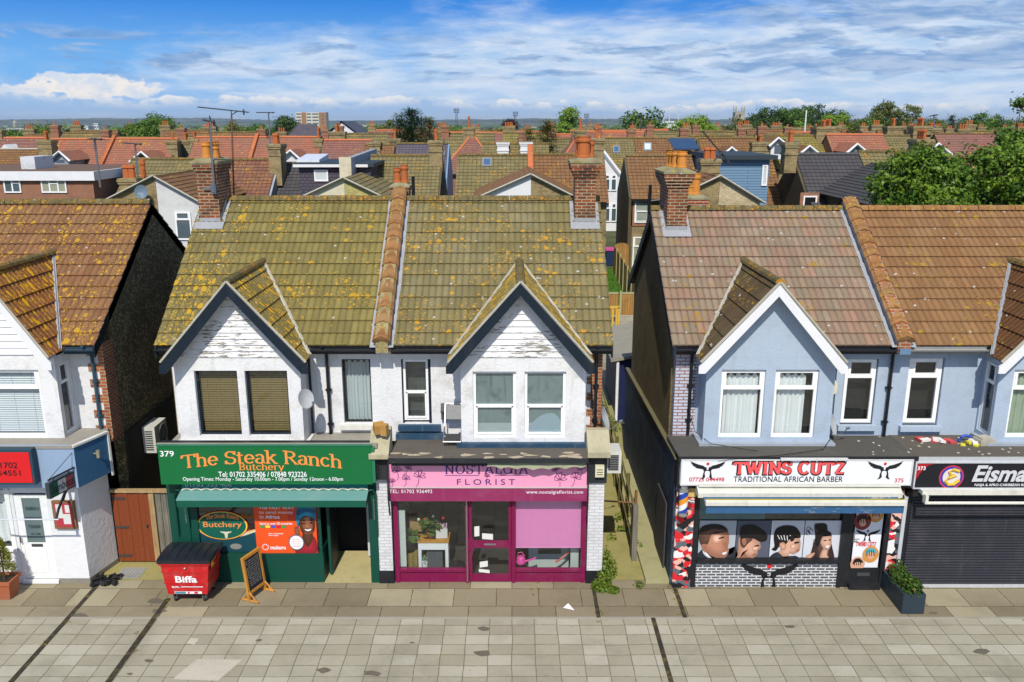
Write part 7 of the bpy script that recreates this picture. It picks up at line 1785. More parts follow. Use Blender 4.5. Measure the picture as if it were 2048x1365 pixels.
# ---- second row
t = thing('flat_roofed_block', 'brown brick flat roofed block with white fascia boards behind the left house', 'building', (-38, 62, 0))
x1, zt = pz(183, 343, 57.5); yb = 68; zf = zt-.6
mb = MB(); mb.box(-60, x1, 57.5, yb, 0, zf); mb.build('wall', RBK, t)
mb = MB(); mb.box(-60.2, x1+.25, 57.25, 57.45, zf+.005, zt); mb.box(x1+.05, x1+.25, 57.451, yb, zf+.005, zt); mb.build('fascia', paint('white_boards', (.78, .78, .79), .5, .15), t)
mb = MB(); mb.box(-60.1, x1+.05, 57.46, yb, zf, zt-.05); mb.build('flat_roof', paint('brown_roof_felt', (.16, .095, .06), .9, .5), t)
win_px(t, 6, 358, 44, 386, 57.48, 'half', DWIN); win_px(t, 81, 358, 135, 386, 57.48, 'three', CURT)
mb = MB(); a = pz(42, 332, 61); b = pz(68, 314, 61); mb.box(a[0], b[0], 61, 63.5, zt-.05, b[1]); mb.build('roof_box', paint('pale_boards', (.62, .64, .65), .6, .4), t)
tA, _ = house('olive tiled house with a yellow brick and white rear wing behind the left chimney', 262, 428, 319, 62, OLV, YBR, stacks=())
wing(tA, 310, 352, 200, 408, 51, 9, YBR, OLV); w_ = wing(tA, 310.4, 354, 400, 404, 51, 9, paint('rough_white_wing', (.60, .60, .58), .9, .3), BRN)
win_px(tA, 349, 424, 386, 480, 50.97, 'two', DWIN)
x, z = pz(239, 362, 50.6); stack(tA, x, 52, 1.0, .8, 4.5, z, 2, .8, pr=.22, along='x')
x, z = pz(275, 358, 58); stack(tA, x, 59, .6, .6, 4.5, z-.3, 1, 1.5, pr=.2)
dish('blue grey satellite dish on the yellow brick rear wing', tuple(at(283, 385, 50.4)), (.2, -1, .3), .42, tuple(at(284, 392, 51)), plain('dish_blue', (.12, .17, .22)))
tB, _ = house('red brown tiled house with grey rendered gable left of the dark dormer', 428, 556, 320, 62, RBR, WREN, wr=GREN)
x, z = pz(553, 290, 61.5); stack(tB, x, 61.5, .85, 1.5, 5.6, z, 2, .75, pr=.2)
tC, _ = house('house with a purple slate hung dormer and a cream and olive rear wing', 556, 742, 328, 63, DGR, CREN)
x0, zt = pz(597, 325, 57); x1, _ = pz(740, 325, 57)
mb = MB(); mb.box(x0, x1, 57, 62.5, 3.0, zt-.3); d_ = mb.build('dormer', brick('slate_hanging', (.105, .09, .12), (.085, .075, .10), (.03, .03, .035), .3, .2, .02), tC)
mb = MB(); mb.box(x0-.3, x1+.3, 56.7, 63, zt-.29, zt-.05); mb.m = 1; mb.box(x0-.3, x1-.1, 56.64, 56.69, zt-.30, zt-.12); mb.build('dormer_roof', [paint('dark_membrane', (.03, .045, .055), .6, .3), WTRIM], d_)
win_px(tC, 628, 340, 657, 363, 56.98, 'plain', WTRIM)
a = pz(600, 318, 59); b = pz(645, 318, 59); mb = MB(); mb.prism((Vector((0, 0, 0)), Y_, Z_, X_), [(58, zt-.04), (58, zt+.12), (61, zt+.4), (61, zt-.04)], a[0], b[0]); mb.build('roof_lantern', paint('white_lantern', (.70, .73, .75), .3), tC)
a = pz(683, 316, 55.5); b = pz(692, 316, 55.5); mb = MB(); mb.prism((Vector((0, 0, 0)), Y_, Z_, X_), [(55.5, 3), (55.5, a[1]), (66, a[1]+.25), (66, 3)], b[0]+.0, b[0]+.35); mb.m = 1; mb.box(b[0]-.4, b[0]+.36, 55.2, 55.49, 3, a[1]+.05); mb.build('parapet_wall', [GREN, CREN], tC)
wing(tC, 688, 356, 585, 404, 51, 8, CREN, BRN); wing(tC, 688.4, 357, 782, 402, 51, 8, ORND, OLV)
tD, _ = house('olive brown tiled house with tall yellow brick chimney right of the grey parapet', 742, 882, 312, 62, OLV, CREN, wr=DBR, stacks=((872, 283, .9, .9, 1, .8, -.5),))
mb = MB(); p = at(827, 388, 56); mb.tube([(p.x, 56, p.z-3), (p.x, 56, p.z+1.1)], .12, 6); mb.build('vent_pipe', BPLAST, tD)
tE, eE = house('olive tiled house with a roof window and half white rear wing', 915, 1060, 311, 62, OLV, WREN, parap=())
tF, eF = house('brown tiled house behind the florist chimney with yellow brick rear wing', 1062, 1208, 310, 62, BRN, YBR, stacks=((1193, 279, 1.0, .9, 1, .8, -.5),))
wing(tE, 1062, 349, 950, 398, 50, 9, WREN, BRN); wing(tF, 1062.4, 350, 1156, 398, 50, 9, YBR, BRN)
x, z = pz(1061, 300, 61); mb = MB(); mb.prism((Vector((0, 0, 0)), Y_, Z_, X_), [(57.7, 4.6), (57.7, 5.4), (62, 8.4), (62, 7.4)], x-.2, x+.2); mb.build('parapet', RIDGE_C, tF)
def rooflight(root, px0, py0, px1, py1, Yr, half, zr, drop, gl=None):
    """window lying in the front slope"""
    k = drop/half; pts = []
    for a, b in ((px0, py1), (px1, py1), (px1, py0), (px0, py0)):
        d = ray(a, b); o = Vector((0, 0, CH)); n_ = Vector((0, -k, 1)); c = Vector((0, Yr, zr)); s_ = (c-o).dot(n_)/d.dot(n_); pts.append(o+d*s_)
    N_ = Vector((0, -k, 1)).normalized(); m_ = sum(pts, Vector())/4
    mb = MB(); mb.face([m_+(p-m_)*1.15+N_*.10 for p in pts])
    for i in range(4): a, b = m_+(pts[i]-m_)*1.15, m_+(pts[(i+1) % 4]-m_)*1.15; mb.face([a, b, b+N_*.1, a+N_*.1])
    f = mb.build('roof_window', plain('grey_frame', (.22, .25, .27), .5), root)
    mb = MB(); mb.face([m_+(p-m_)*.82+N_*.115 for p in pts]); mb.build('pane', gl or plain('sky_glass', (.06, .12, .22), .1, spec=.8), f)
rooflight(tE, 966, 319, 982, 333, 62, 4.0, eE[3], 3.0)
tG, eG = house('brown tiled yellow brick house with sash window behind the barber chimney', 1252, 1392, 313, 62.5, BRN, YBR, half=3.6, drop=2.75, wl=DBR)
win_px(tG, 1270, 397, 1297, 446, 59.15, 'sash', paint('net_far', (.42, .42, .36), .9, .4, bump=0)); win_px(tG, 1266, 474, 1300, 545, 59.15, 'two', CURT)
mb = MB(); a = pz(1264, 392, 59.1); b = pz(1303, 450, 59.1); mb.box(a[0], b[0], 59.15, 59.195, b[1]-.1, a[1]); mb.build('brick_surround', BRK_OR, tG)
mb = MB(); p = at(1300, 385, 58.6); mb.tube([(p.x, 58.6, 0), (p.x, 58.6, p.z+.5)], .12, 6); mb.tube([(p.x, 58.6, p.z-.6), (p.x+.9, 58.6, p.z-.5)], .08, 6); mb.build('soil_pipe', BPLAST, tG)
tH, _ = house('house with a blue boarded flat roofed dormer behind the barber ridge', 1392, 1545, 322, 63, BRN, YBR)
wing(tH, 1440, 352, 1398, 372, 48, 9, YBR, BRN); wing(tH, 1440.4, 353, 1520, 402, 48, 9, PBD, BRN)
x0, zt = pz(1438, 310, 55); x1, _ = pz(1540, 312, 55)
mb = MB(); mb.box(x0, x1, 55, 62, 3, zt-.3)
d_ = mb.build('dormer', brick('blue_boards', (.17, .29, .42), (.165, .28, .41), (.06, .11, .17), 6, .17, .018, stain=.05), tH)
mb = MB(); mb.box(x0-.2, x1+.4, 54.6, 62.5, zt-.29, zt-.02); mb.build('dormer_roof', paint('dark_membrane', (.03, .045, .055)), d_)
win_px(tH, 1525, 330, 1533, 372, 54.97, 'plain', WTRIM)
x, z = pz(1427, 322, 51); stack(tH, x, 52, 1.1, .7, 4.5, z, 2, .7, pr=.2, along='x')
tI, eI = house('dark grey tiled house with brick gable and small window behind the ridge', 1590, 1716, 309, 58, DGR, YBR, wl=DBR, rm=plain('grey_ridge', (.07, .065, .067)), stacks=((1580, 287, .8, .9, 2, .8, -.5),))
win_px(tI, 1607, 392, 1632, 417, 54.25, 'plain', DARKROOM)
mb = MB(); a = pz(1602, 386, 54.2); b = pz(1637, 420, 54.2); mb.box(a[0], b[0], 54.25, 54.295, b[1]-.3, a[1]); mb.build('brick_surround', BRK_OR, tI)
# grey wing running towards the camera at the right of it
xa, za = pz(1715, 338, 57); xe, ze = pz(1640, 388, 54.2); mb = MB(); mb.box(xe+.5, xa+4, 47, 56, 0, ze-.1); w_ = mb.build('rear_wing', DBR, tI)
mb = MB(); slope(mb, (xe, 57, ze), -Y_, (xa-xe, 0, za-ze), 10.5, math.hypot(xa-xe, za-ze)*1.25, seg=1); mb.build('wing_roof', DGR, w_)
tJ, _ = house('olive tiled house with a dark verge beside the big leafy tree', 1716, 1830, 304, 60, OLV, YBR)
house('pink brown tiled house half hidden behind the big leafy tree', 1880, 2080, 316, 62, bt('back_pink', (.30, .14, .10), (.25, .12, .085), (.26, .15, .11)), YBR, stacks=((1842, 281, 1.1, 1.3, 4, .7, -1.5),))
# ---- third row and beyond
def dormer(root, px, pyt, w_px, pyb, Y, wm, tm, style='half'):
    x, zt = pz(px, pyt, Y); xl, zb = pz(px-w_px/2, pyb, Y); xr = pz(px+w_px/2, pyb, Y)[0]; h_ = zt-zb; zs_ = zt-(xr-xl)*.48
    mb = MB(); mb.prism(front(0), [(xl, zb-.5), (xl, zs_), (x, zt-.1), (xr, zs_), (xr, zb-.5)], Y, Y+4); d = mb.build('dormer', wm, root)
    mb = MB(); e = .25
    for sg in (-1, 1):
        b = [(x, Y-.3, zt), (x+sg*((xr-xl)/2+e), Y-.3, zs_-.12), (x+sg*((xr-xl)/2+e), Y+4, zs_-.12), (x, Y+4, zt)]
        mb.face(b if sg < 0 else b[::-1], [(0, 9), (0, 0), (12, 0), (12, 9)])
    mb.build('dormer_roof', tm, d)
    mb = MB(); mb.tube([(xl-e, Y-.32, zs_-.2), (x, Y-.32, zt-.08), (xr+e, Y-.32, zs_-.2)], .14, 4); mb.build('bargeboard', WTRIM, d)
    mb = MB(); mb.quad(front(Y-.03), xl+(xr-xl)*.25, xr-(xr-xl)*.25, max(zb, zs_-1.0), zs_-.05); mb.build('pane', DWIN, d); return d
h_, e_ = house('brown tiled house with a pale ridge line behind the flat roofed block', -60, 84, 299, 86, BRN, YBR, rm=MORT, stacks=((94, 282, 1.3, 1.2, 2, .9, -.5),))
h_, e_ = house('red clay tiled house with small hipped gable left of the orange parapet', 104, 226, 279, 90, CLAY, RBK, rm=TERR_R, parap=(229,)); dormer(h_, 121, 302, 34, 326, 84, GREN, CLAY)
h_, e_ = house('red clay tiled house between the orange parapet and twin chimneys', 231, 357, 278, 90, CLAY, RBK, rm=TERR_R, wr=DBR, stacks=((346, 283, 1.1, 1.0, 1, .8, -1.5),)); dormer(h_, 285, 303, 36, 325, 84, RBK, CLAY)
h_, e_ = house('red clay tiled house behind the yellow pots of the left chimney', 392, 514, 275, 90, CLAY, RBK, rm=TERR_R, wl=DBR, parap=(515,), stacks=((372, 282, 1.0, 1.2, 2, .8, 0), (390, 280, 1.0, 1.2, 2, .8, 0)))
h_, e_ = house('red clay tiled house with thin chimney below the slate roofed hall', 517, 645, 275, 90, CLAY, RBK, rm=TERR_R, wr=DBR, stacks=((637, 279, .9, .9, 1, 1.2, -1),)); dormer(h_, 582, 300, 46, 332, 82, WREN, CLAY)
h_, e_ = house('red brown hipped house with wide mossy chimney of four pots', 648, 745, 281, 88, CLAYP, RBK, rm=TERR_R, stacks=((675, 265, 1.6, .9, 4, .7, 1),))
h_, e_ = house('small brown tiled house with square rendered chimney', 730, 790, 290, 80, BRN, WREN, stacks=((750, 286, 1.0, 1.0, 0, .1, -.5),))
h_, e_ = house('purple slate tiled house with white party wall left of the tall yellow chimney', 793, 896, 288, 80, SLT, SLATEBLUE, stacks=((790, 279, 1.0, 1.0, 2, .7, 1),), wr=SLATEBLUE)
rooflight(h_, 881, 304, 889, 311, 80, 4, e_[3], 3)
h_, e_ = house('red clay hipped house with tall chimney before the dark conifer', 886, 1004, 270, 98, CLAYP, RBK, rm=TERR_R, hip=3.2, half=6, drop=4, stacks=((938, 256, 1.2, 1.2, 1, 1.2, 0),))
h_, e_ = house('olive and brown tiled house with three white chimney stubs', 964, 1098, 288, 78, OLV, WREN)
for px in (1006, 1052): x, z = pz(px, 285, 77); stack(h_, x, 77, 1.0, .9, z-2.4, z, 0, mat=WREN)
h_, e_ = house('purple brown hipped house with tall single pot chimney', 1106, 1242, 264, 98, CLAYP, RBK, rm=TERR_R, hip=3, half=6, drop=4, stacks=((1161, 262, 1.2, 1.2, 1, 1.3, -2),))
h_, e_ = house('white bay fronted house with olive roof and dark skylight across the far street', 1202, 1267, 277, 86, OLV, WREN)
rooflight(h_, 1227, 294, 1238, 306, 86, 4, e_[3], 3.0)
# its bay front seen down the alley
xl, zt = pz(1196, 296, 80); xr, zb = pz(1238, 345, 80)
mb = MB(); mb.prism(front(0), [(xl, 0), (xl, zb), (xl+.3, zt), (xr, zb-.2), (xr, 0)], 80, 82); b_ = mb.build('bay_front', WREN, h_)
mb = MB(); mb.tube([(xl+.1, 79.9, zt+.1), (xr+.2, 79.9, zb-.3)], .2, 4); mb.build('bargeboard', WTRIM, b_)
for py0, py1 in ((350, 382), (407, 444)):
    for p0 in (1209, 1222): win_px(h_, p0, py0, p0+11, py1, 79.95, 'two', DWIN)
h_, e_ = house('brown tiled house with a pale skylight behind the barber chimney pots', 1268, 1390, 277, 86, BRN, YBR); rooflight(h_, 1288, 288, 1302, 302, 86, 4, e_[3], 3.0, plain('pale_glass', (.55, .6, .62), .3))
h_, e_ = house('brown tiled house with small white gable peak beside solar panels', 1396, 1512, 277, 84, BRN, YBR, wl=DBR, stacks=((1520, 286, 1.6, 1.0, 2, .7, -3),)); dormer(h_, 1462, 294, 26, 308, 79.5, WREN, BRN)
mb = MB(); a = pz(1392, 279, 83); b = pz(1398, 300, 80); mb.prism((Vector((0, 0, 0)), Y_, Z_, X_), [(80, b[1]), (83.5, a[1]), (83.5, a[1]+.1), (80, b[1]+.1)], a[0]-2.6, a[0]-.2); mb.build('solar_panel', plain('solar', (.02, .05, .11), .2), h_)
h_, e_ = house('mossy yellow brown house with a white gabled dormer window', 1516, 1600, 272, 86, OLV2, YBR, stacks=((1583, 280, 1.3, 1.0, 2, .8, -2.5),)); dormer(h_, 1555, 275, 28, 308, 80.5, WREN, BRN)
h_, e_ = house('mossy olive house with a plain white gable peak', 1600, 1650, 272, 86, OLV2, YBR, stacks=((1656, 254, 2.0, 1.2, 4, .7, 1),), wr=DBR); dormer(h_, 1617, 291, 26, 309, 80.5, WREN, BRN)
h_, e_ = house('bright red clay house with red tiled dormer behind the grey roof', 1652, 1766, 270, 84, CLAY, RBK, rm=TERR_R, stacks=((1646, 256, 1.6, 1.3, 3, .7, 2),)); dormer(h_, 1712, 287, 30, 309, 79, GREN, CLAY)
h_, e_ = house('olive tiled house with broad four pot chimney above the leafy tree', 1766, 1866, 272, 84, OLV, YBR, stacks=((1786, 254, 1.5, 1.2, 2, .8, 4), (1840, 254, 1.7, 1.3, 4, .8, 0), (1861, 258, 1.4, 1.2, 2, .5, 0))); 
h_, e_ = house('pink brown tiled house with white gable peak among the tree leaves', 1868, 1990, 268, 82, CLAYP, YBR); dormer(h_, 1874, 286, 40, 312, 76, WREN, OLV)
h_, e_ = house('purple brown tiled house at the right edge with three pot chimney', 1990, 2110, 262, 92, CLAYP, RBK, rm=TERR_R)
# ---- farther rows, house by house
VAR = []
for i, (tm, wm, rm) in enumerate(((CLAY, RBK, TERR_R), (CLAYP, RBK, TERR_R), (BRN, YBR, RIDGE_O), (OLV, YBR, RIDGE_O), (RBR, WREN, RIDGE_O), (OLV2, WREN, RIDGE_O))):
    t = thing('terraced_house', 'far house', 'house', (0, 0, 0))
    zr, ze, W = 8.3, 5.1, 7.0; mb = MB(); gwall(mb, -W/2+.1, W/2-.1, -3.9, 3.9, ze+.1, zr); mb.build('wall', wm, t)
    mb = MB()
    for k in range(9): f0, f1 = k/9, (k+1)/9; mb.face([(-W/2, -4.2+4.2*f0, ze-.2+3.4*f0+.05), (W/2, -4.2+4.2*f0, ze-.2+3.4*f0+.05), (W/2, -4.2+4.2*f1, ze-.2+3.4*f1), (-W/2, -4.2+4.2*f1, ze-.2+3.4*f1)], [(0, k*1.0), (W/.33, k*1.0), (W/.33, k+.99), (0, k+.99)])
    mb.face([(W/2, 4.2, ze-.2), (-W/2, 4.2, ze-.2), (-W/2, 0, zr), (W/2, 0, zr)], [(0, 0), (20, 0), (20, 9), (0, 9)]); r = mb.build('roof', tm, t)
    mb = MB(); mb.tube([(-W/2, 0, zr+.03), (W/2, 0, zr+.03)], .14, 5); mb.build('ridge', rm, r)
    stack(t, -W/2+.2+.5*(i % 2), -.4+.6*(i % 3), 1.0+.3*(i % 3), .9, zr-1, zr+.75+.2*(i % 2), 1+i % 3, .42+.1*(i % 3), along='x', mat=YBR if i % 3 else RBK)
    if i in (1, 4): dmat = WREN; mb = MB(); mb.prism(front(0), [(-1, ze), (-1, ze+1.5), (0, ze+2.5), (1, ze+1.5), (1, ze)], -3.6, 0); mb.build('dormer', dmat, t)
    VAR.append(t)
CN = ('red clay', 'purple brown', 'brown', 'olive', 'red brown', 'mossy yellow')
def where(X, Y):
    px = 1024+F*X/(Y*.968+2)
    for lim, s in ((60, 'at the left edge'), (330, 'behind the red clay roofs at left'), (560, 'before the slate roofed hall'), (760, 'behind the four pot chimney at left'), (900, 'beside the dark conifer'), (1100, 'behind the golden conifer'), (1330, 'behind the tall florist chimney'), (1440, 'below the white stand'), (1530, 'below the stone church tower'), (1680, 'below the dark oak trees'), (1840, 'below the open crowned tree'), (3000, 'at the right edge')):
        if px < lim: return s
used = False; nh = 0; seen_first = set()
rows = [(113, 1.0), (130, 1.0), (150, .9), (172, .85), (200, .7), (235, .55), (280, .42), (340, .28)]
for ri, (Yr, keep) in enumerate(rows):
    x = -.66*Yr-6+random.random()*5; run = random.randrange(6)
    while x < .68*Yr+6:
        if random.random() < .25: run = random.choice((0, 0, 1, 2, 2, 3, 4, 5))
        left = x < -.30*Yr
        if random.random() < keep*(0 if x < -.12*Yr and Yr > 160 or x < .2*Yr and Yr > 210 else .5 if left and Yr > 120 else 1.0) and not (-47 < x < -22 and 135 < Yr < 165):
            lab = f'small {CN[run]} roofed house in the {"nearer" if Yr < 140 else "middle" if Yr < 210 else "farthest"} rows {where(x, Yr)}'
            sx = random.uniform(.95, 1.05)
            if run not in seen_first: seen_first.add(run); o = VAR[run]; o.location = (x, Yr+random.uniform(-1.5, 1.5), random.uniform(-.5, .2)); o['label'] = lab; o['group'] = 'far terraced houses'
            else: dup(VAR[run], (x, Yr+random.uniform(-1.5, 1.5), random.uniform(-.6, .2)+gz(x, Yr)), 0, (sx, 1, random.uniform(.96, 1.04)), lab, 'far terraced houses')
            nh += 1
        x += 6.9 if random.random() < .85 else 10
print('far houses', nh)
# ================================================================== trees
def crown(mb, lobes, n, s, flat_=.35, inner=.55):
    tot = sum(r[0]*r[1]*r[2] for _, r in lobes)
    for c, r in lobes:
        k = int(n*(r[0]*r[1]*r[2])/tot)+1
        # small sprays of leaves give light and dark clumps
        sp = max(8, k//22)
        for q in range(sp):
            d = Vector((random.gauss(0, 1), random.gauss(0, 1), random.gauss(.25, 1))).normalized(); f = random.uniform(inner, 1.05)
            pc = Vector(c)+Vector((d.x*r[0]*f, d.y*r[1]*f, d.z*r[2]*f)); sr = s*random.uniform(1.2, 2.4); j0 = random.random()
            for _ in range(22):
                o = Vector((random.gauss(0, 1), random.gauss(0, 1), random.gauss(0, .7))); p = pc+o*sr*.55
                nn = (d*.6+o.normalized()*.6+Vector((random.gauss(0, .5), random.gauss(0, .5), random.gauss(flat_, .5)))).normalized()
                t1 = nn.cross(Vector((random.random()-.5, random.random()-.5, random.random()-.5))).normalized(); t2 = nn.cross(t1); kk = s*random.uniform(.6, 1.25); j = min(1, max(0, j0+random.uniform(-.25, .25)))
                mb.face([p-t1*kk*.55, p+t2*kk*.36-t1*kk*.1, p+t1*kk*.55, p-t2*kk*.36-t1*kk*.1], [(j, 0)]*4)
LG = leaf('leaf_green', (.055, .13, .012), (.15, .25, .022), (.07, .15, .014))
LB = leaf('leaf_bright', (.12, .23, .014), (.26, .38, .035), (.14, .25, .018))
LD = leaf('leaf_dark', (.028, .07, .012), (.075, .135, .016), (.035, .085, .012))
LO = leaf('leaf_olive', (.095, .12, .016), (.20, .22, .032), (.10, .14, .016))
LY = leaf('leaf_golden', (.15, .145, .012), (.27, .24, .025), (.11, .115, .012))
LR = leaf('leaf_copper', (.035, .014, .014), (.08, .025, .02), (.05, .02, .018))
LBIG = leaf('leaf_sycamore', (.040, .105, .006), (.22, .33, .022), (.085, .18, .010))
def tree(name, label, X, Y, top, width, kind, mat, base=0.0, n=2600, s=.5, group=None):
    t = thing(name, label, 'tree', (X, Y, base)); H = top-base; w_ = width/2; mb = MB(); lb = []
    if kind in ('round', 'oak', 'open', 'tall'):
        k = {'round': 7, 'oak': 12, 'open': 11, 'tall': 8}[kind]; zc = base+H*(.70 if kind != 'tall' else .58)
        rv = H*.29 if kind != 'tall' else H*.42
        for i in range(k):
            a = i*2.4+random.random(); f = .72*math.sqrt((i+.3)/k); sc = {'round': .42, 'oak': .36, 'open': .26, 'tall': .42}[kind]*random.uniform(.8, 1.2)
            zz = zc+random.uniform(-.8, .75)*rv*math.sqrt(max(0, 1-f*f))
            if i == 0: zz = base+H
            lb.append(((X+w_*f*cos(a), Y+w_*f*sin(a), min(zz, base+H-w_*sc*.75)), (w_*sc, w_*sc, w_*sc*.85)))
        crown(mb, lb, n, s, inner=.5 if kind != 'open' else .7)
    if kind == 'fir':
        for q in range(int(n/26)):
            z = random.random()**1.0; r = w_*min(1, (1-z)**.42)*(.2+.8*random.random()**.6); a = random.random()*2*pi
            pc = Vector((X+r*cos(a), Y+r*sin(a), base+H*(.08+.92*z)-r*.12)); d = Vector((cos(a), sin(a), .1)); j0 = random.random()
            for _ in range(26):
                o = Vector((random.gauss(0, 1), random.gauss(0, 1), random.gauss(0, .45))); p = pc+d*random.uniform(-1, 1)*s*1.6+o*s*.5; L_ = s*random.uniform(.6, 1.3); t1 = (d+o*.5).normalized(); t2 = t1.cross(Z_).normalized(); j = min(1, max(0, j0+random.uniform(-.2, .2)))
                mb.face([p-t2*L_*.16, p+t1*L_*.8-t2*L_*.05+Z_*.1*s, p+t1*L_*.8+t2*L_*.05+Z_*.1*s, p+t2*L_*.16], [(j, 0)]*4)
    cr = mb.build('crown', mat, t)
    mb = MB(); mb.tube([(X, Y, base-.2), (X+.05*w_, Y, base+H*.3), (X, Y+.05*w_, base+H*.62), (X, Y, base+H*.9)], [H*.028+.06, H*.022+.04, H*.014+.03, .02], 7)
    for c, r in lb[:9]: mb.tube([(X+.03*w_, Y, base+H*random.uniform(.25, .45)), ((X+c[0])/2, (Y+c[1])/2, base+H*.5), c], [H*.014, H*.009, .02], 5)
    mb.build('trunk', BARK, t); return t
def tree_px(name, label, px, pyt, wpx, Y, kind, mat, **k):
    p = at(px, pyt, Y); return tree(name, label, p.x, Y, p.z, wpx/F*(Y*.968+2), kind, mat, base=gz(p.x, Y), **k)
# the big leafy trees at the right, behind the brown roof
def big(label, px, pyt, Y, wid, lobes, n):
    p = at(px, pyt, Y); t = thing('tree', label, 'tree', (p.x, Y, 0)); mb = MB(); lb = []
    for a, b, r in lobes: q = at(a, b, Y+random.uniform(-1.2, 1.2)); lb.append(((q.x, q.y, q.z), (r, r*1.1, r*.85)))
    crown(mb, lb, n, .165, inner=.35); mb.build('crown', LBIG, t)
    mb = MB(); mb.tube([(p.x, Y, 0), (p.x+.2, Y, 3), (p.x, Y, 6.5)], [.24, .2, .08], 8)
    for c, r in lb: mb.tube([(p.x+.1, Y, 2.6), ((p.x+c[0])/2, (Y+c[1])/2, 4.6), c], [.12, .07, .02], 5)
    mb.build('trunk', BARK, t)
big('big leafy green tree nearest the barber ridge, its crown spreading over the brown roof', 1830, 300, 38, 6, [(1800, 345, 1.1), (1850, 335, 1.3), (1775, 385, .9), (1830, 400, 1.5), (1890, 380, 1.4), (1900, 345, 1.0), (1790, 420, 1.1), (1860, 430, 1.6), (1845, 305, .45), (1755, 360, .5)], 19000)
big('big leafy green tree at the right edge behind the brown roof', 1980, 290, 40, 6, [(1960, 330, 1.1), (2010, 345, 1.4), (1940, 375, 1.4), (2000, 400, 1.6), (2060, 370, 1.6), (1950, 425, 1.5), (2040, 300, .9), (1985, 305, .6), (2050, 430, 1.6), (1910, 400, 1.0)], 19000)
tree_px('tree', 'tall slim tree at the right edge rising above the roofs', 2040, 200, 66, 62, 'tall', LG, n=4500, s=.24)
T_ = (
 ('bright green round tree behind the left red clay roofs', 300, 231, 92, 118, 'oak', LG, 5200, .6), ('dark conifer with spiky tops beside the tall yellow chimney', 822, 221, 118, 104, 'fir', LD, 5200, .8), ('narrow dark conifer tip left of the spiky conifer', 798, 232, 50, 106, 'fir', LD, 1500, .7), ('olive conifer leaning out right of the spiky conifer', 858, 238, 64, 103, 'fir', LO, 2000, .7),
 ('fresh green tree with ragged top behind the florist chimney', 1134, 217, 66, 116, 'tall', LB, 3000, .55), ('golden conifer beside the white chimney stubs', 1095, 243, 84, 80, 'fir', LY, 4200, .55), ('second golden conifer lower at the left of its neighbour', 1058, 258, 60, 82, 'fir', LO, 2200, .5),
 ('round yellow green tree beside the white stand', 1393, 231, 74, 142, 'round', LB, 2600, .7), ('oak tree with dark crown right of the church tower', 1530, 215, 66, 205, 'oak', LD, 2600, .95), ('broad dark oak in the middle of the oak group', 1578, 216, 74, 215, 'oak', LG, 2600, 1.0), ('tallest dark oak at the right of the oak group', 1628, 208, 82, 225, 'oak', LD, 2800, 1.0), ('yellow green maple before the oak group', 1683, 224, 62, 160, 'round', LB, 2200, .75),
 ('tall tree with gaps in its crown left of the right edge', 1770, 204, 100, 142, 'open', LO, 3800, .62), ('low green tree under the gapped tree crown', 1745, 236, 60, 140, 'round', LG, 1500, .65), ('olive tree at the left edge before the white hangar', 84, 250, 66, 175, 'round', LO, 2000, .8), ('small green tree beside the aerial mast', 462, 246, 54, 165, 'round', LO, 1700, .75), ('mid green tree right of the aerial mast', 512, 250, 50, 165, 'round', LG, 1500, .75), ('dark green tree left of the tower block', 570, 234, 40, 210, 'oak', LD, 1800, .95), ('low green tree left of the slate hall', 528, 258, 40, 160, 'round', LG, 1300, .7),
 ('copper leaved tree behind the red hipped house', 1022, 242, 40, 165, 'round', LR, 1500, .7), ('brown red tree left of the spiky conifer', 776, 244, 40, 150, 'round', LO, 1200, .7), ('yellow flowering tree behind the red hipped roof', 985, 257, 60, 150, 'round', LY, 1500, .65), ('green tree behind the hip of the red house', 930, 251, 70, 190, 'oak', LG, 1500, .9),
 ('round tree on the skyline near the right edge', 1962, 228, 58, 190, 'round', LG, 1800, .85), ('dark conifer group on the right skyline', 1905, 232, 34, 200, 'fir', LD, 1300, .9), ('rounded olive tree on the right skyline', 1868, 236, 60, 205, 'oak', LO, 1600, .9), ('small yellow tree between the right chimneys', 1752, 248, 40, 150, 'round', LY, 900, .6), ('deep green bush left of the flat roofed block', 30, 262, 60, 150, 'round', LG, 1400, .7), ('tree right of the white hangar', 215, 262, 50, 165, 'round', LO, 1300, .7), ('tree between hangar and red clay roof', 165, 266, 60, 150, 'round', LD, 1400, .7))
for lab, px, py, wp, Y, kd, mt, n, s in T_: tree_px('conifer' if kd == 'fir' else 'tree', lab, px, py, wp*(1.0 if kd == 'fir' else 1.35), Y*(1.0 if kd == 'fir' else 1.2), kd, mt, n=int(n*2.6), s=s*.55)
# more distant trees, copies of four
PRO = [tree('tree', 'far tree', 0, 0, 9, 8, k, m_, n=2200, s=.42) for k, m_ in (('round', LG), ('oak', LD), ('round', LO), ('tall', LB))]
SN = ('round green', 'dark crowned', 'olive', 'fresh green'); first = set()
for i in range(150):
    Y = random.choice((155, 186, 220, 260, 300, 340, 390, 450, 520))+random.uniform(-9, 9); X = random.uniform(-.64, .64)*Y
    k = random.randrange(4); sc = random.uniform(.75, 1.25)*(1+Y/1500); far = 'far' if Y > 300 else 'middle distance'
    px_ = 1024+F*X/(Y*.968+2)
    if 535 < px_ < 725 and Y < 420: continue
    lab = f'{SN[k]} tree in the {far} rows {where(X, Y)}'; z = gz(X, Y)-.3
    if X < .1*Y: z = 10-Y*(random.uniform(249, 268)-243)/1750-9*sc
    if k in first: dup(PRO[k], (X, Y, z), random.random()*6, sc, lab, 'trees among the far houses')
    else: first.add(k); PRO[k].location = (X, Y, z); PRO[k].scale = (sc,)*3; PRO[k]['label'] = lab; PRO[k]['group'] = 'trees among the far houses'
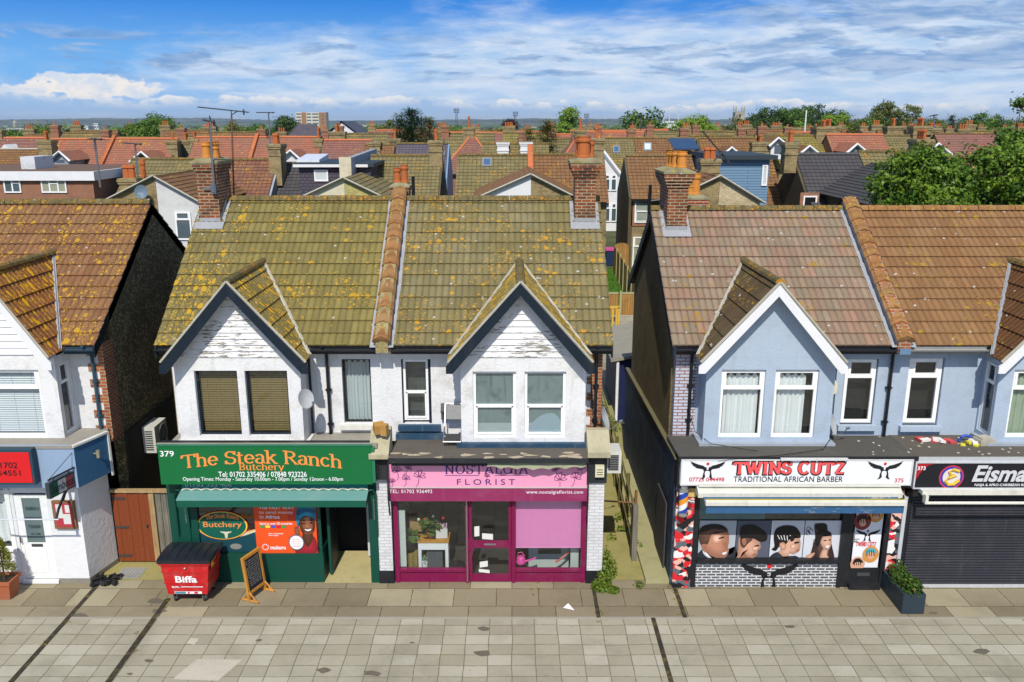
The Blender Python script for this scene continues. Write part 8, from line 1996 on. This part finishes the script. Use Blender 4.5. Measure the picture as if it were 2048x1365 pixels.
# woods, far roofs and hills as masses
mb = MB(); ico = bmesh.new(); bmesh.ops.create_icosphere(ico, subdivisions=1, radius=1); IV = [v.co.copy() for v in ico.verts]; IF = [[v.index for v in f.verts] for f in ico.faces]; ico.free()
for i in range(3000):
    Y = 430*math.exp(random.random()*2.75); X = random.uniform(-.66, .66)*Y; h_ = random.uniform(5, 9.5)*(1+Y/9000); wv = h_*random.uniform(.8, 2.2)*(1+Y/3000); mb.m = random.choice((0, 0, 1, 2)); j = random.random()
    P = [Vector((X+v.x*wv*random.uniform(.75, 1.2), Y+v.y*wv*.8, gz(X, Y)+max(-.5, h_*.4+v.z*h_*.62*random.uniform(.75, 1.2)))) for v in IV]
    for f in IF: mb.face([P[k] for k in f], [(j, 0)]*3)
tag(mb.build('far_woods', [paint('woods_a', (.045, .10, .018), .95, .5, (.02, .045, .012)), paint('woods_b', (.085, .14, .025), .95, .5, (.03, .06, .014)), paint('woods_c', (.018, .045, .014), .95, .5, (.01, .025, .01))]), 'far dark green woods in bands below the horizon', 'woods', kind='stuff')
mb = MB()
for i in range(420):
    Y = 420*math.exp(random.random()*2.4); X = random.uniform(-.64, .64)*Y; wv = random.uniform(6, 14)*(1+Y/2500); z0 = gz(X, Y); h_ = z0+random.uniform(4, 7)*(1+Y/6000); mb.m = random.choice((0, 0, 1)); mb.box(X-wv/2, X+wv/2, Y, Y+7, z0-1, h_); mb.m = random.choice((2, 3)); mb.prism((Vector((0, 0, 0)), Y_, Z_, X_), [(Y-.3, h_), (Y+3.5, h_+2.8), (Y+7.3, h_)], X-wv/2, X+wv/2)
tag(mb.build('far_town', [flat('far_wall_pale', (.55, .53, .48)), flat('far_wall_brick', (.28, .15, .09)), flat('far_roof_red', (.24, .10, .06)), flat('far_roof_grey', (.14, .12, .11))]), 'far small houses of the town scattered among the woods', 'town', kind='stuff')
HM = MATS.setdefault('hills', ground_mat()); mb = MB(); xs_ = [-8800+i*160 for i in range(111)]
def hz(x, r): u = x/1000; return max(-12, -12+1.35*(25+6*sin(u*.7+.5)+3*sin(u*1.9+1)+1.5*sin(u*6.1)+1.2*sin(u*13)+(15 if -4.6 < u < -2.0 else 0)*max(0, sin((u+4.6)*pi/2.6)))*r)
for r0, r1, y0, y1 in ((.03, .35, 4300, 5600), (.35, .8, 5600, 7000), (.8, 1.0, 7000, 8200), (1, .02, 8200, 9800)):
    for a, b in zip(xs_, xs_[1:]): mb.face([(a, y0, hz(a, r0) if r0 > .05 else -21), (b, y0, hz(b, r0) if r0 > .05 else -21), (b, y1, hz(b, r1)), (a, y1, hz(a, r1))])
tag(mb.build('hills', HM), kind='structure')
mb = MB()
for i in range(1500):
    X = random.uniform(-5600, 5600); t_ = random.random(); Y = 5600+t_*2500; z0 = hz(X, .35+.6*t_); h_ = random.uniform(5, 11); wv = random.uniform(20, 90); j = random.random()
    P = [Vector((X+v.x*wv*random.uniform(.7, 1.2), Y+v.y*20, z0+h_*.2+v.z*h_*.6*random.uniform(.6, 1.2))) for v in IV]
    for f in IF: mb.face([P[k] for k in f], [(j, 0)]*3)
tag(mb.build('hill_woods', MATS['woods_c']), 'far woods and hedges along the hills of the horizon', 'woods', kind='stuff')

# ================================================================== landmarks on the skyline
STONE = paint('church_stone', (.34, .31, .24), .9, .4)
Y = 600; x0, zt = pz(1471, 222, Y); x1 = pz(1490, 222, Y)[0]; xm = (x0+x1)/2
t = thing('church_tower', 'square stone church tower with battlements and corner pinnacles on the right skyline', 'church', (xm, Y+3, 0))
mb = MB(); q = lambda e, z: [(x0-e, Y-e, z), (x1+e, Y-e, z), (x1+e, Y+7+e, z), (x0-e, Y+7+e, z)]
for (e0, z0), (e1, z1) in (((1.7, 0), (.9, zt*.5)), ((.9, zt*.5), (.35, zt*.72)), ((.35, zt*.72), (0, zt*.8)), ((0, zt*.8), (0, zt-1))):
    for k in range(4): mb.face([q(e0, z0)[k], q(e0, z0)[(k+1) % 4], q(e1, z1)[(k+1) % 4], q(e1, z1)[k]])
mb.face(q(0, zt-1)); mb.build('tower', STONE, t)
mb = MB()
for i in range(4): a = x0+(x1-x0)*(.06+.25*i); mb.box(a, a+(x1-x0)*.13, Y, Y+.5, zt-.99, zt)
mb.build('battlement', STONE, t)
for a, b in ((x0+.4, Y+.4), (x1-.4, Y+.4), (x0+.4, Y+6.6), (x1-.4, Y+6.6)): mb = MB(); mb.lathe((a, b, zt-1), [(.55, 0), (.5, 1.6), (.6, 1.7), (.05, 4.6)], 6); mb.build('pinnacle', STONE, t)
for z in (zt*.55, zt*.74): mb = MB(); mb.box(xm-.6, xm+.6, Y-.95 if z < zt*.6 else Y-.4, Y-.2, z, z+2.2); mb.build('belfry_window', flat('louvre_dark', (.05, .045, .04)), t)
Y = 1200; x0, zt = pz(591, 225, Y); x1 = pz(652, 225, Y)[0]; wv = x1-x0
t = thing('tower_block', 'pale tower block of flats with two brown brick panels on the left skyline', 'building', ((x0+x1)/2, Y, 0))
mb = MB(); mb.box(x0, x1, Y, Y+15, -2, zt); mb.build('wall', paint('pale_panels', (.60, .56, .44), .8, .3), t)
for a, b in ((.19, .34), (.76, 1.0)): mb = MB(); mb.box(x0+wv*a, x0+wv*b, Y-.6, Y, -2, zt-.2); mb.build('brick_panel', paint('brown_panel', (.33, .16, .06), .8, .3), t)
for a, b in ((.02, .17), (.36, .50), (.54, .74)):
    for k in range(5): mb = MB(); mb.box(x0+wv*a, x0+wv*b, Y-.3, Y-.02, 2+k*4.2, 3.6+k*4.2); mb.build('window', DWIN, t)
for k in range(3): mb = MB(); mb.box(x0+wv*.85, x0+wv*.91, Y-.75, Y-.61, 7+k*4.6, 9.4+k*4.6); mb.build('window', DWIN, t)
h_, e_ = house('large slate roofed hall with a white gable at its right end', 560, 668, 250, 150, SLT, WREN, half=9, drop=5.4, hip=3, rm=plain('grey_ridge', (.07, .065, .067)), name='hall')
xa, za = pz(683, 245, 143); xl, zl = pz(648, 276, 143); xr, zr_ = pz(716, 270, 143)
mb = MB(); mb.prism(front(0), [(xl, 0), (xl, zl), (xa, za), (xr, zr_), (xr, 0)], 143, 155); g_ = mb.build('gable_wing', WREN, h_)
mb = MB()
for e in ((xl-.5, zl-.3), (xr+.5, zr_-.3)): mb.face([(xa, 142.6, za+.25), (e[0], 142.6, e[1]+.2), (e[0], 155, e[1]+.2), (xa, 155, za+.25)])
mb.build('wing_roof', plain('grey_ridge', (.07, .065, .067)), g_)
Y = 480; x0, zt = pz(1323, 243, Y); x1, zb = pz(1366, 252, Y)
t = thing('stand', 'low white flat roofed stand beside the round yellow green tree', 'building', ((x0+x1)/2, Y, 0)); mb = MB(); mb.box(x0, x1, Y, Y+8, zt-.7, zt); mb.box(x0, x1, Y+.5, Y+8, 0, zb+.6); mb.build('wall', WREN, t)
for k in range(8): mb = MB(); a = x0+(x1-x0)*k/7.3; mb.box(a, a+.3, Y+.3, Y+.6, zb+.6, zt-.7); mb.build('post', WREN, t)
def mast(label, px, pyt, Y, grp='floodlight masts on the skyline'):
    x, zt = pz(px, pyt, Y); t = thing('floodlight_mast', label, 'floodlight', (x, Y, 0), grp); mb = MB(); w_ = 1.0
    for sx in (-1, 1): mb.tube([(x+sx*w_, Y, 0), (x+sx*w_*.55, Y, zt)], .16, 4)
    k = int(zt/2.2)
    for i in range(k): a = zt*i/k; mb.tube([(x-w_*(1-.45*i/k), Y, a), (x+w_*(1-.45*i/k), Y, a+zt/k)], .10, 3); mb.tube([(x+w_*(1-.45*i/k), Y, a), (x-w_*(1-.45*i/k), Y, a+zt/k)], .10, 3)
    mb.build('lattice', plain('mast_grey', (.10, .13, .17), .6), t)
    mb = MB()
    for r in range(3):
        for c in range(4): mb.box(x-2.0+c*1.05, x-1.2+c*1.05, Y-.4, Y, zt+r*1.15, zt+.8+r*1.15)
    mb.build('lamp_head', plain('mast_dark', (.05, .06, .08)), t)
mast('lattice floodlight mast right of the spiky dark conifer', 913, 226, 640); mast('floodlight mast above the copper leaved tree', 1031, 232, 700); mast('floodlight mast right of the fresh green tree', 1173, 236, 700); mast('floodlight mast left of the white stand', 1263, 236, 720)
for i, (px, py) in enumerate(((1328, 234), (1339, 233), (1357, 231))):
    Y = 5200; x, z = pz(px, py, Y); t = thing('wind_turbine', ('leftmost of three white wind turbines above the white stand', 'middle one of three white wind turbines above the white stand', 'rightmost of three white wind turbines above the white stand')[i], 'wind turbine', (x, Y, 0)); WT = plain('turbine_white', (.8, .8, .8))
    mb = MB(); mb.tube([(x, Y, 0), (x, Y, z)], [2.6, 1.6], 8); mb.build('tower', WT, t)
    for k in range(3): a = .4+i+k*2*pi/3; mb = MB(); mb.tube([(x, Y-3, z), (x+9*cos(a), Y-3, z+9*sin(a)), (x+24*cos(a), Y-3, z+24*sin(a))], [1.2, 1.5, .4], 5); mb.build('blade', WT, t)
def block(name, label, cat, px0, pyt, px1, Y, d, wm, extra=None):
    x0, zt = pz(px0, pyt, Y); x1 = pz(px1, pyt, Y)[0]; t = thing(name, label, cat, ((x0+x1)/2, Y, 0)); mb = MB(); mb.box(x0, x1, Y, Y+d, -1, zt); mb.build('wall', wm, t)
    k = max(2, int((x1-x0)/9))
    for i in range(k): a = x0+(x1-x0)*(i+.2)/k; mb = MB(); mb.box(a, a+(x1-x0)*.6/k, Y-.3, Y-.02, zt*.45, zt*.72); mb.build('window', DWIN, t)
    mb = MB(); mb.box(x0-.5, x1+.5, Y-.8, Y+d, zt+.01, zt+.5); mb.build('roof', WTRIM, t); return t
block('hangar', 'long white flat hangar among the trees at the left skyline', 'building', 112, 253.5, 176, 900, 30, WREN); block('control_tower', 'small white control tower right of the long hangar', 'tower', 188, 248, 196, 900, 8, WREN); block('factory', 'low white factory at the left edge below the hills', 'building', 16, 259, 58, 700, 20, CREN)
x, z = pz(29, 240, 1500); t = thing('church_spire', 'thin pale church spire at the far left skyline', 'church', (x, 1500, 0)); mb = MB(); mb.lathe((x, 1500, 0), [(4, 0), (4, z*.55), (4.4, z*.56), (.2, z)], 6); mb.build('spire', STONE, t)
x, z = pz(1613, 221, 150); mb = MB(); mb.tube([(x, 150, 0), (x, 150, z)], .12, 6); solo(mb, 'pole', WTRIM, 'thin white pole in front of the dark oak group', 'pole', (x, 150, 0))

# ================================================================== aerials
AL = plain('aerial_metal', (.22, .23, .24), .5, .6); RUST = plain('rusty_mast', (.16, .075, .04), .7); DKM = plain('aerial_dark', (.06, .06, .065), .6)
def aerial(label, base, top, b0, b1, Y, n=14, el=.16, mm=None, r=.022, em=None):
    """mast and boom given in the picture, standing at depth Y"""
    B, T2 = at(*base, Y), at(*top, Y); t = thing('tv_aerial', label, 'aerial', tuple(B)); mb = MB(); mb.tube([B, T2], r, 6); mb.build('mast', mm or AL, t)
    P, Q2 = at(*b0, Y-.3), at(*b1, Y+.3); mb = MB(); mb.tube([P, Q2], r*.7, 5)
    for i in range(n): c = P.lerp(Q2, (i+.5)/n); mb.tube([c-Y_*el+Z_*.0, c+Y_*el], r*.35, 3)
    c = P.lerp(Q2, .9)
    mb.tube([c-Z_*.08, c+Z_*.06], r, 5); mb.tube([T2-Z_*.02, T2+Z_*.12, P.lerp(Q2, .62)], r*.6, 4); mb.tube([T2-Z_*.02, T2+Z_*.02, P.lerp(Q2, .78)], r*.6, 4); mb.build('boom', em or DKM, t)
aerial('large long boomed aerial on a rusty mast behind the left yellow pots', (468, 392), (463, 232), (396, 214.5), (497, 225), 21.75, 30, .13, RUST)
aerial('grey clamped pole aerial in front of the left brick chimney', (428, 385), (420, 243), (406, 240), (430, 246), 20.60, 6, .12, AL, .026)
aerial('aerial on a grey pole before the flat roofed block', (201, 375), (189, 280), (180, 278), (204, 279), 57, 8, .5, AL, .07)
aerial('aerial with comb of rods left of the left chimney', (277, 370), (270, 292), (246, 286), (284, 289), 57, 12, .5, AL, .06)
aerial('thin tall aerial behind the house with grey gable', (541, 290), (537, 228), (513, 225.5), (549, 225.5), 88, 10, .5, AL, .07)
aerial('aerial leaning from the chimney behind the barber stack', (1428, 322), (1444, 306), (1404, 262), (1462, 330), 48, 16, .45, DKM, .05)
aerial('aerial above the far brown chimney left of the white stand', (1281, 262), (1281, 234), (1276, 232), (1290, 231), 140, 6, .6, DKM, .09)
aerial('aerial on the yellow chimney by the leafy tree', (1868, 275), (1868, 232), (1860, 233), (1874, 230), 84, 6, .5, AL, .06)
aerial('aerial between the two skyline trees at right', (1823, 262), (1823, 229), (1814, 229), (1830, 229), 120, 6, .6, AL, .07)
# box for rear cables clamp on the pole
mb = MB(); p = at(428, 378, 20.66); mb.box(p.x-.06, p.x+.06, 20.60, 20.70, p.z-.12, p.z+.12); mb.tube([(p.x-.28, 20.66, p.z), (p.x+.06, 20.66, p.z)], .02, 5); solo(mb, 'junction_box', plain('clamp_blue', (.08, .12, .17)), 'dark clamp box on the grey pole of the left chimney', 'box', tuple(p))
# ================================================================== air
hm = bpy.data.materials.new('haze'); hm.use_nodes = True; g = G(hm.node_tree); hm.node_tree.nodes.clear()
o_ = g.n('ShaderNodeOutputMaterial'); v_ = g.n('ShaderNodeVolumePrincipled'); v_.inputs['Color'].default_value = (.80, .90, 1.0, 1); v_.inputs['Density'].default_value = HAZE; v_.inputs['Anisotropy'].default_value = .2
hm.node_tree.links.new(v_.outputs[0], o_.inputs['Volume'])
if HAZE:
    mb = MB(); mb.box(-9400, 9400, -100, 12100, -22.5, 64); tag(mb.build('haze', hm), kind='stuff')
